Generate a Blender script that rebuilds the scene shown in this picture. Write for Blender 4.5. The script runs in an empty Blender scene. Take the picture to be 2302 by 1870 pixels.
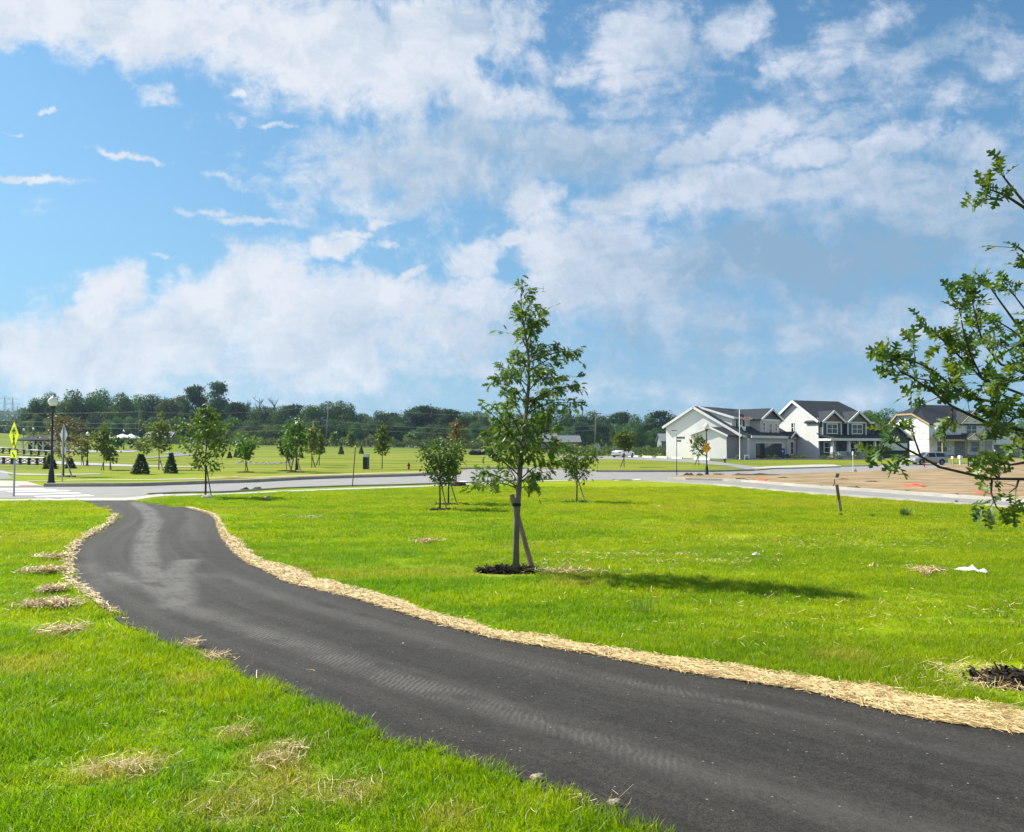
import bpy, bmesh, math, random
import numpy as np
from mathutils import Vector, Matrix, noise as mnoise
R = math.radians
scene = bpy.context.scene
COL = scene.collection
rnd = random.Random(7)
nrg = np.random.default_rng(11)

# ------------------------------------------------------------------ camera geometry (photo pixels -> world)
EYE, FPX, CX, CY, HZ = 1.65, 1800.0, 1151.0, 935.0, 1005.0
PITCH = math.atan((HZ - CY) / FPX)
def ray(px, py):
    v = Vector(((px - CX) / FPX, 1.0, -(py - CY) / FPX))
    c, s = math.cos(PITCH), math.sin(PITCH)
    return Vector((v.x, v.y * c - v.z * s, v.y * s + v.z * c))
def sstep(t):
    t = min(1.0, max(0.0, t)); return t * t * (3 - 2 * t)
RA = [-3, -.95, -.64, -.47, -.14, 0.0, .11, 3]
RZ = [6.5, 6.5, 5.6, 2.9, 1.75, 1.0, 0, 0]
def H(x, y):
    if y <= 60: return 0.0
    return float(np.interp(x / y, RA, RZ)) * sstep((y - 60) / 170.0)
def at(px, py, off=0.0):
    d = ray(px, py); d = d / d.y
    lo, hi = 1.0, 1.0
    y = 1.0
    while y < 900:
        if EYE + d.z * y < H(d.x * y, y): hi = y; break
        lo = y; y *= 1.02
    else: hi = 900
    for _ in range(40):
        m = (lo + hi) / 2
        if EYE + d.z * m < H(d.x * m, m): hi = m
        else: lo = m
    return Vector((d.x * hi, hi, H(d.x * hi, hi) + off))
def at_d(px, py, depth):
    d = ray(px, py); d = d / d.y
    return Vector((d.x * depth, depth, EYE + d.z * depth))
def gnd(px, depth):
    d = ray(px, HZ); x = d.x / d.y * depth
    return Vector((x, depth, H(x, depth)))
def M(base, npx): return npx * base.y / FPX      # native pixels -> metres at the depth of base
def proj(x, y, z):
    c, s = math.cos(PITCH), math.sin(PITCH)
    dz = z - EYE
    f = y * c + dz * s; u = -y * s + dz * c
    return CX + FPX * x / f, CY - FPX * u / f

# ------------------------------------------------------------------ objects, names, labels
def tag(o, label=None, cat=None, group=None, kind=None):
    if label: o['label'] = label
    if cat: o['category'] = cat
    if group: o['group'] = group
    if kind: o['kind'] = kind
    return o
def thing(name, label, cat, loc=(0, 0, 0), rz=0.0, group=None):
    o = bpy.data.objects.new(name, None); COL.objects.link(o)
    o.empty_display_size = .2
    o.location = loc; o.rotation_euler = (0, 0, rz)
    return tag(o, label, cat, group)
def copy_tree(o, parent=None):
    c = o.copy(); COL.objects.link(c)
    if parent: c.parent = parent
    for ch in list(o.children): copy_tree(ch, c)
    return c

class MB:
    def __init__(s): s.v = []; s.f = []; s.m = []
    def add(s, vs, fs, mi=0):
        b = len(s.v); s.v += [tuple(p) for p in vs]
        s.f += [tuple(i + b for i in f) for f in fs]; s.m += [mi] * len(fs)
    def box(s, x0, x1, y0, y1, z0, z1, mi=0):
        s.add([(x0,y0,z0),(x1,y0,z0),(x1,y1,z0),(x0,y1,z0),(x0,y0,z1),(x1,y0,z1),(x1,y1,z1),(x0,y1,z1)],
              [(0,3,2,1),(4,5,6,7),(0,1,5,4),(1,2,6,5),(2,3,7,6),(3,0,4,7)], mi)
    def tube(s, pts, rad, n=8, mi=0, cap=True):
        pts = [Vector(p) for p in pts]
        if not isinstance(rad, (list, tuple)): rad = [rad] * len(pts)
        ref = None; vs = []; fs = []
        for i, p in enumerate(pts):
            t = (pts[min(i + 1, len(pts) - 1)] - pts[max(i - 1, 0)])
            if t.length < 1e-9: t = Vector((0, 0, 1))
            t.normalize()
            if ref is None or abs(ref.dot(t)) > .97:
                ref = Vector((1, 0, 0)) if abs(t.x) < .8 else Vector((0, 1, 0))
            a = (ref - t * ref.dot(t)).normalized(); b = t.cross(a); ref = a
            for k in range(n):
                th = 2 * math.pi * k / n
                vs.append(p + (a * math.cos(th) + b * math.sin(th)) * rad[i])
        for i in range(len(pts) - 1):
            for k in range(n):
                k2 = (k + 1) % n
                fs.append((i*n+k, i*n+k2, (i+1)*n+k2, (i+1)*n+k))
        if cap:
            fs.append(tuple(reversed(range(n)))); fs.append(tuple(range((len(pts)-1)*n, len(pts)*n)))
        s.add(vs, fs, mi)
    def lathe(s, prof, n=16, o=(0, 0, 0), mi=0):     # prof: (r, z)
        vs = []; fs = []
        for r, z in prof:
            for k in range(n):
                th = 2 * math.pi * k / n
                vs.append((o[0] + r * math.cos(th), o[1] + r * math.sin(th), o[2] + z))
        for i in range(len(prof) - 1):
            for k in range(n):
                k2 = (k + 1) % n
                fs.append((i*n+k, i*n+k2, (i+1)*n+k2, (i+1)*n+k))
        fs.append(tuple(reversed(range(n)))); fs.append(tuple(range((len(prof)-1)*n, len(prof)*n)))
        s.add(vs, fs, mi)
    def prism(s, poly, axis, a0, a1, mi=0):          # poly in the two other axes, extruded along axis
        def P(p, a):
            return {'x': (a, p[0], p[1]), 'y': (p[0], a, p[1]), 'z': (p[0], p[1], a)}[axis]
        n = len(poly)
        vs = [P(p, a0) for p in poly] + [P(p, a1) for p in poly]
        fs = [tuple(range(n - 1, -1, -1)), tuple(range(n, 2 * n))]
        fs += [(i, (i + 1) % n, n + (i + 1) % n, n + i) for i in range(n)]
        s.add(vs, fs, mi)
    def slab(s, quad, th, mi=0):                     # quad thickened downwards along its normal
        q = [Vector(p) for p in quad]
        nrm = (q[1] - q[0]).cross(q[2] - q[0]).normalized()
        if nrm.z < 0: nrm = -nrm
        lo = [p - nrm * th for p in q]; n = len(q)
        s.add(q + lo, [tuple(range(n)), tuple(range(2*n-1, n-1, -1))] + [(i, i+n, (i+1) % n + n, (i+1) % n) for i in range(n)], mi)
    def build(s, name, mat, parent=None, smooth=False, loc=None, rz=None, fixn=True):
        me = bpy.data.meshes.new(name)
        me.from_pydata(s.v, [], s.f)
        mats = mat if isinstance(mat, (list, tuple)) else [mat]
        for m in mats: me.materials.append(m)
        if len(mats) > 1: me.polygons.foreach_set('material_index', s.m)
        if fixn:
            bm = bmesh.new(); bm.from_mesh(me)
            bmesh.ops.recalc_face_normals(bm, faces=bm.faces); bm.to_mesh(me); bm.free()
        if smooth:
            me.polygons.foreach_set('use_smooth', [True] * len(me.polygons))
        me.update()
        o = bpy.data.objects.new(name, me); COL.objects.link(o)
        if parent: o.parent = parent
        if loc is not None: o.location = loc
        if rz is not None: o.rotation_euler = (0, 0, rz)
        return o
def npmesh(name, V, F, mat, parent=None, smooth=False, link=True):
    me = bpy.data.meshes.new(name); me.from_pydata(V.tolist(), [], F if isinstance(F, list) else F.tolist())
    me.materials.append(mat)
    if smooth: me.polygons.foreach_set('use_smooth', [True] * len(me.polygons))
    me.update()
    o = bpy.data.objects.new(name, me)
    if link: COL.objects.link(o)
    if parent: o.parent = parent
    return o

# ------------------------------------------------------------------ node helpers
def nd(nt, t, ins=None, **props):
    n = nt.nodes.new(t)
    for k, v in props.items(): setattr(n, k, v)
    for k, v in (ins or {}).items():
        s = n.inputs[k]
        if isinstance(v, bpy.types.NodeSocket): nt.links.new(v, s)
        elif isinstance(v, bpy.types.Node): nt.links.new(v.outputs[0], s)
        else: s.default_value = v
    return n
def math_(nt, op, a, b=0.0, c=None, clamp=False):
    d = {0: a, 1: b}
    if c is not None: d[2] = c
    return nd(nt, 'ShaderNodeMath', d, operation=op, use_clamp=clamp).outputs[0]
def c4(c): return (c[0], c[1], c[2], 1.0)
def mixc(nt, f, a, b, bt='MIX'):
    a = c4(a) if isinstance(a, tuple) and len(a) == 3 else a
    b = c4(b) if isinstance(b, tuple) and len(b) == 3 else b
    return nd(nt, 'ShaderNodeMixRGB', {'Fac': f, 'Color1': a, 'Color2': b}, blend_type=bt).outputs[0]
def mrange(nt, v, a, b, c=0.0, d=1.0, smooth=True):
    return nd(nt, 'ShaderNodeMapRange', {'Value': v, 'From Min': a, 'From Max': b, 'To Min': c, 'To Max': d},
              interpolation_type='SMOOTHSTEP' if smooth else 'LINEAR', clamp=True).outputs[0]
def noise_(nt, vec, scale, detail=4, rough=.55, dist=0.0):
    d = {'Scale': scale, 'Detail': detail, 'Roughness': rough, 'Distortion': dist}
    if vec is not None: d['Vector'] = vec
    return nd(nt, 'ShaderNodeTexNoise', d)
def newmat(name):
    m = bpy.data.materials.new(name); m.use_nodes = True
    nt = m.node_tree; nt.nodes.clear()
    out = nd(nt, 'ShaderNodeOutputMaterial')
    return m, nt, out
MATS = {}
def pm(name, c1, c2=None, scale=6.0, rough=.7, metal=0.0, spec=.3, bump=0.0, bscale=None, detail=4, coat=0.0, stretch=None):
    if name in MATS: return MATS[name]
    m, nt, out = newmat(name)
    if c2 is None: c2 = tuple(x * .82 for x in c1)
    tc = nd(nt, 'ShaderNodeTexCoord')
    vec = tc.outputs['Object']
    if stretch: vec = nd(nt, 'ShaderNodeMapping', {'Vector': vec, 'Scale': stretch}).outputs[0]
    n1 = noise_(nt, vec, scale, detail, .6)
    f = mrange(nt, n1.outputs['Fac'], .3, .7)
    bs = nd(nt, 'ShaderNodeBsdfPrincipled', {'Base Color': mixc(nt, f, c1, c2), 'Roughness': rough, 'Metallic': metal,
                                            'Specular IOR Level': spec, 'Coat Weight': coat})
    if bump:
        n2 = noise_(nt, vec, bscale or scale * 3, 5, .65)
        nt.links.new(nd(nt, 'ShaderNodeBump', {'Height': n2.outputs['Fac'], 'Strength': bump, 'Distance': .02}).outputs[0], bs.inputs['Normal'])
    nt.links.new(bs.outputs[0], out.inputs[0])
    MATS[name] = m
    return m
def leafmat(name, ca, cb, cc, transl=.35, rough=.5, spec=.35, obj=0.25):
    m, nt, out = newmat(name)
    g = nd(nt, 'ShaderNodeNewGeometry'); oi = nd(nt, 'ShaderNodeObjectInfo')
    ramp = nd(nt, 'ShaderNodeValToRGB', {'Fac': g.outputs['Random Per Island']})
    e = ramp.color_ramp.elements
    e[0].color = c4(ca); e[0].position = 0.0; e[1].color = c4(cb); e[1].position = .6
    k = e.new(1.0); k.color = c4(cc)
    hs = nd(nt, 'ShaderNodeHueSaturation', {'Color': ramp.outputs[0], 'Hue': math_(nt, 'ADD', math_(nt, 'MULTIPLY', oi.outputs['Random'], .05 * obj * 2), .5 - .025 * obj * 2),
             'Value': math_(nt, 'ADD', math_(nt, 'MULTIPLY', oi.outputs['Random'], obj * 1.6), 1 - obj * .8)})
    p = nd(nt, 'ShaderNodeBsdfPrincipled', {'Base Color': hs.outputs[0], 'Roughness': rough, 'Specular IOR Level': spec})
    tcol = mixc(nt, 1.0, hs.outputs[0], (1.25, 1.15, .45), 'MULTIPLY')
    t = nd(nt, 'ShaderNodeBsdfTranslucent', {'Color': tcol})
    nt.links.new(nd(nt, 'ShaderNodeMixShader', {0: transl, 1: p.outputs[0], 2: t.outputs[0]}).outputs[0], out.inputs[0])
    MATS[name] = m
    return m
# ------------------------------------------------------------------ camera, sun, sky
cam = bpy.data.cameras.new('camera'); camo = bpy.data.objects.new('camera', cam); COL.objects.link(camo)
cam.sensor_width = 36; cam.sensor_fit = 'HORIZONTAL'; cam.lens = 36 * FPX / 2302
cam.clip_start = .05; cam.clip_end = 9000
camo.location = (0, 0, EYE); camo.rotation_euler = (math.pi / 2 + PITCH, 0, 0)
scene.camera = camo
scene.view_settings.view_transform = 'Standard'; scene.view_settings.look = 'None'
scene.view_settings.gamma = 1.0
EXPO = 0.92
scene.view_settings.exposure = EXPO
SUN_EL = R(43)
SUN_V = Vector((-.89, .455, 0)).normalized() * math.cos(SUN_EL) + Vector((0, 0, math.sin(SUN_EL)))
sl = bpy.data.lights.new('sun', 'SUN'); sl.energy = 4.95; sl.angle = R(.6); sl.color = (1, .95, .86)
so = bpy.data.objects.new('sun', sl); COL.objects.link(so)
so.rotation_euler = SUN_V.to_track_quat('Z', 'Y').to_euler(); so.location = (-30, 15, 40)

SKY_S = 0.09
world = bpy.data.worlds.new('World'); scene.world = world; world.use_nodes = True
nt = world.node_tree; nt.nodes.clear()
wout = nd(nt, 'ShaderNodeOutputWorld')
sky = nd(nt, 'ShaderNodeTexSky', sky_type='NISHITA', sun_disc=False, sun_elevation=SUN_EL,
         sun_rotation=math.atan2(SUN_V.x, SUN_V.y), air_density=1.0, dust_density=.6, ozone_density=2.0, altitude=100)
gen = nd(nt, 'ShaderNodeTexCoord').outputs['Generated']
sep = nd(nt, 'ShaderNodeSeparateXYZ', {0: gen})
yy = math_(nt, 'MAXIMUM', math_(nt, 'ABSOLUTE', sep.outputs[1]), .12)
U = math_(nt, 'DIVIDE', sep.outputs[0], yy)
V = math_(nt, 'MAXIMUM', math_(nt, 'DIVIDE', sep.outputs[2], yy), -.02)
UV = nd(nt, 'ShaderNodeCombineXYZ', {0: U, 1: V, 2: 0.0}).outputs[0]
kk = math_(nt, 'DIVIDE', 1.0, math_(nt, 'ADD', V, .30))
CP = nd(nt, 'ShaderNodeCombineXYZ', {0: math_(nt, 'MULTIPLY', U, kk), 1: math_(nt, 'MULTIPLY', kk, 1.1), 2: 0.0}).outputs[0]
w1 = noise_(nt, UV, 5.0, 5, .55)
def vm(op, a, b): 
    d = {0: a, 1: b}
    return nd(nt, 'ShaderNodeVectorMath', d, operation=op).outputs[0]
wv = vm('MULTIPLY', vm('SUBTRACT', w1.outputs['Color'], (.5, .5, .5)), (.10, .07, 0))
w2 = noise_(nt, UV, 20.0, 6, .68)
wv = vm('ADD', wv, vm('MULTIPLY', vm('SUBTRACT', w2.outputs['Color'], (.5, .5, .5)), (.055, .042, 0)))
UVW = vm('ADD', UV, wv)
def blobset(lst, after=None):
    tot = None if after is None else math_(nt, 'MULTIPLY', after, 1e-7)
    for (cx, cy, rx, ry, rot, wgt) in lst:
        src = UVW
        if tot is not None:      # keeps the chain sequential for the shader compiler
            src = nd(nt, 'ShaderNodeVectorMath', {0: tot, 1: (1e-7, 1e-7, 0), 2: UVW}, operation='MULTIPLY_ADD').outputs[0]
        mp = nd(nt, 'ShaderNodeMapping', {'Vector': src, 'Location': ((cx - CX) / FPX, (HZ - cy) / FPX, 0),
                'Rotation': (0, 0, R(-rot)), 'Scale': (rx * KB / FPX, ry * KB / FPX, 1)}, vector_type='TEXTURE')
        ln = nd(nt, 'ShaderNodeVectorMath', {0: mp.outputs[0]}, operation='LENGTH').outputs['Value']
        b = mrange(nt, ln, 1.75, .15, 0.0, wgt)
        tot = b if tot is None else math_(nt, 'MAXIMUM', tot, b)
    return tot
KB = 1.14
COVER = [
 (1750, 420, 900, 330, -14, .42), (1250, 250, 500, 200, 0, .40), (1900, 160, 600, 160, -24, .42), (1700, 730, 820, 130, 0, .60), (1500, 860, 900, 70, 0, .42), (700, 380, 300, 120, 20, .26), (1150, 620, 200, 140, 0, .3),
 (60, 10, 260, 62, 6, 1), (330, 30, 330, 90, 8, 1), (620, 60, 330, 130, 10, 1), (860, 130, 250, 120, 18, 1), (960, 60, 240, 120, 0, .95), (1040, 220, 160, 60, 6, .85),
 (960, 350, 330, 105, -4, .82), (1290, 330, 190, 75, 4, .78), (800, 455, 170, 40, 8, .62), (640, 480, 90, 34, 30, .45),
 (350, 190, 58, 24, 22, .62), (300, 140, 90, 40, 20, .35), (315, 343, 110, 9, 12, .74), (55, 392, 110, 10, 8, .74), (520, 408, 75, 14, 16, .52), (470, 478, 55, 11, 5, .76), (560, 502, 95, 11, 6, .70),
 (512, 205, 24, 14, 20, .66), (612, 266, 34, 8, 0, .66), (510, 262, 20, 12, 20, .5), (105, 226, 20, 7, 10, .56), (10, 268, 28, 5, 0, .6), (690, 310, 60, 14, 10, .5),
 (700, 565, 40, 28, 30, .8), (755, 572, 50, 20, -8, .85), (860, 562, 34, 12, 0, .6), (830, 505, 40, 15, -10, .66), (770, 540, 60, 14, 0, .6), (350, 582, 36, 8, 10, .5),
 (1065, 590, 75, 46, -14, .9), (925, 618, 44, 14, -16, .85), (1150, 530, 45, 22, -20, .85),
 (235, 660, 72, 55, 0, 1), (180, 715, 90, 40, -20, .95), (60, 745, 90, 40, 0, .9), (600, 625, 105, 72, 0, 1), (480, 680, 160, 70, -16, 1), (740, 690, 160, 80, 10, .98), (900, 690, 170, 60, 6, .92), (1060, 680, 140, 42, 4, .9),
 (300, 780, 420, 95, 0, .95), (700, 780, 380, 85, 0, .9), (1000, 745, 300, 65, 0, .78), (760, 835, 170, 16, -4, .72), (1060, 825, 160, 22, -8, .62), (250, 835, 300, 30, 0, .52), (500, 880, 700, 40, 0, .3),
 (1470, 70, 130, 100, -16, 1), (1400, 130, 110, 60, -40, .82), (1650, 35, 100, 50, -30, .75), (1290, 150, 80, 26, -20, .62), (1190, 225, 110, 40, 10, .75), (1390, 225, 110, 36, 0, .62),
 (1560, 325, 120, 30, -24, .85), (1640, 280, 80, 32, -32, .85), (1760, 250, 170, 50, -28, .82), (1900, 250, 120, 34, -16, .7), (1770, 130, 70, 30, -34, .66), (1880, 130, 90, 34, -40, .62),
 (1800, 330, 150, 42, -14, .82), (2030, 310, 120, 42, -24, .9), (2160, 330, 120, 50, -10, .8), (2120, 90, 150, 50, -24, .66), (2270, 130, 110, 60, -16, .6), (2130, 220, 70, 26, -36, .62), (1960, 40, 140, 40, -20, .55),
 (1210, 445, 70, 38, -20, .92), (1380, 450, 190, 50, -14, .9), (1600, 420, 220, 60, -10, .9), (1850, 400, 220, 50, -8, .85), (2150, 420, 260, 80, 0, .85), (1330, 540, 150, 80, -10, .95), (1300, 640, 140, 60, -14, .95), (1450, 620, 160, 80, 0, .92), (1230, 590, 60, 50, 0, .8),
 (1850, 560, 420, 120, -4, .82), (2230, 500, 260, 110, 0, .8), (2260, 610, 220, 45, -10, .62), (1560, 720, 120, 22, -4, .6), (1690, 745, 120, 22, 0, .62), (2010, 735, 130, 18, -4, .72), (1820, 762, 90, 10, -6, .66), (1500, 790, 420, 50, 0, .45), (2000, 820, 420, 50, 0, .35)]
GREY = [(1020, 350, 300, 95, -2, .85), (1290, 345, 170, 70, 4, .9), (1000, 20, 200, 60, 0, .35), (1560, 100, 110, 90, -20, .5), (1880, 580, 400, 110, -4, 1.25), (1700, 560, 180, 90, -10, 1.1), (2200, 450, 300, 110, 0, .7),
        (2150, 370, 160, 50, 0, .6), (1500, 760, 500, 80, 0, .7), (2000, 800, 420, 60, 0, .7), (700, 770, 500, 70, 0, .25), (1720, 430, 130, 40, -10, .4), (2150, 110, 220, 100, -20, .55), (1150, 760, 220, 70, 0, .55)]
front = mrange(nt, sep.outputs[1], 0.05, .3)
# streak direction leans up to the right on the right of the view, down to the right on the left
st_r = nd(nt, 'ShaderNodeMapping', {'Vector': UV, 'Rotation': (0, 0, R(-24)), 'Scale': (1, 2.2, 1)}).outputs[0]
st_l = nd(nt, 'ShaderNodeMapping', {'Vector': UV, 'Rotation': (0, 0, R(10)), 'Scale': (1, 2.0, 1)}).outputs[0]
lr = mrange(nt, U, -.25, .1)
stv = nd(nt, 'ShaderNodeMix', {'Factor': lr, 4: st_l, 5: st_r}, data_type='VECTOR').outputs[1]
fb = noise_(nt, stv, 6.5, 9, .66, .35)
fb2 = noise_(nt, UV, 24.0, 6, .70, .3)
fb3 = noise_(nt, CP, 1.6, 3, .6, .3)
fsum = math_(nt, 'ADD', math_(nt, 'MULTIPLY', math_(nt, 'SUBTRACT', fb.outputs[0], .5), 1.55), math_(nt, 'MULTIPLY', math_(nt, 'SUBTRACT', fb2.outputs[0], .5), 1.05))
cov = blobset(COVER)
covb = mrange(nt, fb3.outputs[0], .35, .65)
cov = nd(nt, 'ShaderNodeMix', {'Factor': front, 'A': covb, 'B': cov}, data_type='FLOAT').outputs[0]
dens = mrange(nt, math_(nt, 'ADD', cov, fsum), .19, .86)
grey = math_(nt, 'MULTIPLY', blobset(GREY, dens), front)
fshade = noise_(nt, vm('ADD', UVW, (.013, -.02, 0)), 13.0, 9, .68)
sh = math_(nt, 'ADD', math_(nt, 'MULTIPLY', grey, .85), math_(nt, 'MULTIPLY', math_(nt, 'SUBTRACT', fshade.outputs[0], .45), 2.3), clamp=True)
G = SKY_S * 2 ** EXPO
def dc(r, g, b):    # display sRGB -> world colour giving that display value
    f = lambda v: ((v / 255 + .055) / 1.055) ** 2.4 if v > 10 else v / 3294.6
    return (f(r) / G, f(g) / G, f(b) / G)
cl_l = mixc(nt, sh, dc(233, 238, 247), dc(172, 196, 221))
cl_r = mixc(nt, sh, dc(214, 223, 240), dc(140, 174, 204))
cl = mixc(nt, mrange(nt, U, -.35, .35), cl_l, cl_r)
skyc = mixc(nt, 1.0, sky.outputs[0], (.47, .75, .83), 'MULTIPLY')
hz = mrange(nt, V, .62, -.02, smooth=False)
skyc = mixc(nt, math_(nt, 'MULTIPLY', hz, .95), skyc, mixc(nt, mrange(nt, U, -.7, .5), dc(156, 199, 232), dc(126, 173, 213)))
hz2 = mrange(nt, V, .16, .0)
skyc = mixc(nt, math_(nt, 'MULTIPLY', hz2, .55), skyc, mixc(nt, mrange(nt, U, -.6, .5), dc(188, 213, 229), dc(150, 185, 210)))
fin = mixc(nt, dens, skyc, cl)
bg = nd(nt, 'ShaderNodeBackground', {'Color': fin, 'Strength': SKY_S})
nt.links.new(bg.outputs[0], wout.inputs[0])
world.cycles.sampling_method = 'MANUAL'; world.cycles.sample_map_resolution = 512

scene.cycles.max_bounces = 6; scene.cycles.diffuse_bounces = 2; scene.cycles.glossy_bounces = 2; scene.cycles.transmission_bounces = 4; scene.cycles.transparent_max_bounces = 6
# ------------------------------------------------------------------ ground
def lawn_color(nt, pos):
    """green lawn with yellower patches and dry straw-coloured streaks, in world metres"""
    st = nd(nt, 'ShaderNodeMapping', {'Vector': pos, 'Scale': (.55, 1.0, 1.0), 'Rotation': (0, 0, R(12))}).outputs[0]
    a = noise_(nt, st, .45, 5, .6, .4).outputs[0]
    b = noise_(nt, st, 2.6, 5, .65).outputs[0]
    c = noise_(nt, st, .30, 6, .68, .6)
    f1 = mrange(nt, math_(nt, 'ADD', math_(nt, 'MULTIPLY', a, .6), math_(nt, 'MULTIPLY', b, .4)), .40, .62)
    col = mixc(nt, f1, (.112, .232, .002), (.214, .296, .003))
    sp = nd(nt, 'ShaderNodeSeparateXYZ', {0: pos})
    right = mrange(nt, sp.outputs[0], -2.0, 5.0)
    dist = mrange(nt, sp.outputs[1], 6.0, 30.0)
    col = mixc(nt, math_(nt, 'MULTIPLY', math_(nt, 'ADD', math_(nt, 'MULTIPLY', right, .45), math_(nt, 'MULTIPLY', dist, .45)), .95), col, (.258, .312, .003))
    b2 = noise_(nt, st, 7.0, 4, .6).outputs[0]
    dry = mrange(nt, math_(nt, 'ADD', c.outputs[0], math_(nt, 'MULTIPLY', math_(nt, 'SUBTRACT', b2, .5), .35)), .60, .72)
    col = mixc(nt, math_(nt, 'MULTIPLY', dry, .80), col, (.36, .31, .10))
    e = mrange(nt, noise_(nt, st, .9, 6, .72, .8).outputs[0], .41, .58)
    col = mixc(nt, 1.0, col, mixc(nt, e, (.80, .88, .9), (1.08, 1.04, 1.0)), 'MULTIPLY')
    lb = nd(nt, 'ShaderNodeMapping', {'Vector': pos, 'Scale': (.10, .55, 1), 'Rotation': (0, 0, R(-9))}).outputs[0]
    band_ = mrange(nt, noise_(nt, lb, 1.0, 5, .62, .5).outputs[0], .50, .64)
    col = mixc(nt, math_(nt, 'MULTIPLY', math_(nt, 'MULTIPLY', band_, mrange(nt, sp.outputs[1], 6.0, 11.0)), .55), col, (.30, .29, .035))
    for (px, r_) in (((205, 1735), .20), ((300, 1730), .24), ((535, 1655), .16), ((615, 1705), .26), ((660, 1745), .2), ((785, 1790), .22), ((560, 1800), .34), ((1010, 1845), .16), ((140, 1425), .3), ((430, 1530), .2), ((60, 1500), .35), ((1900, 1480), .3), ((1300, 1310), .5)):
        c_ = at(*px); dd = nd(nt, 'ShaderNodeVectorMath', {0: pos, 1: (c_.x, c_.y, .03)}, operation='DISTANCE').outputs['Value']
        mk = mrange(nt, math_(nt, 'ADD', dd, math_(nt, 'MULTIPLY', math_(nt, 'SUBTRACT', b2, .5), r_ * 1.6)), r_ * 1.2, r_ * .3)
        col = mixc(nt, math_(nt, 'MULTIPLY', mk, .45), col, (.34, .29, .075))
    return col
m_ground, nt, out = newmat('lawn_ground')
pos = nd(nt, 'ShaderNodeNewGeometry').outputs['Position']
col = lawn_color(nt, pos)
sp = nd(nt, 'ShaderNodeSeparateXYZ', {0: pos})
far = mrange(nt, sp.outputs[1], 30.0, 60.0)
stp = nd(nt, 'ShaderNodeMapping', {'Vector': pos, 'Scale': (.06, .22, .2)}).outputs[0]
fa = mrange(nt, noise_(nt, stp, 1.0, 6, .6, .5).outputs[0], .35, .66)
fb_ = mrange(nt, noise_(nt, stp, 2.7, 4, .6, .3).outputs[0], .52, .72)
fcol = mixc(nt, fa, (.105, .165, .014), (.230, .245, .022))
fcol = mixc(nt, math_(nt, 'MULTIPLY', fb_, .75), fcol, (.33, .28, .095))
farl = mrange(nt, sp.outputs[1], 85.0, 190.0)
leftm = mrange(nt, sp.outputs[0], 12.0, -12.0)
fcol = mixc(nt, math_(nt, 'MULTIPLY', farl, .55), fcol, (.105, .155, .024))
col = mixc(nt, far, col, fcol)
woods = mrange(nt, sp.outputs[1], 215.0, 245.0)
col = mixc(nt, woods, col, (.03, .05, .012))
grain = noise_(nt, pos, 38.0, 4, .7)
col = mixc(nt, 1.0, col, mixc(nt, grain.outputs[0], (.62, .62, .62), (1.35, 1.35, 1.35)), 'MULTIPLY')
bp = nd(nt, 'ShaderNodeBump', {'Height': grain.outputs[0], 'Strength': .6, 'Distance': .03})
bs = nd(nt, 'ShaderNodeBsdfPrincipled', {'Base Color': col, 'Roughness': .9, 'Specular IOR Level': .05, 'Normal': bp.outputs[0]})
nt.links.new(bs.outputs[0], out.inputs[0])

ys = np.concatenate([np.arange(-60, 60, 6), np.arange(60, 250, 3.5), np.arange(250, 600, 25), np.linspace(650, 1180, 10)])
aa = np.concatenate([np.linspace(-3, -1, 12), np.linspace(-.95, .95, 90), np.linspace(1, 3, 12)])
VV = []; FF = []
for j, y in enumerate(ys):
    for a in aa:
        x = max(-1480.0, min(1480.0, a * max(y, 60.0) + (a * 60 if y < 0 else 0)))
        VV.append((x, y, H(x, y)))
na = len(aa)
for j in range(len(ys) - 1):
    for i in range(na - 1):
        FF.append((j*na+i, j*na+i+1, (j+1)*na+i+1, (j+1)*na+i))
tag(npmesh('ground', np.array(VV), FF, m_ground, smooth=True), kind='structure')

def struct(name, mb, mat): return tag(mb.build(name, mat, fixn=True), kind='structure')
def interp_px(pl, n):
    p = np.array(pl, float); d = np.r_[0, np.cumsum(np.hypot(*np.diff(p, axis=0).T))]
    t = np.linspace(0, d[-1], n)
    return np.c_[np.interp(t, d, p[:, 0]), np.interp(t, d, p[:, 1])]
def strip(name, pa, pb, mat, off, n=24, k=4, th=0.0):
    """a sheet between two traced edges, laid on the terrain"""
    A = interp_px(pa, n); B = interp_px(pb, n)
    mb = MB(); vs = []
    for i in range(n):
        a = at(*A[i]); b = at(*B[i])
        for j in range(k + 1):
            p = a.lerp(b, j / k); vs.append((p.x, p.y, H(p.x, p.y) + off))
    fs = [(i*(k+1)+j, i*(k+1)+j+1, (i+1)*(k+1)+j+1, (i+1)*(k+1)+j) for i in range(n-1) for j in range(k)]
    if th:
        N = len(vs); vs += [(x, y, z - th) for x, y, z in vs]
        ring = [(i*(k+1)) for i in range(n)] + [((n-1)*(k+1)+j) for j in range(1, k+1)] + [(i*(k+1)+k) for i in range(n-2, -1, -1)] + [j for j in range(k-1, 0, -1)]
        fs += [(ring[i], ring[(i+1) % len(ring)], ring[(i+1) % len(ring)]+N, ring[i]+N) for i in range(len(ring))]
    mb.add(vs, fs)
    return struct(name, mb, mat)

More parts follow.
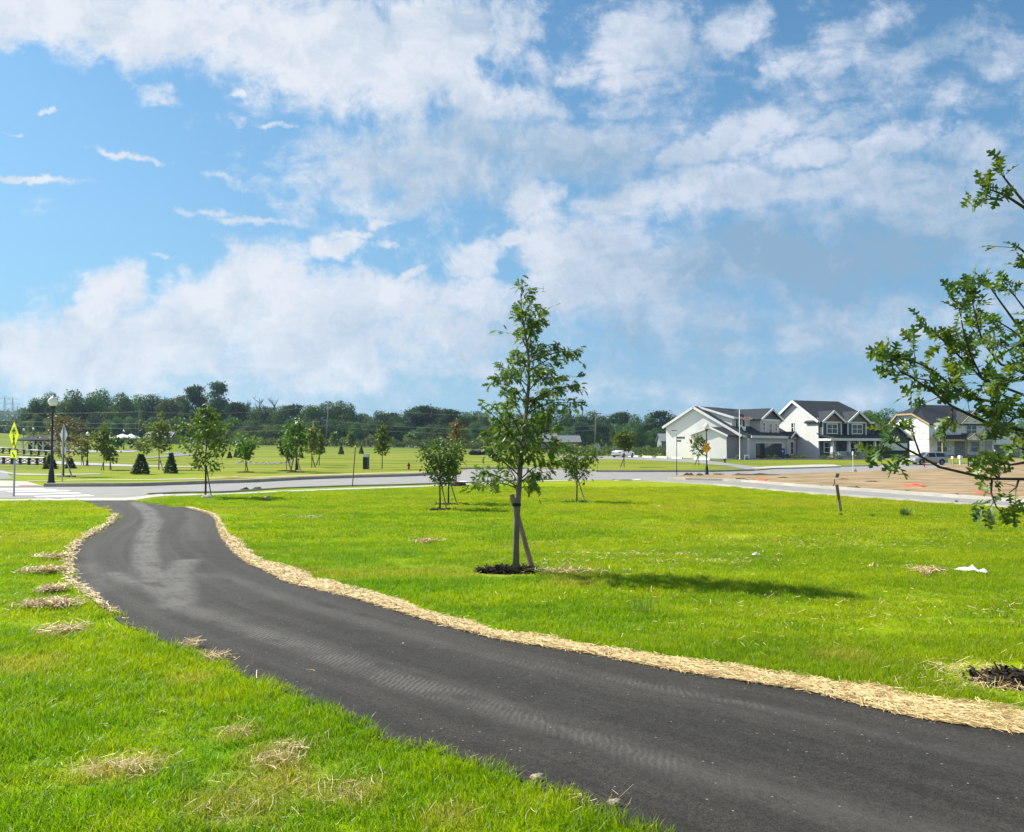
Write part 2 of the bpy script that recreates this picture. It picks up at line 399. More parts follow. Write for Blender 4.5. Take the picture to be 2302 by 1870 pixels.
m_road = pm('road_asphalt', (.265, .255, .242), (.215, .208, .198), 1.2, .85, spec=.25, bump=.25, bscale=60)
m_conc = pm('concrete', (.46, .435, .375), (.36, .345, .30), 1.5, .85, spec=.2, bump=.15, bscale=30)
m_kerb = pm('kerb_concrete', (.40, .375, .31), (.31, .29, .235), 2.0, .85, spec=.2)
m_paint = pm('white_paint', (.74, .74, .72), (.58, .58, .57), 5.0, .7)
m_dirt = pm('bare_dirt', (.38, .285, .165), (.165, .115, .062), 1.3, .95, spec=.1, bump=1.0, bscale=2.6, detail=9, stretch=(.35, 1.0, 1))
m_dirt2 = pm('clod_dirt', (.06, .04, .024), (.13, .088, .048), 3, .95, spec=.1, bump=.8, bscale=9, detail=7)
m_strawearth = pm('straw_earth', (.40, .33, .17), (.29, .27, .08), .7, .95, spec=.1, bump=.5, bscale=6, detail=7)

ROAD_N = [(-420, 1133), (-60, 1121), (110, 1119.5), (300, 1119.5), (330, 1112), (400, 1108.5), (500, 1107.5), (560, 1103.5), (631, 1098.5), (792, 1093), (893, 1091), (963, 1088), (1042, 1085.5), (1140, 1080.5), (1239, 1077.6), (1379, 1079), (1438, 1080.5), (1600, 1089), (1800, 1108), (2040, 1125), (2302, 1144), (2700, 1180)]
ROAD_F = [(-420, 1098), (-60, 1095), (98, 1094.5), (300, 1093.6), (338, 1092.4), (500, 1086.5), (560, 1085), (687, 1078), (800, 1074), (900, 1071.5), (972, 1068.5), (1030, 1066)]
# main road up to the junction
i0 = 13
strip('road', ROAD_N[:i0], ROAD_F, m_road, .006, 40, 6)
# junction and the street running back behind the dirt lot
strip('road', [(1042, 1085.8), (1140, 1080.8), (1239, 1077.9), (1379, 1079.2), (1440, 1080.6), (1500, 1078.5), (1512, 1070), (1600, 1067.5), (1690, 1067), (1800, 1064), (1900, 1061), (2040, 1055), (2110, 1052), (2230, 1047)],
      [(1030, 1065.5), (1034, 1054.5), (1180, 1054), (1290, 1057.5), (1342, 1060.8), (1480, 1061.2), (1600, 1061), (1690, 1058.6), (1730, 1053), (1800, 1052), (1900, 1048.5), (1980, 1047), (2100, 1044), (2230, 1041)], m_road, .005, 46, 6)
# the street coming forward on the right
strip('road', [(1440, 1080.8), (1600, 1089), (1800, 1108), (2040, 1125), (2302, 1144), (2700, 1180)],
      [(1500, 1077), (1560, 1079), (1650, 1081.5), (1800, 1094.5), (2040, 1111.5), (2302, 1130.5), (2700, 1162)], m_road, .004, 30, 5)
strip('parking_street', [(1255, 1031), (1350, 1032), (1420, 1033), (1500, 1036.5), (1560, 1040), (1640, 1048.5), (1700, 1058)],
      [(1240, 1025), (1350, 1025), (1420, 1027), (1500, 1030), (1570, 1033), (1660, 1044.5), (1735, 1053)], m_road, .012, 26, 3)
# dirt lot
strip('dirt_lot', [(1512, 1075), (1560, 1077.6), (1650, 1080), (1800, 1093), (2040, 1110), (2302, 1129), (2700, 1160)],
      [(1516, 1070.5), (1600, 1068), (1690, 1067.5), (1800, 1064.5), (1980, 1058), (2110, 1052.5), (2330, 1038)], m_dirt, .03, 40, 10)
strip('dirt_yard', [(2105, 1052), (2302, 1040), (2500, 1040)], [(2130, 1044), (2302, 1033), (2500, 1031)], m_dirt, .026, 12, 4)
# walks
strip('sidewalk', [(-420, 1141), (-60, 1127), (60, 1125.5), (150, 1125.5), (300, 1125.5), (345, 1118), (373, 1115.5)], [(-420, 1137), (-60, 1123.5), (60, 1122), (108, 1119.8), (292, 1119.8), (322, 1114), (366, 1110.5)], m_conc, .012, 26, 3)
strip('sidewalk', [(373, 1116), (420, 1114.5), (500, 1112), (560, 1110), (620, 1107.2), (740, 1102.2), (874, 1097.5), (963, 1094.2), (1047, 1090), (1140, 1085.5), (1239, 1081.5), (1330, 1080.5)],
      [(366, 1111.5), (420, 1111), (500, 1109.6), (560, 1107.2), (620, 1104), (740, 1099.2), (874, 1094.6), (963, 1091.5), (1047, 1087.4), (1140, 1083), (1239, 1079.6), (1330, 1079.2)], m_conc, .012, 30, 3)
strip('sidewalk', [(60, 1083), (200, 1080.6), (330, 1080), (440, 1078.2), (560, 1076), (680, 1071), (800, 1067), (940, 1063.2), (1010, 1062)], [(60, 1080.6), (200, 1078.6), (330, 1078), (440, 1075.5), (560, 1072), (680, 1067.5), (800, 1063.6), (940, 1059.6), (1010, 1058.5)], m_strawearth, .014, 26, 3)
strip('sidewalk', [(150, 1080.5), (330, 1079.8), (440, 1077.2)], [(150, 1079.2), (330, 1078.4), (440, 1075.6)], m_conc, .022, 10, 2)
strip('ramp', [(-420, 1097), (-60, 1094), (70, 1094), (98, 1093.6)], [(-420, 1080), (-60, 1080), (20, 1081), (60, 1082.5)], m_conc, .014, 14, 4)
m_red = pm('brick_red_mat', (.36, .14, .10), (.28, .10, .07), 8, .8)
strip('tactile_pad', [(40, 1093.3), (96, 1093.3)], [(46, 1091.3), (84, 1091.3)], m_red, .02, 4, 2)
m_ltpath = pm('pale_path', (.36, .35, .32), (.29, .285, .27), .8, .85)
m_dkpath = pm('grey_path', (.21, .215, .215), (.17, .17, .175), .8, .85)
strip('path', [(-300, 1078), (-20, 1078), (28, 1077)], [(-300, 1056), (-20, 1056), (10, 1057)], m_dkpath, .016, 10, 4)
strip('path', [(0, 1062.5), (40, 1068), (100, 1068.4), (160, 1067.8), (226, 1066.6)], [(-10, 1057), (36, 1064.4), (100, 1065.6), (160, 1065.2), (226, 1064.8)], m_ltpath, .02, 16, 2)
strip('path', [(-300, 1036), (0, 1044), (70, 1045), (124, 1043), (200, 1047.5), (300, 1049.4), (370, 1049.8), (460, 1051)], [(-300, 1027), (0, 1031), (70, 1033), (124, 1036.5), (200, 1041), (300, 1045), (370, 1047.4), (460, 1049.6)], m_ltpath, .03, 30, 4)
strip('path', [(122, 1016), (200, 1017), (300, 1016.5), (308, 1015)], [(122, 1012.5), (200, 1012.5), (300, 1012.5), (306, 1013)], m_ltpath, .05, 16, 2)
strip('path', [(322, 1031.5), (360, 1028.5), (400, 1025.5), (436, 1023)], [(322, 1029), (360, 1026), (396, 1021), (436, 1020)], m_dkpath, .05, 14, 2)
strip('path', [(372, 1019.5), (408, 1021)], [(372, 1016.2), (412, 1019)], m_dkpath, .055, 8, 2)
strip('driveway', [(1690, 1052.6), (1740, 1053), (1800, 1052.2), (1893, 1049.4)], [(1692, 1050.8), (1740, 1047.8), (1838, 1044.4), (1876, 1044.6)], m_conc, .02, 12, 3)
strip('driveway', [(1978, 1050), (2060, 1046), (2140, 1044.5)], [(1978, 1046), (2060, 1043.2), (2136, 1041)], m_conc, .034, 8, 3)
# kerbs: real steps
def kerb(name, px, w=.18, h=.13, mat=m_kerb, n=30, side=1):
    P = [at(*p) for p in interp_px(px, n)]
    mb = MB(); vs = []
    for i, p in enumerate(P):
        t = (P[min(i+1, n-1)] - P[max(i-1, 0)]); t.z = 0; t.normalize()
        nn = Vector((-t.y, t.x, 0)) * side
        for (o, z) in ((0, -.05), (0, h), (w, h + .005), (w, -.05)):
            q = p + nn * o; vs.append((q.x, q.y, H(q.x, q.y) + z))
    fs = [(i*4+j, i*4+j+1, (i+1)*4+j+1, (i+1)*4+j) for i in range(n-1) for j in range(3)] + [(0, 1, 2, 3), (n*4-4, n*4-3, n*4-2, n*4-1)]
    mb.add(vs, fs); return struct(name, mb, mat)
kerb('kerb', [(98, 1094.5)] + ROAD_F[3:], .16, .15)
kerb('kerb', [(1342, 1060.8), (1400, 1061.2), (1480, 1061.2), (1600, 1061), (1697, 1058.4)], .16, .13)
kerb('kerb', [(1034, 1054.3), (1100, 1054.1), (1180, 1053.8), (1290, 1057), (1330, 1059)], .16, .12)
kerb('kerb', [(1500, 1076.6), (1530, 1078.4), (1560, 1079.2), (1650, 1081.5), (1800, 1094.5), (2040, 1111.5), (2302, 1130.5), (2700, 1162)], .2, .10, m_conc)
kerb('kerb', [(330, 1112), (400, 1108.5), (500, 1107.5), (560, 1103.5), (631, 1098.5), (792, 1093), (893, 1091), (1042, 1085.7), (1239, 1077.8)], .12, .06, m_conc, side=-1)
kerb('kerb', [(1379, 1079.4), (1438, 1080.8), (1600, 1089.2), (1800, 1108.2), (2040, 1125.2), (2302, 1144.2), (2700, 1180.2)], .12, .06, m_conc, side=-1)
kerb('kerb', [(1700, 1058), (1735, 1054.6), (1800, 1053.2), (1890, 1050.4)], .14, .10, m_conc, n=12)
kerb('kerb', [(1890, 1049), (1980, 1047.4), (2100, 1044.4), (2230, 1041.4)], .14, .10, m_conc, n=12)
# crosswalk bars
def flat(name, px, mat, off):
    mb = MB(); mb.add([tuple(at(*p) + Vector((0, 0, off))) for p in px], [tuple(range(len(px)))]); return struct(name, mb, mat)
for (a, b, c, d) in [((-60, 1098.6), (95, 1098.0), (107, 1099.2), (-60, 1099.9)), ((-60, 1101.4), (120, 1099.9), (134, 1101.2), (-60, 1103.2)), ((10, 1105), (148, 1102.7), (161, 1104.3), (24, 1106.6)),
                    ((32, 1110.8), (172, 1107.2), (187, 1109.2), (36, 1113)), ((76, 1116), (198, 1112.4), (214, 1115.2), (84, 1118.8))]:
    flat('crosswalk_stripe', (a, b, c, d), m_paint, .011)
flat('road_line', [(1030, 1083), (1096, 1087-1), (1098, 1085), (1036, 1081)], m_paint, .012)
flat('road_line', [(1378, 1080), (1438, 1077), (1442, 1078.2), (1384, 1080.6)], m_paint, .012)

# ------------------------------------------------------------------ the asphalt footpath
PR = [(255, 1123.5), (298, 1126.2), (345, 1132), (422, 1142), (470, 1155), (488, 1168), (492, 1184), (503, 1212), (524, 1240), (563, 1271), (612, 1290), (634, 1306), (660, 1316), (700, 1324), (808, 1350), (970, 1400), (1029, 1417), (1123, 1441), (1336, 1475), (1500, 1508), (1601, 1524), (1725, 1543), (1830, 1558), (1932, 1588), (2063, 1620), (2194, 1638), (2302, 1653), (2700, 1725), (3400, 1850)]
PL = [(184, 1124.5), (200, 1129), (222, 1138), (248, 1148), (262, 1160), (250, 1178), (205, 1202), (172, 1227), (160, 1247), (160, 1277), (163, 1296), (172, 1312), (200, 1334), (232, 1362), (262, 1382), (292, 1404), (347, 1424), (393, 1446), (436, 1462), (491, 1484), (562, 1516), (700, 1569), (800, 1615), (887, 1664), (1037, 1695), (1112, 1722), (1187, 1747), (1336, 1812), (1500, 1878), (1700, 1965), (2100, 2160), (2900, 2500)]
def world_line(px): return np.array([tuple(at(*p))[:2] for p in px])
def resample(P, n, smooth=0):
    d = np.r_[0, np.cumsum(np.hypot(*np.diff(P, axis=0).T))]
    t = np.linspace(0, d[-1], n)
    Q = np.c_[np.interp(t, d, P[:, 0]), np.interp(t, d, P[:, 1])]
    for _ in range(smooth):
        Q[1:-1] = .25 * Q[:-2] + .5 * Q[1:-1] + .25 * Q[2:]
    return Q
WR = world_line(PR); WL = world_line(PL)
NP, NK = 420, 44
def resample_by_y(n):
    a = resample(WR, n, 2); b = resample(WL, n, 2)
    return a, b
AR, AL = resample_by_y(NP)
cen = (AR + AL) / 2
sdist = np.r_[0, np.cumsum(np.hypot(*np.diff(cen, axis=0).T))]
def polyd(P, line):                       # distance of points P(N,2) to a polyline
    best = np.full(len(P), 1e9)
    for a, b in zip(line[:-1], line[1:]):
        ab = b - a; t = np.clip(((P - a) @ ab) / (ab @ ab + 1e-12), 0, 1)
        best = np.minimum(best, np.hypot(*(P - (a + t[:, None] * ab)).T))
    return best
fr = np.linspace(-.03, 1.03, NK + 1)
PV = (AL[:, None, :] * (1 - fr[None, :, None]) + AR[:, None, :] * fr[None, :, None])
pv2 = PV.reshape(-1, 2)
PF = [(i*(NK+1)+j, i*(NK+1)+j+1, (i+1)*(NK+1)+j+1, (i+1)*(NK+1)+j) for i in range(NP-1) for j in range(NK)]
def px_line(px): return world_line(px)
def band(px, w):
    return np.clip(1 - polyd(pv2, px_line(px)) / w, 0, 1)
dust = np.zeros(len(pv2)); tread = np.zeros(len(pv2))
dust = np.maximum(dust, band([(305, 1130), (333, 1148), (345, 1172), (332, 1200), (326, 1235), (330, 1275), (352, 1305), (385, 1330), (400, 1352)], .27) * 1.1)
dust = np.maximum(dust, band([(250, 1290), (285, 1305), (330, 1320), (380, 1345)], .24) * .7)
dust = np.maximum(dust, band([(420, 1262), (395, 1290), (405, 1330), (395, 1366)], .28) * .95)
dust = np.maximum(dust, band([(200, 1270), (230, 1300), (205, 1330)], .40) * .35)
dust = np.maximum(dust, band([(430, 1150), (425, 1180), (440, 1215)], .30) * .28)
dust = np.maximum(dust, band([(400, 1285), (520, 1300), (640, 1345)], .45) * .32)
dust = np.maximum(dust, band([(380, 1360), (480, 1386), (737, 1475), (887, 1531), (1018, 1566), (1160, 1606), (1318, 1662), (1500, 1720), (1800, 1800), (2300, 1930)], .40) * .34)
dust = np.maximum(dust, band([(640, 1345), (900, 1420), (1120, 1482), (1250, 1510), (1500, 1555), (1800, 1610), (2302, 1720)], .40) * .26)
tread = np.maximum(tread, band([(396, 1362), (480, 1388), (600, 1430), (737, 1475), (887, 1531), (1018, 1566)], .22) * 1.0)
tread = np.maximum(tread, band([(1018, 1566), (1160, 1606), (1318, 1662), (1500, 1716)], .24) * .55)
tread = np.maximum(tread, band([(1080, 1468), (1170, 1494), (1250, 1510), (1420, 1536), (1700, 1590)], .2) * .45)
V3 = np.c_[pv2, np.full(len(pv2), .010)]
m_path, nt, out = newmat('footpath_asphalt')
uvn = nd(nt, 'ShaderNodeUVMap', uv_map='path')
pos = nd(nt, 'ShaderNodeNewGeometry').outputs['Position']
suv = nd(nt, 'ShaderNodeSeparateXYZ', {0: uvn.outputs[0]})
a_d = nd(nt, 'ShaderNodeAttribute', attribute_name='dust').outputs['Fac']
a_t = nd(nt, 'ShaderNodeAttribute', attribute_name='tread').outputs['Fac']
g1 = noise_(nt, pos, 120, 4, .8); g2 = noise_(nt, pos, 2.2, 6, .65, .5); g3 = noise_(nt, pos, 42, 5, .75)
lane = noise_(nt, nd(nt, 'ShaderNodeMapping', {'Vector': uvn.outputs[0], 'Scale': (3.2, .10, 1)}).outputs[0], 1.6, 4, .55)
col = mixc(nt, mrange(nt, g2.outputs[0], .3, .7), (.024, .0215, .0175), (.035, .032, .027))
col = mixc(nt, mrange(nt, lane.outputs[0], .35, .7), col, (.050, .046, .039))
col = mixc(nt, 1.0, col, mixc(nt, mrange(nt, g1.outputs[0], .34, .68, smooth=False), (.12, .12, .12), (2.1, 2.1, 2.1)), 'MULTIPLY')
col = mixc(nt, 1.0, col, mixc(nt, mrange(nt, g3.outputs[0], .32, .66, smooth=False), (.45, .45, .45), (1.5, 1.48, 1.42)), 'MULTIPLY')
scr = noise_(nt, nd(nt, 'ShaderNodeMapping', {'Vector': uvn.outputs[0], 'Scale': (14, 2.2, 1)}).outputs[0], 1.0, 5, .65)
df = math_(nt, 'MULTIPLY', mrange(nt, a_d, .0, .75), mrange(nt, math_(nt, 'ADD', math_(nt, 'MULTIPLY', g2.outputs[0], .5), math_(nt, 'MULTIPLY', scr.outputs[0], 0.5)), .30, .56))
col = mixc(nt, math_(nt, 'MULTIPLY', df, .66), col, (.17, .163, .15))
wob = noise_(nt, pos, 9, 3, .6)
rib = math_(nt, 'SINE', math_(nt, 'ADD', math_(nt, 'MULTIPLY', math_(nt, 'ADD', suv.outputs[1], math_(nt, 'MULTIPLY', suv.outputs[0], .9)), 128.0), math_(nt, 'MULTIPLY', wob.outputs[0], 11.0)))
tm = math_(nt, 'MULTIPLY', mrange(nt, a_t, .12, .62), mrange(nt, rib, -.1, .8))
tm = math_(nt, 'MULTIPLY', tm, mrange(nt, g2.outputs[0], .34, .56))
col = mixc(nt, math_(nt, 'MULTIPLY', tm, .78), col, (.135, .127, .112))
ch = nd(nt, 'ShaderNodeTexVoronoi', {'Vector': pos, 'Scale': 22.0, 'Randomness': 1.0})
chm = math_(nt, 'MULTIPLY', math_(nt, 'LESS_THAN', ch.outputs['Distance'], .12), math_(nt, 'GREATER_THAN', nd(nt, 'ShaderNodeSeparateColor', {0: ch.outputs['Color']}).outputs[0], .88))
col = mixc(nt, math_(nt, 'MULTIPLY', chm, .8), col, (.38, .36, .31))
smu = mrange(nt, noise_(nt, nd(nt, 'ShaderNodeMapping', {'Vector': pos, 'Scale': (3.0, 7.0, 1), 'Rotation': (0, 0, R(30))}).outputs[0], 1.0, 5, .7).outputs[0], .66, .76)
col = mixc(nt, math_(nt, 'MULTIPLY', smu, .30), col, (.16, .155, .14))
hgt = math_(nt, 'ADD', g1.outputs[0], math_(nt, 'MULTIPLY', g3.outputs[0], .8))
bp = nd(nt, 'ShaderNodeBump', {'Height': hgt, 'Strength': 1.0, 'Distance': .012})
bs = nd(nt, 'ShaderNodeBsdfPrincipled', {'Base Color': col, 'Roughness': .78, 'Specular IOR Level': .28, 'Normal': bp.outputs[0]})
nt.links.new(bs.outputs[0], out.inputs[0])
po = npmesh('footpath', V3, PF, m_path); tag(po, kind='structure')
me = po.data
width = np.hypot(*(AR - AL).T)
uvv = np.stack([np.broadcast_to(fr[None, :], (NP, NK+1)) * width[:, None], np.broadcast_to(sdist[:, None], (NP, NK+1))], -1).reshape(-1, 2)
ul = me.uv_layers.new(name='path')
li = np.empty(len(me.loops), np.int32); me.loops.foreach_get('vertex_index', li)
ul.data.foreach_set('uv', uvv[li].ravel())
for nm, arr in (('dust', dust), ('tread', tread)):
    at_ = me.attributes.new(nm, 'FLOAT', 'POINT'); at_.data.foreach_set('value', arr.astype(np.float32))

# ------------------------------------------------------------------ straw along the path
SO = [(430, 1141), (482, 1158), (500, 1178), (511, 1195), (550, 1229), (606, 1257), (655, 1275), (700, 1289), (808, 1322), (970, 1367), (1112, 1399), (1262, 1429), (1400, 1458), (1500, 1478), (1601, 1487), (1733, 1508), (1819, 1515), (1875, 1533), (2007, 1536), (2082, 1557), (2175, 1583), (2302, 1597), (2700, 1655), (3300, 1760)]
WSO = world_line(SO)
m_straw, nt, out = newmat('dry_straw')
g = nd(nt, 'ShaderNodeNewGeometry')
ramp = nd(nt, 'ShaderNodeValToRGB', {'Fac': g.outputs['Random Per Island']})
e = ramp.color_ramp.elements; e[0].color = (.42, .30, .11, 1); e[1].color = (.68, .52, .24, 1); e[1].position = .55
k_ = e.new(1.0); k_.color = (.80, .66, .38, 1); k_ = e.new(.15); k_.color = (.30, .19, .07, 1)
bs = nd(nt, 'ShaderNodeBsdfPrincipled', {'Base Color': ramp.outputs[0], 'Roughness': .55, 'Specular IOR Level': .3})
tr = nd(nt, 'ShaderNodeBsdfTranslucent', {'Color': ramp.outputs[0]})
nt.links.new(nd(nt, 'ShaderNodeMixShader', {0: .15, 1: bs.outputs[0], 2: tr.outputs[0]}).outputs[0], out.inputs[0])
m_strawbed = pm('straw_bed', (.46, .34, .15), (.28, .19, .075), 22, .9, spec=.1, bump=1.0, bscale=60, detail=6)
def strands(P, zb, length=(.05, .15), w=.0013, tilt=.25, lift=.03, ang=None):
    """P (N,2) positions -> arched flat straws"""
    n = len(P)
    a = nrg.uniform(0, 2*math.pi, n) if ang is None else ang
    L = nrg.uniform(*length, n); tl = nrg.normal(0, tilt, n); bend = nrg.normal(0, .16, n)
    wd = w * nrg.uniform(.7, 1.5, n) * np.clip(np.hypot(P[:, 0], P[:, 1]) / 5.0, .9, 2.4)
    ts = np.array([-.5, -.17, .17, .5])
    dx, dy = np.cos(a), np.sin(a)
    z0 = zb + nrg.uniform(0, lift, n)
    V = np.empty((n, 8, 3))
    for i, t in enumerate(ts):
        s = t * L; b = bend * L * (t * t - .1) * 2
        cx = P[:, 0] + dx * s - dy * b; cy = P[:, 1] + dy * s + dx * b
        cz = np.maximum(z0 + s * np.sin(tl) , .006)
        for q, sg in enumerate((-1, 1)):
            V[:, i*2+q, 0] = cx - dy * wd * sg; V[:, i*2+q, 1] = cy + dx * wd * sg; V[:, i*2+q, 2] = cz + sg * wd * .5
    f0 = np.array([[0, 1, 3, 2], [2, 3, 5, 4], [4, 5, 7, 6]])
    F = (f0[None] + (np.arange(n) * 8)[:, None, None]).reshape(-1, 4)
    return V.reshape(-1, 3), F
ia = int(np.argmin(np.hypot(*(AR - WSO[0]).T)))
ORs = resample(WSO, 260, 2)
# inner edge facing the outer edge, walked from its first point outwards
INs = resample(AR[ia:ia + int(np.argmin(np.hypot(*(AR[ia:] - WSO[-1]).T))) + 1], 260, 1)
vs = []; fs = []
KS = 8
for i in range(260):
    wq = .62 + .5 * (mnoise.noise(Vector((i * .045, 2.2, 0))) + .5 * mnoise.noise(Vector((i * .21, 7.2, 0))))
    for j in range(KS + 1):
        t = j / KS; p = INs[i] * (1 - t * wq) + ORs[i] * t * wq
        z = .014 + .016 * math.sin(math.pi * min(1, max(0, t))) ** .7 * (.6 + .8 * mnoise.noise(Vector((p[0]*3, p[1]*3, 0))))
        vs.append((p[0], p[1], max(z, .013)))
fs = [(i*(KS+1)+j, i*(KS+1)+j+1, (i+1)*(KS+1)+j+1, (i+1)*(KS+1)+j) for i in range(259) for j in range(KS)]
tag(npmesh('straw_bed', np.array(vs), fs, m_strawbed, smooth=True), 'pale straw mulch lining the right edge of the dark footpath', 'straw', kind='stuff')
N = 46000
ti = nrg.uniform(0, 1, N) ** .8; idx = ti * 258.99; i0_ = idx.astype(int); fx = (idx - i0_)[:, None]
A_ = INs[i0_] * (1 - fx) + INs[i0_ + 1] * fx; B_ = ORs[i0_] * (1 - fx) + ORs[i0_ + 1] * fx
tt = np.clip(nrg.normal(.5, .27, N), 0.0, 1.0)[:, None]
tt = tt * (.70 + .55 * np.array([mnoise.noise(Vector((k * .045, 2.2, 0))) + .5 * mnoise.noise(Vector((k * .21, 7.2, 0))) for k in idx]))[:, None]; SP = A_ * (1 - tt) + B_ * tt
dirp = np.arctan2(*(INs[np.minimum(i0_+2, 259)] - INs[i0_])[:, ::-1].T)
ang = dirp + nrg.normal(0, .75, N)
SV, SF = strands(SP, .014, ang=ang, lift=.022, tilt=.12)
# straw lying on the left verge and scattered clumps
LV = [SV]; LF = [SF]; off = len(SV)
def clump(px, rx, ry, n, ln=(.05, .15), lift=.05, zb=.03):
    global off
    n = int(n * (1.5 if rx < .45 else .9))
    c = at(*px); P = np.c_[c.x + nrg.normal(0, rx * (.55 if c.x < -1 else 1), n), c.y + nrg.normal(0, ry, n)]
    near = c.y < 6.5 and (c.x < 1 or c.y < 6)
    v, f = strands(P, .004 if near else zb, (.04, .10) if near else ln, w=.0009 if near or rx > .45 else .0013, lift=.05 if near else lift, tilt=.5 if near else .35)
    LV.append(v); LF.append(f + off); off += len(v)
def along(line, n, sd, ln=(.05, .15), lift=.05):
    global off
    q = resample(line, 400); k = nrg.integers(0, 400, n); P = q[k] + nrg.normal(0, sd, (n, 2)) - np.array([sd * .7, 0])
    dd = np.gradient(q, axis=0)[k]; v, f = strands(P, .012, ln, lift=lift, tilt=.25, ang=np.arctan2(dd[:, 1], dd[:, 0]) + nrg.normal(0, .9, n))
    LV.append(v); LF.append(f + off); off += len(v)
along(world_line([(262, 1158), (250, 1178), (205, 1202), (172, 1226), (158, 1247), (156, 1277), (158, 1300), (168, 1314)]), 1500, .04)
along(world_line([(168, 1314), (200, 1336), (232, 1364), (262, 1384)]), 300, .02)
for px, rx, ry, n in [((95, 1290), .24, .08, 420), ((128, 1290), .10, .06, 120), ((116, 1332), .13, .08, 260), ((112, 1366), .26, .08, 560), ((120, 1257), .26, .07, 240), ((140, 1425), .20, .10, 160), ((430, 1460), .06, .05, 40), ((480, 1482), .12, .05, 130), ((300, 1732), .16, .07, 190), ((205, 1735), .12, .05, 80), ((535, 1650), .10, .06, 80), ((620, 1715), .13, .07, 170), ((660, 1690), .12, .05, 80), ((785, 1790), .07, .10, 100), ((550, 1800), .35, .16, 130), ((1020, 1845), .12, .05, 40), ((1290, 1840), .10, .03, 12), ((1355, 1812), .10, .03, 14),
                      ((2170, 1510), .25, .12, 260), ((2230, 1550), .35, .10, 300), ((2085, 1288), .10, .07, 150), ((700, 1166), .5, .2, 160), ((960, 1221), .22, .12, 140), ((1270, 1290), .25, .10, 160), ((1245, 1275), .5, .3, 100)]:
    clump(px, rx, ry, n)
for px, rx, ry, n in [((1420, 1252), .9, .10, 300), ((1580, 1268), .7, .10, 260), ((1480, 1290), 1.2, .3, 120), ((1750, 1350), 1.5, .35, 200), ((2000, 1370), 1.2, .4, 160), ((1650, 1415), 1.4, .2, 60), ((1900, 1230), 2.0, .35, 420), ((1750, 1215), 1.5, .25, 320), ((2100, 1400), .8, .3, 160), ((1750, 1450), 1.2, .2, 90), ((350, 1600), .9, .4, 100)]:
    clump(px, rx, ry, n, (.03, .075), .05, .03)
P_ = resample(AL, 3000)[400:2800:1]; P_ = P_[nrg.uniform(0, 1, len(P_)) < .035] + nrg.normal(0, .03, (1, 2))
v, f = strands(P_ + nrg.normal(0, .03, P_.shape), .02, (.03, .09)); LV.append(v); LF.append(f + off); off += len(v)
tag(npmesh('loose_straw', np.concatenate(LV), np.concatenate(LF), m_straw), 'loose golden straw strands strewn beside the footpath and over the lawn', 'straw', kind='stuff')

# ------------------------------------------------------------------ grass blades
m_blade, nt, out = newmat('grass_blade')
pos = nd(nt, 'ShaderNodeNewGeometry')
col = lawn_color(nt, pos.outputs['Position'])
rpi = pos.outputs['Random Per Island']
col = mixc(nt, 1.0, col, mixc(nt, rpi, (.95, 1.02, .92), (1.50, 1.38, 1.3)), 'MULTIPLY')
col = mixc(nt, math_(nt, 'MULTIPLY', math_(nt, 'GREATER_THAN', rpi, .978), .8), col, (.46, .38, .15))
bs = nd(nt, 'ShaderNodeBsdfPrincipled', {'Base Color': col, 'Roughness': .42, 'Specular IOR Level': .32})
tr = nd(nt, 'ShaderNodeBsdfTranslucent', {'Color': mixc(nt, 1.0, col, (1.5, 1.45, .6), 'MULTIPLY')})
nt.links.new(nd(nt, 'ShaderNodeMixShader', {0: .5, 1: bs.outputs[0], 2: tr.outputs[0]}).outputs[0], out.inputs[0])
def tile(name, rad, n, h, w, seed):
    g = np.random.default_rng(seed)
    r = rad * np.sqrt(g.uniform(0, 1, n)); a = g.uniform(0, 2*math.pi, n)
    bx, by = r * np.cos(a), r * np.sin(a)
    hh = g.uniform(*h, n) * (1 + .5 * (g.uniform(0, 1, n) > .96)); ld = g.uniform(0, 2*math.pi, n); ln = g.uniform(.15, .95, n) * hh
    fa = g.uniform(0, 2*math.pi, n); ww = w * g.uniform(.7, 1.3, n)
    V = np.empty((n, 5, 3))
    for i, t in enumerate((0, .55, 1.0)):
        cx = bx + np.cos(ld) * ln * t * t; cy = by + np.sin(ld) * ln * t * t; cz = hh * (t - .22 * t * t * (ln / hh)) - .005
        wt = ww * (1, .8, 0)[i]
        if i < 2:
            V[:, i*2, 0] = cx - np.cos(fa)*wt; V[:, i*2, 1] = cy - np.sin(fa)*wt; V[:, i*2, 2] = cz
            V[:, i*2+1, 0] = cx + np.cos(fa)*wt; V[:, i*2+1, 1] = cy + np.sin(fa)*wt; V[:, i*2+1, 2] = cz
        else: V[:, 4, 0] = cx; V[:, 4, 1] = cy; V[:, 4, 2] = cz
    F = []
    for k in range(n): b = k*5; F += [(b, b+1, b+3, b+2), (b+2, b+3, b+4)]
    return npmesh(name, V.reshape(-1, 3), F, m_blade, link=False)
def inpoly(P, poly):
    x, y = P.T; r = np.zeros(len(P), bool); j = len(poly) - 1
    for i in range(len(poly)):
        xi, yi = poly[i]; xj, yj = poly[j]
        c = ((yi > y) != (yj > y)) & (x < (xj - xi) * (y - yi) / (yj - yi + 1e-12) + xi)
        r ^= c; j = i
    return r
POLY_PATH = np.r_[AL, AR[::-1]]
POLY_STRAW = np.r_[INs, ORs[::-1]]
LIMX = [p[0] for p in ROAD_N]
LIMY = [1141, 1127, 1127, 1127, 1119, 1117.5, 1113.5, 1111, 1106.6, 1102, 1098, 1095.5, 1091.5, 1086.5, 1082, 1080.3, 1082, 1090.5, 1109.5, 1126.5, 1145.5, 1182]
MULCH = []      # (x, y, r) filled below, kept free of grass
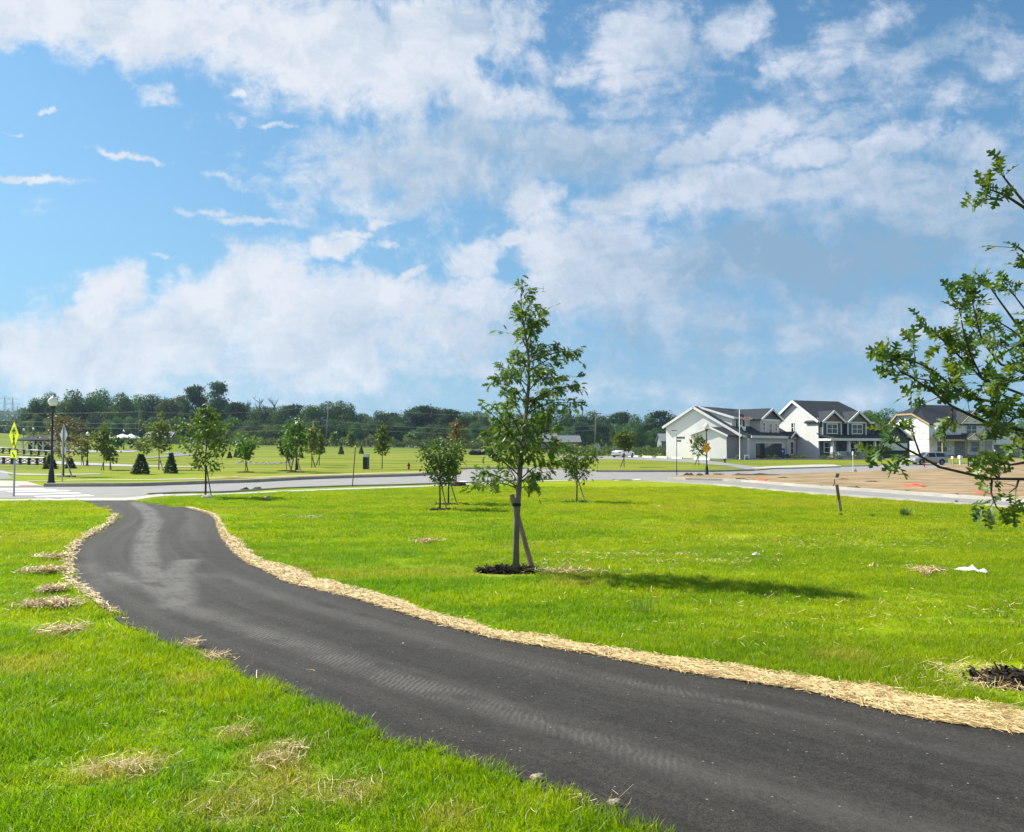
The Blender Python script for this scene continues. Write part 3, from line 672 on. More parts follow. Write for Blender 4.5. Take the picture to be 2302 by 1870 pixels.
for px, rad in [((1140, 1288), .43), ((2290, 1530), .52), ((989, 1146), .5), ((1009, 1134), .5), ((1298, 1128.5), .55), ((462, 1119.5), .35)]:
    p = at(*px); MULCH.append((p.x, p.y, rad))
def scatter(name, tiles, y0, y1, step, sc, label, edge):
    X = []
    for y in np.arange(y0, y1, step):
        lim = y * .68 + 1.6
        xs = np.arange(-lim, lim, step); X.append(np.c_[xs, np.full(len(xs), y)])
    P = np.concatenate(X); P += nrg.uniform(-.5, .5, P.shape) * step * 1.2
    keep = ~inpoly(P, POLY_PATH)
    keep &= polyd(P, AL[::4]) > edge * .8
    keep &= (polyd(P, INs[::3]) > edge * 1.3)
    mid_ = INs[::4] * .34 + ORs[::4] * .66
    keep &= ~inpoly(P, np.r_[INs[::4], mid_[::-1]])
    c, s = math.cos(PITCH), math.sin(PITCH); f = P[:, 1] * c - EYE * s; u = -P[:, 1] * s - EYE * c
    pyy = CY - FPX * u / f; pxx = CX + FPX * P[:, 0] / f
    keep &= pyy > np.interp(pxx, LIMX, LIMY) + 1
    keep &= ~((pxx > 100) & (pxx < 345) & (pyy < 1126.5))
    for mx, my, mr in MULCH: keep &= np.hypot(P[:, 0] - mx, P[:, 1] - my) > mr + edge * .5
    # thin, dry patches carry fewer and shorter blades
    dry = np.array([mnoise.fractal(Vector((p[0]*.55, p[1]*.8, 3.7)), 1.0, 2.0, 4) for p in P])
    keep &= nrg.uniform(0, 1, len(P)) > np.clip(dry * .8 - .15, 0, .35)
    P = P[keep]; dry = dry[keep]
    n = len(P)
    me = bpy.data.meshes.new(name); me.from_pydata(np.c_[P, np.zeros(n)].tolist(), [], [])
    rot = np.c_[nrg.normal(0, .10, n), nrg.normal(0, .10, n), nrg.uniform(0, 6.283, n)].astype(np.float32)
    hz_ = np.array([mnoise.noise(Vector((p[0]*1.3, p[1]*1.3, 9.1))) for p in P])
    hs = np.clip(1 + hz_ * .40 - np.clip(dry, 0, 1) * .4, .45, 1.6) * nrg.uniform(.8, 1.2, n)
    s3 = np.c_[np.full(n, sc), np.full(n, sc), hs * sc].astype(np.float32)
    me.attributes.new('rot', 'FLOAT_VECTOR', 'POINT').data.foreach_set('vector', rot.ravel())
    me.attributes.new('scl', 'FLOAT_VECTOR', 'POINT').data.foreach_set('vector', s3.ravel())
    o = bpy.data.objects.new(name, me); COL.objects.link(o); me.materials.append(m_blade)
    coll = bpy.data.collections.new(name + '_blades')
    for t in tiles: coll.objects.link(t)
    ng = bpy.data.node_groups.new(name, 'GeometryNodeTree')
    ng.interface.new_socket('Geometry', in_out='INPUT', socket_type='NodeSocketGeometry')
    ng.interface.new_socket('Geometry', in_out='OUTPUT', socket_type='NodeSocketGeometry')
    gi = nd(ng, 'NodeGroupInput'); go = nd(ng, 'NodeGroupOutput')
    ci = nd(ng, 'GeometryNodeCollectionInfo', {'Collection': coll, 'Separate Children': True, 'Reset Children': True})
    r_ = nd(ng, 'GeometryNodeInputNamedAttribute', {'Name': 'rot'}, data_type='FLOAT_VECTOR')
    s_ = nd(ng, 'GeometryNodeInputNamedAttribute', {'Name': 'scl'}, data_type='FLOAT_VECTOR')
    ip = nd(ng, 'GeometryNodeInstanceOnPoints', {'Points': gi.outputs[0], 'Instance': ci.outputs[0], 'Pick Instance': True,
             'Rotation': r_.outputs[0], 'Scale': s_.outputs[0]})
    ng.links.new(ip.outputs[0], go.inputs[0])
    md = o.modifiers.new('blades', 'NODES'); md.node_group = ng
    print('grass', name, n)
    return tag(o, label, 'grass', kind='stuff')
scatter('near_grass', [tile('tuft_a%d' % i, .085, 80, (.035, .080), .0021, 100+i) for i in range(6)], 2.4, 7.0, .085, 1.0, 'long bright green grass blades in the near lawn on both sides of the footpath', .05)
scatter('mid_grass', [tile('tuft_b%d' % i, .15, 120, (.03, .062), .0028, 200+i) for i in range(5)], 7.0, 14.0, .14, 1.0, 'bright green lawn grass around the young staked tree', .10)
scatter('far_grass', [tile('tuft_c%d' % i, .32, 260, (.025, .05), .005, 300+i) for i in range(5)], 14.0, 33.0, .27, 1.0, 'yellow green lawn grass reaching back to the road', .16)
# ------------------------------------------------------------------ leaves, trees
def leaf_template(half, zf=.25, droop=.2):
    V = []; F = []
    n = len(half)
    for (x, y) in half:
        d = -droop * y * y
        V += [(-x, y, zf * x + d), (0, y, d), (x, y, zf * x + d)]
    for i in range(n - 1):
        a, b = i*3, (i+1)*3
        F += [(a, a+1, b+1, b), (a+1, a+2, b+2, b+1)]
    return np.array(V), F
OAK = leaf_template([(.010, 0), (.012, .12), (.20, .18), (.05, .25), (.07, .31), (.30, .36), (.42, .48), (.07, .47), (.07, .56), (.24, .64), (.36, .80), (.07, .72), (.07, .80), (.15, .93), (.0, 1.04)], .22, .22)
PINOAK = leaf_template([(.012, 0), (.05, .12), (.20, .26), (.06, .32), (.26, .50), (.07, .55), (.22, .76), (.05, .78), (.0, 1.02)], .30, .25)
SIMPLE = leaf_template([(.0, 0), (.30, .42), (.0, 1.0)], .25, .15)
def leaves(tmpl, pos, d, nrm, size):
    V0, F0 = tmpl; K = len(V0); n = len(pos)
    d = d / (np.linalg.norm(d, axis=1, keepdims=True) + 1e-9)
    nrm = nrm - d * np.sum(nrm * d, axis=1, keepdims=True)
    nrm = nrm / (np.linalg.norm(nrm, axis=1, keepdims=True) + 1e-9)
    x = np.cross(d, nrm)
    V = pos[:, None, :] + size[:, None, None] * (V0[None, :, 0:1] * x[:, None, :] + V0[None, :, 1:2] * d[:, None, :] + V0[None, :, 2:3] * nrm[:, None, :])
    F = []
    for k in range(n):
        b = k * K; F += [tuple(i + b for i in f) for f in F0]
    return V.reshape(-1, 3), F
m_bark = pm('bark', (.115, .095, .075), (.19, .165, .135), 9, .9, spec=.1, bump=.8, bscale=30, stretch=(1, 1, .3))
m_barkd = pm('dark_bark', (.05, .042, .034), (.09, .075, .06), 9, .9, spec=.1, bump=.6, bscale=40, stretch=(1, 1, .3))
m_wood = pm('stake_wood', (.34, .26, .16), (.22, .165, .10), 7, .85, spec=.15, bump=.4, bscale=40, stretch=(3, 3, .3))
m_woodg = pm('grey_stake_wood', (.22, .20, .165), (.15, .135, .11), 7, .85, spec=.15, bump=.4, bscale=40, stretch=(3, 3, .3))
m_mulch = pm('black_mulch', (.016, .012, .010), (.055, .042, .033), 30, .95, spec=.1, bump=1.0, bscale=60, detail=7)
m_strap = pm('black_strap', (.012, .012, .012), None, 5, .6)
L_mid = leafmat('leaf_mid', (.055, .125, .014), (.105, .190, .020), (.17, .235, .03), .38)
L_dark = leafmat('leaf_dark', (.035, .095, .016), (.065, .145, .02), (.11, .18, .025), .34)
L_yel = leafmat('leaf_yellow', (.080, .140, .022), (.115, .175, .028), (.17, .19, .04), .40)
L_red = leafmat('leaf_russet', (.115, .085, .045), (.155, .11, .062), (.11, .13, .045), .35)
L_oak = leafmat('leaf_oak', (.046, .115, .024), (.085, .165, .026), (.18, .245, .03), .42, .45, .5, obj=.05)
L_ctr = leafmat('leaf_pin_oak', (.055, .130, .028), (.098, .180, .030), (.18, .23, .04), .42, .45, .5, obj=.05)
L_pale = leafmat('leaf_pale', (.12, .17, .05), (.17, .21, .065), (.22, .25, .09), .4)
L_spr = leafmat('needle_spruce', (.046, .100, .048), (.070, .135, .058), (.11, .175, .07), .30, .6)
L_hyd = leafmat('hydrangea_bloom', (.45, .47, .22), (.60, .60, .36), (.66, .66, .45), .3)

def young_tree(name, label, base, Ht, W, bot=.28, n=700, ls=.11, mat=None, seed=1, shape='oval', group='young trees planted across the lawns', tmpl=SIMPLE, trunk_r=None, lean=0.0, bark=None, nb=22):
    g = np.random.default_rng(seed)
    t = thing(name, label, 'tree', base, 0, group)
    mb = MB()
    r0 = trunk_r or max(.022, Ht * .009)
    wob = [Vector((lean * z * Ht + g.normal(0, .008) * Ht * z, g.normal(0, .008) * Ht * z, z * Ht * .96)) for z in np.linspace(0, 1, 9)]
    wob[0].z = -.03
    mb.tube(wob, [r0 * (1.15 - .95 * i / 8) for i in range(9)], 7)
    def tp(z):
        f = z * 8 / .96; i = min(7, max(0, int(f))); return wob[i].lerp(wob[i+1], min(1.0, f - i))
    P = []; D = []
    ends = []
    for k in range(nb):
        zf = bot + (.90 - bot) * (k / (nb - 1)) ** .9
        az = k * 2.399 + g.normal(0, .3)
        u = (zf - bot) / (1 - bot)
        if shape == 'oval': prof = .42 + 1.0 * math.sin(math.pi * min(1, u * .88 + .12)) ** .8 if u < .55 else 1.42 * (1 - u) ** .75 * 1.25
        elif shape == 'narrow': prof = (.75 + .5 * math.sin(math.pi * min(1, u + .1))) * (1 - u) ** .35
        elif shape == 'vase': prof = .85 + .45 * math.sin(math.pi * u * .8)
        elif shape == 'cone': prof = 1.25 * (1 - u) + .12
        prof = max(.12, prof) * W * .42 * g.uniform(.75, 1.15)
        up = {'oval': .75, 'narrow': 1.0, 'vase': 1.25, 'cone': .45}[shape] + g.normal(0, .15)
        s = tp(zf * .96 * (.72 if shape == 'vase' else .93))
        e = s + Vector((math.cos(az) * prof, math.sin(az) * prof, max(.05, prof * up)))
        if e.z > Ht: e.z = Ht * g.uniform(.93, 1.0)
        m = s.lerp(e, .5) + Vector((0, 0, -prof * .10 if up > .8 else prof * .08))
        mb.tube([s, m, e], [r0 * .34 * (1.1 - u * .6), r0 * .22, r0 * .07], 4, cap=False)
        ends.append((s, m, e, prof))
    ends.append((tp(.6), tp(.8), Vector((wob[-1].x, wob[-1].y, Ht)), W * .15))
    wts = np.array([e[3] for e in ends]) ** .9 + .05 * W; wts /= wts.sum()
    pick = g.choice(len(ends), n, p=wts)
    for i in pick:
        s, m, e, pr = ends[i]
        f = g.uniform(.25, 1.05) ** .8
        p = (s.lerp(m, f * 2) if f < .5 else m.lerp(e, f * 2 - 1))
        j = max(.05, pr * .20) * (.5 + f * .7)
        p = p + Vector((g.normal(0, j), g.normal(0, j), g.normal(0, j * .8)))
        P.append(p); dd = (e - s).normalized() * .5 + Vector((g.normal(0, .6), g.normal(0, .6), g.normal(-.25, .5))); D.append(dd)
    P = np.array(P); D = np.array(D)
    Nn = g.normal(0, .6, P.shape) + np.array([0, 0, .8])
    V, F = leaves(tmpl, P, D, Nn, ls * g.uniform(.7, 1.3, n))
    mb.build('trunk', bark or m_barkd, t, True)
    npmesh('crown', V, F, mat or L_mid, t)
    return t
def stake(label, base_a, top_b, r=.03, mat=None, group='stakes holding up the young trees'):
    a = Vector(base_a); t = thing('tree_stake', label, 'stake', a, 0, group)
    mb = MB(); b = Vector(top_b) - a
    mb.tube([Vector((0, 0, -.04)), b], [r, r], 6)
    o = mb.build('post', mat or m_woodg, t)
    return t
def mulch(label, px, rx, ry, h=.07, n=240, mat=None):
    c = at(*px); t = thing('mulch_ring', label, 'mulch', c, 0, 'mulch rings round the young trees')
    vs = [(0, 0, h)]; fs = []; K = 26; RR = 5
    for j in range(1, RR + 1):
        for k in range(K):
            th = 2*math.pi*k/K; q = j / RR
            wob = 1 + .16 * mnoise.noise(Vector((math.cos(th)*1.6, math.sin(th)*1.6, c.x)))
            z = h * (1 - q ** 2.2) + .02 * mnoise.noise(Vector((math.cos(th)*q*5, math.sin(th)*q*5, c.y))) + (-.02 if j == RR else .012)
            vs.append((rx*q*wob*math.cos(th), ry*q*wob*math.sin(th), z))
    for k in range(K): fs.append((0, 1+k, 1+(k+1) % K))
    for j in range(RR - 1):
        for k in range(K):
            a = 1 + j*K; b = a + K; fs.append((a+k, b+k, b+(k+1) % K, a+(k+1) % K))
    mb = MB(); mb.add(vs, fs)
    g = np.random.default_rng(int(abs(c.x * 100)) + 5)
    for i in range(n):                       # shredded bark chips on the heap
        a = g.uniform(0, 6.28); q = math.sqrt(g.uniform(0, 1.1)); th = g.uniform(0, 6.28); l = g.uniform(.03, .09); w = g.uniform(.005, .014)
        x, y = rx*q*math.cos(a), ry*q*math.sin(a); z = h*max(0, 1-q**2.2) + .018
        dx, dy = math.cos(th)*l, math.sin(th)*l; dz = g.normal(0, .02)
        mb.add([(x-dx-dy*w/l, y-dy+dx*w/l, z-dz), (x+dx-dy*w/l, y+dy+dx*w/l, z+dz), (x+dx+dy*w/l, y+dy-dx*w/l, z+dz), (x-dx+dy*w/l, y-dy-dx*w/l, z-dz)], [(0, 1, 2, 3)])
    mb.build('heap', mat or m_mulch, t, fixn=False)
    return t

# --- the staked pin oak in the middle of the lawn, branches placed round a real trunk
cb = at(1160, 1287); CD = cb.y
def cpt(px, py, dy=0.0):
    p = at_d(px, py, CD + dy); return p - cb
t = thing('oak_sapling', 'tall young oak with drooping narrow leaves, staked in the middle of the near lawn', 'tree', cb)
g = np.random.default_rng(5)
mb = MB()
TR = [(1160, 1292), (1160, 1220), (1162, 1160), (1166, 1100), (1170, 1040), (1176, 980), (1184, 920), (1189, 860), (1188, 800), (1180, 745), (1172, 700), (1171, 660), (1175, 645)]
tr = [cpt(*p) for p in TR]
mb.tube(tr, [.046, .042, .040, .037, .033, .029, .025, .021, .017, .013, .009, .006, .003], 10)
mb.build('trunk', pm('sapling_bark', (.12, .10, .08), (.20, .175, .15), 8, .85, spec=.15, bump=.6, bscale=30, stretch=(1, 1, .35)), t, True)
# (start y on trunk, end px, end py, depth offset, n leaves)
BR = [(1098, 1072, 1088, .15, 60), (1096, 1092, 1062, -.3, 44), (1100, 1206, 1098, .25, 40), (1090, 1120, 1030, .35, 60), (1085, 1238, 1060, -.25, 56), (1080, 1255, 1040, .3, 66), (1070, 1100, 1010, -.35, 60), (1060, 1148, 1000, -.45, 60),
      (1055, 1212, 1010, .45, 64), (1045, 1262, 1000, -.1, 76), (1035, 1090, 975, .1, 60), (1030, 1118, 950, .4, 66), (1020, 1205, 950, -.45, 66), (1010, 1256, 960, .3, 70), (1000, 1100, 925, -.2, 54), (990, 1135, 915, -.4, 60), (985, 1232, 920, -.35, 70), (975, 1272, 905, .1, 50),
      (960, 1088, 905, .2, 26), (950, 1130, 880, .35, 60), (940, 1224, 880, .4, 70), (930, 1300, 905, -.15, 30), (920, 1262, 872, .2, 54), (915, 1118, 850, -.2, 60), (905, 1290, 865, .0, 44), (895, 1145, 835, .3, 60), (880, 1228, 835, -.35, 64), (870, 1125, 822, .1, 40), (860, 1255, 850, .3, 34),
      (850, 1250, 812, -.1, 34), (845, 1160, 795, -.25, 60), (830, 1225, 790, .3, 54), (835, 1278, 795, .15, 24), (815, 1296, 790, .05, 40), (800, 1252, 780, -.15, 20), (800, 1200, 745, .25, 52), (790, 1160, 750, .2, 34), (770, 1212, 720, -.2, 54), (755, 1165, 712, -.1, 34), (745, 1222, 702, .1, 56), (735, 1205, 685, -.1, 40), (715, 1163, 690, .1, 26), (690, 1186, 668, .05, 22), (668, 1170, 645, 0, 26)]
bb = MB(); P = []; D = []
TRY = [p[1] for p in TR][::-1]; TRX = [p[0] for p in TR][::-1]
for (sy, ex, ey, dy, n) in BR:
    s = cpt(np.interp(sy, TRY, TRX), sy); e = cpt(ex, ey, dy)
    L = (e - s).length
    m = s.lerp(e, .5) + Vector((g.normal(0, .03), g.normal(0, .03), .10 * L))
    rr = .006 + .006 * L
    bb.tube([s, s.lerp(m, .5) + Vector((0, 0, .015 * L)), m, m.lerp(e, .5), e], [rr, rr*.85, rr*.65, rr*.45, rr*.25], 5, cap=False)
    n = int(n * 1.6)
    tw = []
    for k in range(max(2, n // 9)):
        f = g.uniform(.3, .98); p = s.lerp(m, f*2) if f < .5 else m.lerp(e, f*2-1)
        q = p + Vector((g.normal(0, .11), g.normal(0, .13), g.normal(.01, .08)))
        bb.tube([p, q], [rr*.3, rr*.12], 3, cap=False); tw.append((p, q))
    tw.append((m.lerp(e, .4), e)); tw.append((m.lerp(e, .7), e + (e - m) * .1))
    for k in range(n):
        p, q = tw[g.integers(len(tw))]; f = g.uniform(.35, 1.08)
        P.append(p.lerp(q, f) + Vector((g.normal(0, .022), g.normal(0, .022), g.normal(0, .02))))
        out_ = (q - p).normalized() * .55 + (e - s).normalized() * .35
        D.append(out_ + Vector((g.normal(0, .55), g.normal(0, .55), g.normal(-.55, .45))))
P = np.array(P); D = np.array(D)
Nn = g.normal(0, .55, P.shape) + np.array([-.1, 0, .75])
V, F = leaves(PINOAK, P, D, Nn, g.uniform(.065, .125, len(P)))
bb.build('branches', m_barkd, t, True)
npmesh('crown', V, F, L_ctr, t)
def lean_stake(label, a, b, r, mat):
    A = at(*a); Bp = at_d(b[0], b[1], A.y + b[2])
    tt = thing('tree_stake', label, 'stake', A, 0, 'stakes holding up the young trees')
    mb = MB(); mb.tube([Vector((0, 0, -.05)), Bp - A], [r * 1.05, r], 10); mb.build('post', mat, tt)
    return tt
lean_stake('thick round wooden stake leaning across the tall oak in the middle of the lawn', (1199, 1280), (1150, 1112, .12), .036, m_wood)
ms = MB(); p = cpt(1162, 1134); ms.lathe([(.058, -.02), (.060, 0), (.058, .02)], 12, (p.x - .005, p.y - .01, p.z))
st = ms.build('strap', m_strap, None, loc=cb); tag(st, 'black rubber strap tying the leaning stake to the tall oak', 'strap')
mulch('round bed of black shredded mulch under the tall oak in the middle of the lawn', (1142, 1285), .42, .20, .05, 420)

# --- the oak just outside the frame on the right, its limbs reaching in
OB = Vector((3.98, 5.75, 0))
t = thing('oak_tree', 'young oak with broad lobed leaves reaching in from the right edge over the lawn', 'tree', OB)
g = np.random.default_rng(21)
def opt(px, py, y): return at_d(px, py, y) - OB
mb = MB()
TRK = [Vector((0, 0, -.05)), Vector((.01, 0, .6)), Vector((.0, .02, 1.3)), Vector((.03, .0, 2.1)), Vector((.0, .03, 2.9)), Vector((.02, 0, 3.7)), Vector((0, 0, 4.3))]
mb.tube(TRK, [.07, .06, .055, .046, .034, .02, .008], 12)
mb.build('trunk', m_barkd, t, True)
LIMBS = [  # polyline in photo pixels with depth, leaf count, leafy from fraction
 ([(2385, 985, 5.75), (2302, 912, 5.5), (2187, 896, 5.3), (2140, 868, 5.2), (2098, 833, 5.15), (2055, 812, 5.1), (2000, 797, 5.05)], 92, .30),
 ([(2385, 1010, 5.75), (2302, 968, 5.3), (2225, 954, 5.1), (2140, 913, 5.0), (2084, 871, 4.95), (2040, 842, 4.9), (2022, 836, 4.9)], 66, .25),
 ([(2385, 940, 5.75), (2302, 888, 5.8), (2209, 852, 5.8), (2153, 797, 5.8), (2120, 765, 5.75), (2092, 742, 5.7)], 74, .35),
 ([(2385, 930, 5.75), (2302, 838, 5.9), (2250, 819, 6.0), (2209, 769, 6.0), (2195, 720, 6.0), (2184, 668, 6.0)], 66, .45),
 ([(2209, 852, 5.8), (2181, 797, 5.6), (2165, 740, 5.5), (2156, 690, 5.5)], 52, .2),
 ([(2385, 880, 5.75), (2330, 800, 5.6), (2290, 735, 5.5), (2250, 680, 5.4), (2222, 640, 5.4)], 46, .35),
 ([(2385, 820, 5.75), (2340, 745, 6.0), (2300, 690, 6.1), (2270, 650, 6.1)], 36, .3),
 ([(2385, 900, 5.75), (2320, 780, 6.2), (2275, 742, 6.3), (2232, 715, 6.3)], 40, .3),
 ([(2385, 1070, 5.75), (2302, 1077, 5.4), (2223, 1076, 5.2), (2112, 1050, 5.05), (2070, 1026, 5.0), (2057, 990, 4.95), (2050, 960, 4.95)], 10, .86),
 ([(2070, 1026, 5.0), (2020, 1000, 4.9), (2000, 985, 4.85)], 22, .0),
 ([(2040, 1012, 4.95), (2025, 1035, 4.9), (2012, 1045, 4.9)], 9, .0),
 ([(2250, 1077, 5.3), (2222, 1060, 5.2), (2205, 1050, 5.2)], 30, .0),
 ([(2230, 1076, 5.2), (2228, 1108, 5.15), (2240, 1140, 5.1), (2250, 1150, 5.1)], 24, .15),
 ([(2290, 1077, 5.4), (2285, 1095, 5.3), (2268, 1108, 5.3)], 14, .0),
 ([(2385, 1030, 5.75), (2302, 1040, 5.2), (2270, 1045, 5.0), (2235, 1035, 4.95)], 20, .3),
 ([(2140, 913, 5.0), (2140, 945, 4.95), (2128, 965, 4.9)], 12, .0),
 ([(2225, 954, 5.1), (2250, 935, 5.0), (2245, 965, 4.9)], 28, .0),
 ([(2385, 960, 5.75), (2320, 930, 5.2), (2280, 940, 5.0), (2262, 955, 4.9)], 38, .25),
 ([(2385, 840, 5.75), (2320, 850, 5.4), (2270, 858, 5.2), (2240, 870, 5.1)], 52, .2),
 ([(2385, 870, 5.75), (2330, 820, 5.5), (2300, 770, 5.3), (2280, 780, 5.2), (2262, 790, 5.2)], 50, .25),
 ([(2187, 896, 5.3), (2160, 890, 5.2), (2130, 880, 5.1)], 26, .1),
 ([(2140, 868, 5.2), (2105, 858, 5.1), (2060, 850, 5.0)], 24, .1),
 ([(2385, 560, 5.75), (2302, 466, 5.5), (2262, 440, 5.4), (2232, 428, 5.4), (2218, 424, 5.35)], 18, .62),
 ([(2385, 545, 5.75), (2302, 455, 5.8), (2272, 418, 5.8), (2255, 396, 5.8), (2250, 385, 5.8)], 12, .66),
 ([(2262, 440, 5.4), (2245, 448, 5.35), (2215, 448, 5.3)], 10, .2),
 ([(2385, 650, 5.75), (2330, 590, 5.6), (2295, 560, 5.6), (2288, 556, 5.6)], 6, .8),
 ([(2385, 700, 5.75), (2330, 640, 5.6), (2300, 600, 5.6)], 8, .7),
 ([(2385, 1000, 5.75), (2340, 1000, 5.5), (2300, 1010, 5.3), (2280, 1000, 5.2)], 18, .2),
]
# limbs on the sides of the crown that lie outside the photograph
made = 0
while made < 34:
    z = g.uniform(1.0, 4.0); az = g.uniform(-2.2, 1.5); L_ = (1.35 - .28 * abs(z - 1.6)) * g.uniform(.6, 1.05); L_ = max(.35, L_)
    e = Vector((math.cos(az) * L_, math.sin(az) * L_, z + L_ * g.uniform(.25, .75)))
    w_ = OB + e
    if w_.x - .645 * w_.y < .45: continue
    s_ = Vector((0, 0, z)); LIMBS.append(([s_, s_.lerp(e, .4) + Vector((0, 0, -.05)), s_.lerp(e, .7), e], int(26 + 34 * L_), .3)); made += 1
bb = MB(); P = []; D = []
for (pl, n, lf) in LIMBS:
    pts = [q if isinstance(q, Vector) else opt(*q) for q in pl]
    m_ = len(pts)
    base_r = .0105 if isinstance(pl[0], Vector) or pl[0][0] > 2380 else .006
    bb.tube(pts, [base_r * (1 - .8 * i / (m_ - 1)) + .0018 for i in range(m_)], 6, cap=False)
    seg = np.r_[0, np.cumsum([(pts[i+1] - pts[i]).length for i in range(m_ - 1)])]
    def pl_at(f):
        s = f * seg[-1]; i = min(m_ - 2, int(np.searchsorted(seg, s, side='right') - 1)); return pts[i].lerp(pts[i+1], (s - seg[i]) / max(1e-6, seg[i+1] - seg[i])), (pts[i+1] - pts[i]).normalized()
    n = max(6, int(n * .98))
    tw = []
    for k in range(max(1, n // 6)):
        f = g.uniform(lf, 1.0); p, d = pl_at(f)
        q = p + d * g.uniform(.03, .10) + Vector((g.normal(0, .05), g.normal(0, .08), g.normal(.025, .05)))
        bb.tube([p, q], [.003, .0015], 4, cap=False); tw.append((p, q, d))
    p, d = pl_at(.97); tw.append((pl_at(.85)[0], pts[-1], d)); 
    for k in range(n):
        p, q, d = tw[k % len(tw)]
        f = 1.0 - .55 * g.uniform(0, 1) ** 1.6
        P.append(p.lerp(q, f) + Vector(g.normal(0, .008, 3)))
        D.append((q - p).normalized() * .8 + d * .3 + Vector((g.normal(0, .65), g.normal(0, .65), g.normal(-.05, .5))))
P = np.array(P); D = np.array(D)
Nn = g.normal(0, .6, P.shape) + np.array([-.15, -.35, .8])
V, F = leaves(OAK, P, D, Nn, g.uniform(.065, .125, len(P)))
bb.build('branches', m_barkd, t, True)
npmesh('crown', V, F, L_oak, t)
mulch('bed of black mulch at the right edge behind the straw strip', (2300, 1531), .42, .20, .05, 160)

# --- young trees across the lawns (label, base px, top y, crown width px, material, shape ...)
def yt(label, px, topy, wpx, mat, shape='oval', bot=.3, n=520, seed=1, stakes=(), mul=None, name='young_tree', ls=None, **k):
    b = at(*px); Ht = M(b, px[1] - topy); W = M(b, wpx) * .90
    l = ls or max(.06, M(b, 7.5))
    n = int(n * 1.15)
    young_tree(name, label, b, Ht, W, bot, n, l, mat, seed, shape, **k)
    for (dx, dy, top) in stakes:
        a = at(px[0] + dx, px[1] + dy); e = b + Vector((0, .02, Ht * top))
        stake('thin stake %s the ' % ('right of' if dx > 0 else 'left of') + label.split(',')[0], a, e, max(.014, M(b, 1.4)), m_woodg)
    if mul:
        mulch(mul, (px[0], px[1]), M(b, 22), M(b, 22) * .8, .06, 60)
yt('tall pointed maple sapling, at the near kerb right of the crosswalk', (462, 1119), 880, 92, L_mid, 'oval', .24, 1250, 3, [(14, -1, .30)], ls=.13, nb=30)
yt('dense round-crowned small tree, nearer of two left of the tall oak', (989, 1146), 984, 84, L_dark, 'vase', .40, 900, 4, [(16, 1, .45)], ls=.10)
yt('thin small tree behind the dense round-crowned tree, left of the tall oak', (1008, 1133), 972, 74, L_dark, 'vase', .42, 700, 5, [(20, -1, .38)], ls=.10)
yt('round-crowned small tree, on the lawn just right of the tall oak', (1297, 1129), 1002, 80, L_mid, 'vase', .40, 800, 6, [(20, 2, .46)], ls=.11)
yt('narrow russet sapling, half bare, on the lawn strip left of the tall oak', (1025, 1091), 921, 46, L_red, 'narrow', .36, 560, 7, [(-18, 0, .2)], ls=.13)
yt('half-withered russet tree, beside the silver diamond sign back', (143, 1071), 910, 74, L_red, 'oval', .22, 900, 8, [(20, 2, .3)], ls=.15, nb=28)
yt('yellow-green sapling, first right of the small lamp post with the hydrant', (233, 1057), 946, 46, L_yel, 'oval', .30, 620, 9, [(-7, 1, .2)])
yt('shorter thin sapling, close beside the yellow-green one right of the lamp post', (247, 1056), 1000, 30, L_yel, 'oval', .3, 260, 10, [(3, 0, .3)])
yt('pale thin sapling, near the far small lamp post and hydrant on the left', (183, 1046), 975, 34, L_pale, 'oval', .3, 300, 11, [(6, 0, .3)])
yt('broad maple sapling turning yellow, between the two dark spruces', (357, 1056), 932, 58, L_yel, 'oval', .34, 860, 12, [(10, 1, .22)], nb=26)
yt('pale thin sapling, behind the left dark spruce', (324, 1034), 981, 36, L_pale, 'oval', .25, 320, 13)
yt('round green sapling on a black mulch ring, left of the rock bed', (552, 1062), 978, 46, L_mid, 'vase', .38, 520, 14, [(6, 0, .3)], 'black mulch ring under the round green sapling left of the rock bed')
yt('small leaning-staked sapling, left of the lamp post that stands among trees', (644, 1059), 977, 36, L_mid, 'vase', .40, 420, 15, [(12, 0, .4)], 'black mulch ring under the small sapling left of the lamp post among trees')
yt('taller full sapling, at the lamp post that stands among trees', (665, 1062), 932, 48, L_mid, 'oval', .28, 800, 16, [(-12, 0, .5), (12, 1, .3)], 'black mulch ring under the taller sapling at the lamp post among trees')
yt('slim pale sapling, left one of the pair before the leaning utility pole', (701, 1051), 951, 36, L_pale, 'narrow', .3, 460, 17, [(8, 0, .25)])
yt('slim pale sapling, right one of the pair before the leaning utility pole', (718, 1046), 966, 24, L_yel, 'narrow', .3, 320, 18, [(-8, 0, .25)])
yt('lone slim pointed tree, right of the black and white monument', (859, 1054), 946, 34, L_mid, 'narrow', .30, 520, 19)
yt('little bright sapling, at the field edge above the left field spruce', (751, 1006), 969, 15, L_mid, 'narrow', .2, 160, 20)
yt('little bright sapling, at the field edge above the right field spruce', (788, 1006), 971, 18, L_mid, 'narrow', .2, 160, 21)
yt('little bright sapling, at the field edge behind the red hydrant', (921, 1006), 972, 20, L_mid, 'narrow', .2, 160, 22)
yt('yellowish street tree, standing in front of the parked white car', (1403, 1050), 962, 38, L_yel, 'oval', .42, 620, 23, [(-9, 0, .24)])
yt('small thin sapling, behind the hedge left of the white gabled house', (1456, 1018), 988, 18, L_mid, 'oval', .2, 160, 24)
yt('airy sapling, in front of the white gable between the street sign and the orange sign', (1571, 1046), 972, 34, L_pale, 'oval', .28, 240, 25, [(-10, 0, .3)])
yt('slender sapling, by the white wall right of the orange diamond sign', (1618, 1030), 982, 20, L_dark, 'narrow', .2, 220, 26)
yt('yellowish small tree, before the stone corner of the white gabled house', (1645, 1030), 985, 20, L_yel, 'oval', .3, 260, 27)
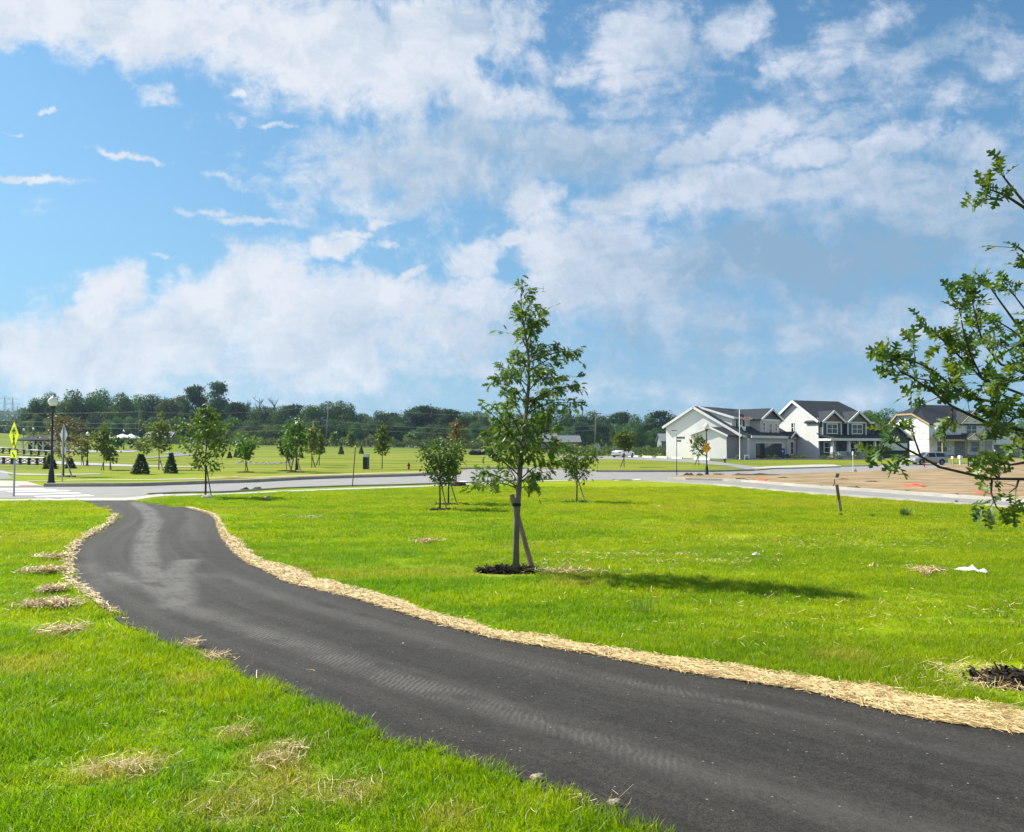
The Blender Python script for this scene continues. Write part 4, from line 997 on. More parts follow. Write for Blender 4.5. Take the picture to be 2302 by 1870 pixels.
yt('bare twiggy shrub tree, against the pale side wall of the two-storey grey house', (1794, 1023), 980, 14, L_dark, 'narrow', .2, 30, 28)
yt('low loose shrub tree, at the porch corner of the two-storey grey house', (1826, 1025), 1001, 22, L_pale, 'vase', .3, 150, 29)
yt('thin pale sapling, in front of the pavilion', (84, 1012), 975, 24, L_yel, 'oval', .3, 220, 30)
yt('small round sapling, under the far lamp post on the mulch island', (265, 1012), 984, 20, L_dark, 'oval', .3, 220, 31)
yt('tiny round sapling, right of the far lamp post on the mulch island', (297, 1011), 986, 22, L_dark, 'oval', .3, 220, 32)
yt('brown-stemmed small street tree, in front of the two-storey grey house garage', (1982, 1043), 1000, 30, L_dark, 'oval', .4, 300, 33)
p = at(462, 1119.5)
mulch('pale grey mound at the foot of the maple sapling by the near kerb', (466, 1120), .26, .2, .10, 20, m_kerb)
mulch('thin mulch ring under the nearer dense round-crowned tree', (990, 1146.5), .55, .18, .03, 90)
mulch('thin mulch ring under the thin small tree behind the dense one', (1018, 1134), .6, .2, .03, 80)
mulch('thin mulch ring under the round-crowned tree right of the tall oak', (1300, 1129), .7, .2, .03, 90)
mulch('black earth mound at the foot of the narrow russet sapling', (1031, 1092), .40, .35, .16, 60)
mulch('black mulch patch at the foot of the half-withered russet tree', (150, 1072), .55, .4, .05, 60)

# --- spruces
def spruce_mesh(seed, n=1500):
    g = np.random.default_rng(seed)
    z = g.uniform(0, 1, n) ** 1.25; a = g.uniform(0, 6.283, n)
    tier = .86 + .14 * np.sin(z * 38 + a * 1.0) + .10 * np.sin(a * 5 + z * 9)
    r = .5 * (1 - z) ** .82 * tier * g.uniform(.55, 1.05, n) ** .5
    P = np.c_[np.cos(a) * r, np.sin(a) * r, z * .93 + .02]
    D = np.c_[np.cos(a), np.sin(a), g.normal(.25, .3, n)] + g.normal(0, .25, (n, 3))
    V, F = leaves(SIMPLE, P, D, g.normal(0, .5, P.shape) + np.array([0, 0, 1]), g.uniform(.10, .20, n))
    return V, F
SV_, SF_ = spruce_mesh(3)
sp0 = thing('spruce', 'x', 'evergreen', (0, 0, 0), 0, 'small spruces planted on the lawns')
mb = MB(); mb.tube([(0, 0, -.02), (0, 0, .5), (0, 0, .9)], [.035, .02, .005], 6); mb.build('trunk', m_barkd, sp0)
npmesh('foliage', SV_, SF_, L_spr, sp0)
first = True
for px, topy, wpx, lab in [((316, 1066), 1020, 44, 'dark bushy spruce, left one of the two big ones on the left lawn'), ((384, 1064), 1018, 33, 'dark conical spruce with the yellow sign behind it'), ((113, 1054), 1022, 33, 'dark rounded spruce, behind the tall lamp post'),
        ((158, 1053), 1029, 26, 'small dark spruce, right of the silver diamond sign back'), ((516, 1030), 1015, 14, 'little dark spruce, far off between maple and rock bed'), ((530, 1028), 1009, 11, 'little dark spruce, left half of the touching pair behind the rock bed sapling'),
        ((537, 1029), 1006, 13, 'little dark spruce, right half of the touching pair behind the rock bed sapling'), ((767, 1021), 1001, 15, 'field spruce, left of the thin marker rod'), ((812, 1020), 1003, 13, 'field spruce, just left of the black and white monument'), ((1812, 1025), 1000, 13, 'narrow dark evergreen, at the left corner of the grey house porch')]:
    o = sp0 if first else copy_tree(sp0); first = False
    b = at(*px); o.location = b; h = M(b, px[1] - topy); w = M(b, wpx) * .84
    o.scale = (w, w, h); o.rotation_euler = (0, 0, rnd.uniform(0, 6)); o['label'] = lab

# --- the wood behind the field
def crown_mesh(seed, kind, n):
    g = np.random.default_rng(seed)
    P = []; D = []
    if kind == 'broad':
        lobes = []
        for k in range(26):
            a = g.uniform(0, 6.283); r = g.uniform(.0, .36); z = g.uniform(.10, .86)
            r *= (1 - max(0, z - .5) * 1.1); lobes.append((r * math.cos(a), r * math.sin(a), z, g.uniform(.10, .19)))
        lobes.append((0, 0, .5, .30)); lobes.append((0, 0, .25, .26)); lobes.append((0, 0, .88, .12))
        w = np.array([l[3]**2 for l in lobes]); w /= w.sum()
        pk = g.choice(len(lobes), n, p=w); L = np.array(lobes)[pk]
        v = g.normal(0, 1, (n, 3)); v /= np.linalg.norm(v, axis=1, keepdims=True)
        P = L[:, :3] + v * L[:, 3:4] * g.uniform(.70, 1.06, (n, 1)); D = g.normal(0, 1, (n, 3)); Nn = v + g.normal(0, .28, (n, 3)); sz = g.uniform(.022, .050, n)
    elif kind == 'pine':
        pts = []
        for k in range(34):
            a = g.uniform(0, 6.283); z = g.uniform(.25, .98); r = .40 * (1 - (z - .25) * .95) * g.uniform(.4, 1.1); pts.append((r*math.cos(a), r*math.sin(a), z))
        pk = np.array(pts)[g.integers(len(pts), size=n)]
        P = pk + g.normal(0, 1, (n, 3)) * np.array([.085, .085, .030]); D = np.c_[P[:, :2] * 2, np.full(n, .35)] + g.normal(0, .45, (n, 3)); Nn = g.normal(0, .6, (n, 3)) + np.array([0, 0, .7]); sz = g.uniform(.025, .06, n)
    elif kind == 'willow':
        a = g.uniform(0, 6.283, n); r = .5 * np.sqrt(g.uniform(.05, 1, n)); top = .98 - 1.1 * r ** 1.6
        st = np.floor(a * 9) / 9
        hang = g.uniform(0, 1, n); P = np.c_[np.cos(st + g.normal(0, .03, n)) * r, np.sin(st + g.normal(0, .03, n)) * r, np.maximum(.06, top - hang * (.25 + .5 * r * 1.6))]
        D = np.c_[g.normal(0, .12, n), g.normal(0, .12, n), -np.ones(n)]; Nn = np.c_[np.cos(a), np.sin(a), g.normal(0, .3, n)]; sz = g.uniform(.03, .07, n)
    return leaves(SIMPLE, np.asarray(P), np.asarray(D), np.asarray(Nn), sz)
F_a = leafmat('wood_green', (.034, .086, .028), (.056, .120, .032), (.088, .155, .040), .32, .6, .2, obj=.5)
F_b = leafmat('wood_olive', (.056, .108, .032), (.084, .142, .038), (.12, .172, .048), .32, .6, .2, obj=.5)
F_p = leafmat('wood_pine', (.028, .066, .036), (.044, .090, .046), (.066, .114, .056), .24, .6, .2, obj=.4)
F_w = leafmat('willow_green', (.10, .15, .055), (.135, .185, .07), (.17, .21, .085), .25, .6, .2, obj=.2)
def proto(kind, seed, n, mat):
    t = thing('x', 'x', 'tree')
    mb = MB(); mb.tube([(0, 0, -.03), (.01, 0, .3), (0, .01, .6), (0, 0, .85)], [.028, .022, .014, .004], 6)
    for k in range(7):
        a = k * 2.4; z = .3 + .06 * k; mb.tube([(0, 0, z), (math.cos(a)*.16, math.sin(a)*.16, z + .14)], [.010, .003], 4)
    mb.build('trunk', m_barkd, t)
    V, F = crown_mesh(seed, kind, n); npmesh('crown', V, F, mat, t)
    return t
PROTO = {'a': [proto('broad', 40 + i, 8000, F_a) for i in range(3)], 'b': [proto('broad', 50 + i, 8000, F_b) for i in range(2)], 'p': [proto('pine', 60 + i, 6500, F_p) for i in range(3)], 'w': [proto('willow', 70, 4200, F_w)]}
used = set()
KN = {'a': ('broadleaf_tree', 'dark green broadleaf tree'), 'b': ('broadleaf_tree', 'olive green broadleaf tree'), 'p': ('pine_tree', 'dark blue-green pine'), 'w': ('willow_tree', 'willow')}
SEG = [(40, 'at the left end of the wood, behind the pavilion'), (128, 'in the wood between the tall lamp post and the white tent'), (300, 'in the wood behind the two big spruces'), (400, 'in the wood left of the tall pines'), (510, 'in the wood around the bare dead trees'), (640, 'in the wood left of the leaning utility pole'), (740, 'in the wood between leaning utility pole and lone slim tree'), (860, 'in the wood behind the red hydrant'),
       (1000, 'in the wood behind the tall oak'), (1240, 'in the wood between tall oak and white gabled house'), (1500, 'in the wood behind the houses'), (2400, 'in the wood behind the houses')]
def wood_tree(px, topy, wpx, kind, depth, label=None, basez=None, name=None, group='trees of the wood behind the field'):
    pr = PROTO[kind][rnd.randrange(len(PROTO[kind]))]
    if pr in used: o = copy_tree(pr)
    else: o = pr; used.add(pr)
    b = gnd(px, depth); topz = at_d(px, topy, depth).z
    h = topz - b.z; w = M(b, wpx)
    o.location = b; o.rotation_euler = (0, 0, rnd.uniform(0, 6.28)); o.scale = (w * 1.04, w * 1.04, h * (1.0 if kind == 'w' else 1.02))
    nm, d = KN[kind]
    o.name = name or nm
    where = [s for x, s in SEG if px >= x][-1]
    o['label'] = label or (d + ' ' + where); o['category'] = 'tree'; o['group'] = group
    if label: del o['group']
    return o
SIL = [(58, 921, 46, 'a'), (76, 897, 50, 'a'), (112, 884, 58, 'a'), (150, 902, 44, 'b'), (170, 879, 58, 'a'), (205, 884, 54, 'a'), (232, 878, 52, 'a'), (272, 884, 62, 'b'), (304, 889, 52, 'a'), (343, 887, 58, 'a'), (376, 895, 56, 'b'), (408, 890, 60, 'b'),
       (512, 912, 46, 'p'), (530, 908, 44, 'p'), (546, 908, 44, 'a'), (568, 916, 56, 'b'), (590, 913, 56, 'a'), (612, 917, 50, 'b'), (636, 913, 50, 'a'), (662, 913, 46, 'p'), (697, 911, 56, 'b'), (735, 903, 60, 'a'), (764, 902, 56, 'b'), (786, 908, 50, 'a'), (818, 929, 46, 'a'), (848, 925, 50, 'a'), (876, 931, 46, 'p'), (905, 934, 46, 'a'), (922, 924, 44, 'p'), (950, 916, 56, 'p'), (984, 919, 52, 'p'), (1012, 924, 50, 'p'), (1040, 926, 46, 'a'), (1064, 924, 48, 'a'), (1090, 929, 50, 'b'), (1130, 930, 56, 'b'), (1172, 930, 56, 'a'), (1215, 928, 56, 'b'), (1250, 928, 50, 'a'),
       (1278, 919, 34, 'a'), (1304, 932, 46, 'b'), (1335, 926, 50, 'a'), (1362, 934, 48, 'a'), (1396, 930, 44, 'p'), (1426, 934, 50, 'a'), (1460, 931, 52, 'a'), (1488, 929, 46, 'p'), (1510, 934, 50, 'a'), (1560, 940, 60, 'a'), (1620, 942, 60, 'a'), (1680, 944, 60, 'b'), (1740, 946, 60, 'a'), (1800, 944, 60, 'a'), (1860, 942, 60, 'b'), (1915, 938, 56, 'a'), (1954, 923, 52, 'b'), (1990, 919, 54, 'a'), (2028, 926, 50, 'a'), (2070, 932, 56, 'a'), (2130, 936, 60, 'b'), (2190, 938, 60, 'a'), (2250, 936, 60, 'a'), (2310, 934, 70, 'b')]
for px, ty, w, k in SIL:
    wood_tree(px, ty, w * 1.7, k, rnd.uniform(222, 250))
wood_tree(438, 872, 70, 'p', 246, 'tall flat-topped dark pine, left one of the pair above the wood')
wood_tree(487, 866, 66, 'p', 240, 'tallest dark pine, right one of the pair above the wood')
wood_tree(585, 951, 86, 'w', 206, 'pale weeping willow at the edge of the wood right of the maple sapling')
wood_tree(548, 958, 62, 'w', 204, 'smaller weeping willow close to the left side of the big one')
# lower front row of the wood
for px in range(54, 2330, 26):
    if 1500 < px < 1930 or 2040 < px < 2300: continue
    ty = np.interp(px, [54, 300, 700, 1000, 1500, 2330], [938, 938, 950, 955, 962, 966]) + rnd.uniform(-9, 9)
    wood_tree(px + rnd.uniform(-6, 6), ty, rnd.uniform(52, 72), rnd.choice('aaabp'), rnd.uniform(204, 216))
for lst in PROTO.values():            # any prototype not used stays out of the scene
    for o in lst:
        if o not in used:
            for ch in list(o.children): bpy.data.objects.remove(ch)
            bpy.data.objects.remove(o)
# bare dead trees standing above the wood
for (px, topy, wpx, seed, lab) in [(556, 893, 22, 1, 'bare dead tree, small leftmost of the three above the wood'), (582, 888, 34, 2, 'bare dead tree, tallest middle one of the three above the wood'), (617, 895, 42, 3, 'bare dead tree, widest rightmost of the three above the wood')]:
    b = gnd(px, 228); t = thing('dead_tree', lab, 'tree', b); mb = MB(); g = random.Random(seed)
    Ht = at_d(px, topy, 228).z - b.z; W = M(b, wpx)
    mb.tube([(0, 0, -.1), (.1, 0, Ht * .5), (0, 0, Ht * .95)], [.28, .18, .05], 6)
    mb.build('trunk', m_bark, t); bb = MB()
    for k in range(16):
        a = g.uniform(0, 6.28); z = Ht * g.uniform(.5, .85); r = W * .5 * g.uniform(.5, 1)
        s = Vector((0, 0, z)); e = Vector((math.cos(a) * r, math.sin(a) * r, min(Ht, z + r * g.uniform(.6, 1.3))))
        bb.tube([s, s.lerp(e, .5) + Vector((0, 0, -.1)), e], [.10, .07, .03], 4)
        for q in range(3):
            m = s.lerp(e, g.uniform(.4, .9)); bb.tube([m, m + Vector((g.uniform(-.8, .8), g.uniform(-.8, .8), g.uniform(.3, 1.1)))], [.045, .018], 3)
    bb.build('branches', m_bark, t)
# undergrowth in front of the wood and behind the houses
def brush(name, label, px, depth, hpx, n, mat, ls=.4):
    g = np.random.default_rng(int(px[0][0]) + 1)
    P = []
    for i in range(n):
        x = g.uniform(px[0][0], px[-1][0]); hh = np.interp(x, [p[0] for p in px], [p[1] for p in px])
        d = depth + g.uniform(-4, 4); b = gnd(x, d)
        hmax = M(b, hh) * (.62 + .5 * mnoise.noise(Vector((x * .045, 3.1, 0))) + .3 * mnoise.noise(Vector((x * .17, 9, 0))))
        P.append((b.x, b.y, b.z + max(.1, hmax) * g.uniform(0, 1) ** .6))
    P = np.array(P); V, F = leaves(SIMPLE, P, g.normal(0, .6, P.shape) + np.array([0, 0, .5]), g.normal(0, .6, P.shape) + np.array([-.3, -.6, .4]), ls * g.uniform(.6, 1.3, n))
    return tag(npmesh(name, V, F, mat), label, 'bushes', kind='stuff')
L_hedge = leafmat('brush_green', (.060, .105, .020), (.090, .135, .028), (.14, .17, .045), .3, .6, .2)
brush('brush', 'wild green brush growing along the edge of the field before the wood', [(440, 20), (600, 26), (800, 28), (1000, 32), (1130, 40), (1250, 30)], 188, 0, 9000, L_hedge, .5)
brush('brush', 'rough hedge of green shrubs behind the parked white car', [(1240, 30), (1330, 34), (1420, 26), (1490, 28), (1500, 24)], 150, 0, 5200, L_hedge, .36)
brush('brush', 'low brush below the wood on the left', [(50, 10), (250, 16), (450, 20)], 196, 0, 2600, L_hedge, .5)
# ------------------------------------------------------------------ building materials
def siding(name, c1, c2, step=.16, rough=.6):
    m, nt, out = newmat(name)
    tc = nd(nt, 'ShaderNodeTexCoord'); s = nd(nt, 'ShaderNodeSeparateXYZ', {0: tc.outputs['Object']})
    fr = math_(nt, 'FRACT', math_(nt, 'DIVIDE', s.outputs[2], step))
    n1 = noise_(nt, tc.outputs['Object'], .8, 5, .6)
    col = mixc(nt, mrange(nt, n1.outputs[0], .3, .7), c1, c2)
    bp = nd(nt, 'ShaderNodeBump', {'Height': fr, 'Strength': .6, 'Distance': .03})
    bs = nd(nt, 'ShaderNodeBsdfPrincipled', {'Base Color': col, 'Roughness': rough, 'Specular IOR Level': .3, 'Normal': bp.outputs[0]})
    nt.links.new(bs.outputs[0], out.inputs[0]); return m
m_white = siding('white_siding', (.86, .84, .81), (.82, .80, .77))
m_greyw = siding('pale_grey_siding', (.66, .67, .65), (.61, .62, .60))
m_beige = siding('beige_siding', (.62, .60, .565), (.57, .55, .52))
m_bb = pm('dark_board_siding', (.060, .078, .090), (.048, .062, .074), 2, .6)
m_trim = pm('white_trim', (.78, .78, .76), (.70, .70, .68), 3, .5)
m_shing = pm('roof_shingles', (.045, .05, .058), (.026, .03, .036), 5, .9, spec=.15, bump=.6, bscale=14, detail=8)
m_shing2 = pm('grey_shake', (.12, .125, .125), (.09, .095, .095), 6, .85, bump=.4, bscale=16)
m_brown = pm('brown_shake', (.19, .155, .135), (.15, .12, .105), 6, .85, bump=.4, bscale=16)
m_stone = pm('stone_veneer', (.36, .35, .335), (.24, .235, .225), 5, .85, bump=.8, bscale=7)
m_dark = pm('painted_dark_hollow', (.012, .012, .014), (.02, .02, .022), 2, .8)  # near-black colour standing in for the gloom inside hollows
m_osb = pm('raw_wood', (.50, .36, .20), (.40, .28, .15), 4, .8)
m_found = pm('block_foundation', (.30, .275, .24), (.23, .21, .185), 2, .9)
m_black = pm('black_metal', (.012, .013, .014), (.02, .02, .022), 6, .45, spec=.4)
m_steel = pm('galvanised_steel', (.40, .41, .42), (.30, .31, .32), 10, .45, metal=.6)
m_alu = pm('sign_back_aluminium', (.42, .45, .50), (.36, .39, .44), 3, .5, metal=.25)
m, nt, out = newmat('window_glass')
bs = nd(nt, 'ShaderNodeBsdfPrincipled', {'Base Color': (.02, .026, .03, 1), 'Roughness': .06, 'Specular IOR Level': .7})
nt.links.new(bs.outputs[0], out.inputs[0]); m_glass = m
# building wrap: white sheet printed with rows of short dark dashes
m, nt, out = newmat('house_wrap')
tc = nd(nt, 'ShaderNodeTexCoord'); s = nd(nt, 'ShaderNodeSeparateXYZ', {0: tc.outputs['Object']})
ru = math_(nt, 'ADD', s.outputs[0], s.outputs[1]); rz_ = s.outputs[2]
row = math_(nt, 'FLOOR', math_(nt, 'DIVIDE', rz_, .95))
fu = math_(nt, 'FRACT', math_(nt, 'ADD', math_(nt, 'DIVIDE', ru, 1.5), math_(nt, 'MULTIPLY', row, .37)))
fz = math_(nt, 'FRACT', math_(nt, 'DIVIDE', rz_, .95))
dm = math_(nt, 'MULTIPLY', math_(nt, 'LESS_THAN', fu, .42), math_(nt, 'LESS_THAN', fz, .14))
n1 = noise_(nt, tc.outputs['Object'], 1.2, 5, .6)
col = mixc(nt, mrange(nt, n1.outputs[0], .3, .7), (.78, .76, .77), (.66, .64, .66))
dm2 = math_(nt, 'MULTIPLY', dm, mrange(nt, noise_(nt, tc.outputs['Object'], 9.0, 3, .5).outputs[0], .35, .5))
col = mixc(nt, math_(nt, 'MULTIPLY', dm2, .75), col, (.06, .06, .07))
bs = nd(nt, 'ShaderNodeBsdfPrincipled', {'Base Color': col, 'Roughness': .55})
nt.links.new(bs.outputs[0], out.inputs[0]); m_wrap = m

# local house frame: x runs along the front from the near corner, y runs back along the gable wall, front faces -y
def window(par, x0, x1, z0, z1, pos=0.0, face='y', cols=1, rows=2, trim=.13, name='window'):
    f = MB(); p = MB()
    def bx(mb, a0, a1, b0, b1, d0, d1):
        if face == 'y': mb.box(a0, a1, pos - d1, pos - d0, b0, b1)
        else: mb.box(pos - d1, pos - d0, a0, a1, b0, b1)
    bx(f, x0 - trim, x0, z0 - trim, z1 + trim, .004, .09); bx(f, x1, x1 + trim, z0 - trim, z1 + trim, .004, .09)
    bx(f, x0, x1, z1, z1 + trim, .004, .088); bx(f, x0, x1, z0 - trim, z0, .004, .088)
    for i in range(1, cols): c = x0 + (x1 - x0) * i / cols; bx(f, c - .05, c + .05, z0, z1, .012, .072)
    for i in range(1, rows): c = z0 + (z1 - z0) * i / rows; bx(f, x0, x1, c - .04, c + .04, .012, .066)
    o = f.build(name, m_trim, par)
    bx(p, x0, x1, z0, z1, .006, .03); p.build('pane', m_glass, o)
    return o
def gable_roof_x(mb, x0, x1, yr, zr, ye0, ze0, ye1, ze1, th=.22):      # ridge along x
    mb.slab([(x0, ye0, ze0), (x1, ye0, ze0), (x1, yr, zr), (x0, yr, zr)], th)
    mb.slab([(x0, yr, zr), (x1, yr, zr), (x1, ye1, ze1), (x0, ye1, ze1)], th)
def gable_roof_y(mb, y0, y1, xr, zr, xe0, xe1, ze, th=.18):            # ridge along y
    mb.slab([(xe0, y0, ze), (xr, y0, zr), (xr, y1, zr), (xe0, y1, ze)], th)
    mb.slab([(xr, y0, zr), (xe1, y0, ze), (xe1, y1, ze), (xr, y1, zr)], th)
def rake(mb, pts, d, w=.28, axis='x', at_=0.0):
    """trim boards along a broken line; pts (a, z)"""
    for (a0, z0), (a1, z1) in zip(pts[:-1], pts[1:]):
        if axis == 'x': mb.slab([(at_ - d, a0, z0 + .03), (at_, a0, z0 + .03), (at_, a1, z1 + .03), (at_ - d, a1, z1 + .03)], w)
        else: mb.slab([(a0, at_ - d, z0 + .03), (a0, at_, z0 + .03), (a1, at_, z1 + .03), (a1, at_ - d, z1 + .03)], w)

# ---- house 1: white gabled house with the wide dark shed dormer
F1 = Vector((31.9, 115, 0)); A1 = R(45)
h = thing('house', 'white gabled house with long dark roof and shed dormer, leftmost of three', 'house', F1, A1)
L1, W1, YR, ZR = 15.6, 11.6, 6.5, 7.75
w = MB()
w.prism([(0, -.1), (W1, -.1), (W1, 4.85), (YR, 7.55), (0, 4.05)], 'x', 0.0, .2)
w.prism([(0, -.1), (W1, -.1), (W1, 4.85), (YR, 7.55), (0, 4.05)], 'x', L1 - .2, L1)
w.box(.2, L1 - .2, W1 - .2, W1, -.1, 4.8)
w.build('gable_wall', m_white, h)
w = MB(); w.box(.2, L1 - .2, 0.0, .2, -.1, 3.5); w.build('front_wall', m_beige, h)
r = MB(); gable_roof_x(r, -.35, L1 + .2, YR, ZR, -1.5, 3.36, W1 + .45, 4.75); ro = r.build('roof', m_shing, h)
r = MB(); rake(r, [(-1.5, 3.36), (YR, ZR), (W1 + .45, 4.75)], .12, .34, 'x', -.36); r.box(-.30, L1, -1.62, -1.5, 3.0, 3.34); r.build('fascia', m_trim, ro)
# side addition
ad = MB(); ad.prism([(-.5, -.1), (5.2, -.1), (5.2, 3.4), (1.9, 4.35), (-.5, 3.25)], 'x', -3.0, -.01); ad.build('side_wing', m_white, h)
ad = MB(); gable_roof_x(ad, -3.3, -.02, 1.9, 4.55, -.95, 3.3, 5.5, 3.5, .16); wo = ad.build('wing_roof', m_shing, h)
ad = MB(); rake(ad, [(-.95, 3.3), (1.9, 4.55), (5.5, 3.5)], .1, .24, 'x', -3.31); ad.build('fascia', m_trim, wo)
ad = MB(); ad.box(-2.98, -.02, -.56, -.5, -.1, 3.1); ad.build('stone_face', m_stone, h)
# shed dormer
d = MB(); d.prism([(1.05, 4.75), (1.05, 6.15), (6.2, 7.55)], 'x', 1.2, 6.6); d.build('dormer_wall', m_white, h)
d = MB(); d.slab([(.95, .55, 6.05), (6.9, .55, 6.05), (6.9, 6.3, 7.78), (.95, 6.3, 7.78)], .16); do = d.build('dormer_roof', m_shing, h)
d = MB(); d.slab([(.83, .55, 6.07), (.95, .55, 6.07), (.95, 6.3, 7.80), (.83, 6.3, 7.80)], .3); d.box(.83, 6.9, .42, .55, 5.75, 6.05); d.build('fascia', m_trim, do)
for k in range(3): window(h, 2.1 + k * 1.0, 2.75 + k * 1.0, 4.55, 5.75, .99, 'y', 1, 1, .14)
# second-floor front block with its gable
b = MB(); b.box(6.7, 12.7, -.55, 4.0, 3.55, 5.85); b.build('upper_wall', m_beige, h)
b = MB(); b.prism([(6.6, 5.9), (12.8, 5.9), (9.7, 7.15)], 'y', -.55, -.35); b.build('gable_shakes', m_shing2, h)
b = MB(); gable_roof_y(b, -1.0, 5.2, 9.7, 7.55, 6.1, 13.3, 5.8); bo = b.build('cross_roof', m_shing, h)
b = MB(); rake(b, [(6.1, 5.8), (9.7, 7.55), (13.3, 5.8)], .1, .3, 'y', -1.01); b.box(6.5, 12.9, -.70, -.56, 5.6, 5.9); b.build('fascia', m_trim, bo)
window(h, 7.5, 8.0, 4.15, 5.25, -.55); window(h, 9.3, 10.1, 3.75, 5.2, -.55); window(h, 11.3, 11.8, 4.15, 5.25, -.55)
# entry roof, entry gable, doors
e = MB(); e.slab([(.6, -2.3, 3.3), (14.9, -2.3, 3.3), (14.9, .2, 4.05), (.6, .2, 4.05)], .18); eo = e.build('porch_roof', m_shing, h)
e = MB(); e.box(.6, 15, -2.44, -2.3, 2.95, 3.32); e.build('fascia', m_trim, eo)
e = MB(); e.box(12.0, 15.0, -2.1, -.02, -.1, 2.92); e.build('entry_bay', m_beige, h)
e = MB(); gable_roof_y(e, -2.75, -.6, 13.5, 4.05, 11.8, 15.3, 3.1); go = e.build('entry_roof', m_shing, h)
e = MB(); e.prism([(12.1, 3.0), (14.95, 3.0), (13.5, 3.75)], 'y', -2.5, -2.4); e.build('gable_shakes', m_shing2, go)
e = MB(); rake(e, [(11.8, 3.1), (13.5, 4.05), (15.3, 3.1)], .1, .2, 'y', -2.76); e.build('fascia', m_trim, go)
window(h, 13.1, 14.0, .55, 2.45, -2.1)
e = MB(); e.box(12.0, 15.02, -2.16, -2.105, -.1, .42); e.build('stone_base', m_stone, h)
e = MB(); e.box(.6, 11.98, -1.9, -.02, -.1, 2.95); e.build('entrance_wall', m_beige, h)
e = MB(); e.box(2.4, 10.6, -1.98, -1.903, 0, 2.35); df = e.build('glazed_entrance', m_trim, h)
for k in range(5):
    e = MB(); x = 2.55 + k * 1.6; e.box(x, x + 1.48, -2.04, -1.985, .1, 2.22); e.build('door_panel', m_glass, df)
e = MB(); e.box(.45, .6, -2.05, -1.8, 0, 2.9); e.build('corner_post', m_trim, h)

# ---- house 2: two-storey grey house with twin gables and porch
F2 = Vector((45.9, 120, 0)); A2 = R(22)
h = thing('house', 'two-storey house with dark front, twin gables and columned porch, middle of three', 'house', F2, A2)
W2, L2, YR, ZR, ZE = 9.8, 11.2, 5.0, 8.95, 5.7
w = MB(); w.prism([(0, -.1), (W2, -.1), (W2, ZE + .2), (YR, ZR - .25), (0, ZE + .2)], 'x', 0, .2); w.box(.2, L2, W2 - .2, W2, -.1, ZE); w.build('side_wall', m_greyw, h)
w = MB(); w.box(.2, L2, 0.0, .2, -.1, ZE); w.prism([(0, -.1), (W2, -.1), (W2, ZE), (YR, 7.6), (0, ZE)], 'x', L2 - .2, L2); w.build('front_wall', m_bb, h)
r = MB()
r.slab([(-.4, -.55, 5.55), (L2 + .5, -.55, 5.55), (8.8, YR, ZR), (-.4, YR, ZR)], .22)
r.slab([(-.4, YR, ZR), (8.8, YR, ZR), (L2 + .5, W2 + .5, 5.55), (-.4, W2 + .5, 5.55)], .22)
r.slab([(8.8, YR, ZR), (L2 + .5, -.55, 5.55), (L2 + .5, W2 + .5, 5.55)], .22)
ro = r.build('roof', m_shing, h)
r = MB(); rake(r, [(-.55, 5.55), (YR, ZR), (W2 + .5, 5.55)], .12, .34, 'x', -.41); r.box(-.4, L2 + .5, -.68, -.55, 5.25, 5.55); r.build('fascia', m_trim, ro)
for (x0, x1) in ((.15, 3.7), (5.0, 8.6)):
    b = MB(); b.box(x0, x1, -.75, -.01, 3.2, 5.25); b.build('bay_wall', m_bb, h)
    b = MB()
    for x in (x0, x1): b.box(x - .09, x + .09, -.80, -.755, 3.2, 5.25)
    b.box(x0 - .1, x1 + .1, -.83, -.76, 5.26, 5.5); b.build('corner_trim', m_trim, h)
    xm = (x0 + x1) / 2
    b = MB(); b.prism([(x0 - .2, 5.5), (x1 + .2, 5.5), (xm, 6.75)], 'y', -.85, -.6); b.build('gable_shakes', m_brown, h)
    b = MB(); gable_roof_y(b, -1.25, 2.6, xm, 7.15, x0 - .55, x1 + .55, 5.4); bo = b.build('bay_roof', m_shing, h)
    b = MB(); rake(b, [(x0 - .55, 5.4), (xm, 7.15), (x1 + .55, 5.4)], .1, .28, 'y', -1.26); b.build('fascia', m_trim, bo)
    window(h, xm - .95, xm + .95, 3.75, 5.05, -.75, 'y', 2, 2)
window(h, 5.2, 5.7, 4.0, 5.4, 0.0, 'x', 1, 2)
e = MB(); e.slab([(-.3, -2.7, 2.95), (10.3, -2.7, 2.95), (10.3, .0, 3.75), (-.3, .0, 3.75)], .16); eo = e.build('porch_roof', m_shing, h)
e = MB(); e.box(-.3, 10.35, -2.84, -2.7, 2.6, 2.97); e.box(-.3, -.16, -2.7, 0, 2.6, 2.93); e.build('fascia', m_trim, eo)
for x in (.5, 3.6, 5.6, 8.7):
    e = MB(); e.prism([(x - .26, -2.56), (x + .26, -2.56), (x + .26, -2.04), (x - .26, -2.04)], 'z', -.1, .95); co = e.build('porch_column', m_stone, h)
    e = MB(); e.add([(x-.22,-2.52,.95),(x+.22,-2.52,.95),(x+.22,-2.08,.95),(x-.22,-2.08,.95),(x-.14,-2.44,2.6),(x+.14,-2.44,2.6),(x+.14,-2.16,2.6),(x-.14,-2.16,2.6)],
          [(0,3,2,1),(4,5,6,7),(0,1,5,4),(1,2,6,5),(2,3,7,6),(3,0,4,7)]); e.build('shaft', m_trim, co)
e = MB(); e.box(.2, 10, -2.7, -.02, -.1, .28); e.build('porch_floor', m_conc, h)
for (x0, x1) in ((.8, 3.3), (5.9, 8.4)):
    e = MB(); e.box(x0, x1, -2.34, -2.28, .92, .99); e.box(x0, x1, -2.34, -2.28, .36, .41)
    n = int((x1 - x0) / .14)
    for k in range(n): e.box(x0 + k*.14, x0 + k*.14 + .035, -2.33, -2.29, .41, .92)
    e.build('railing', m_trim, h)
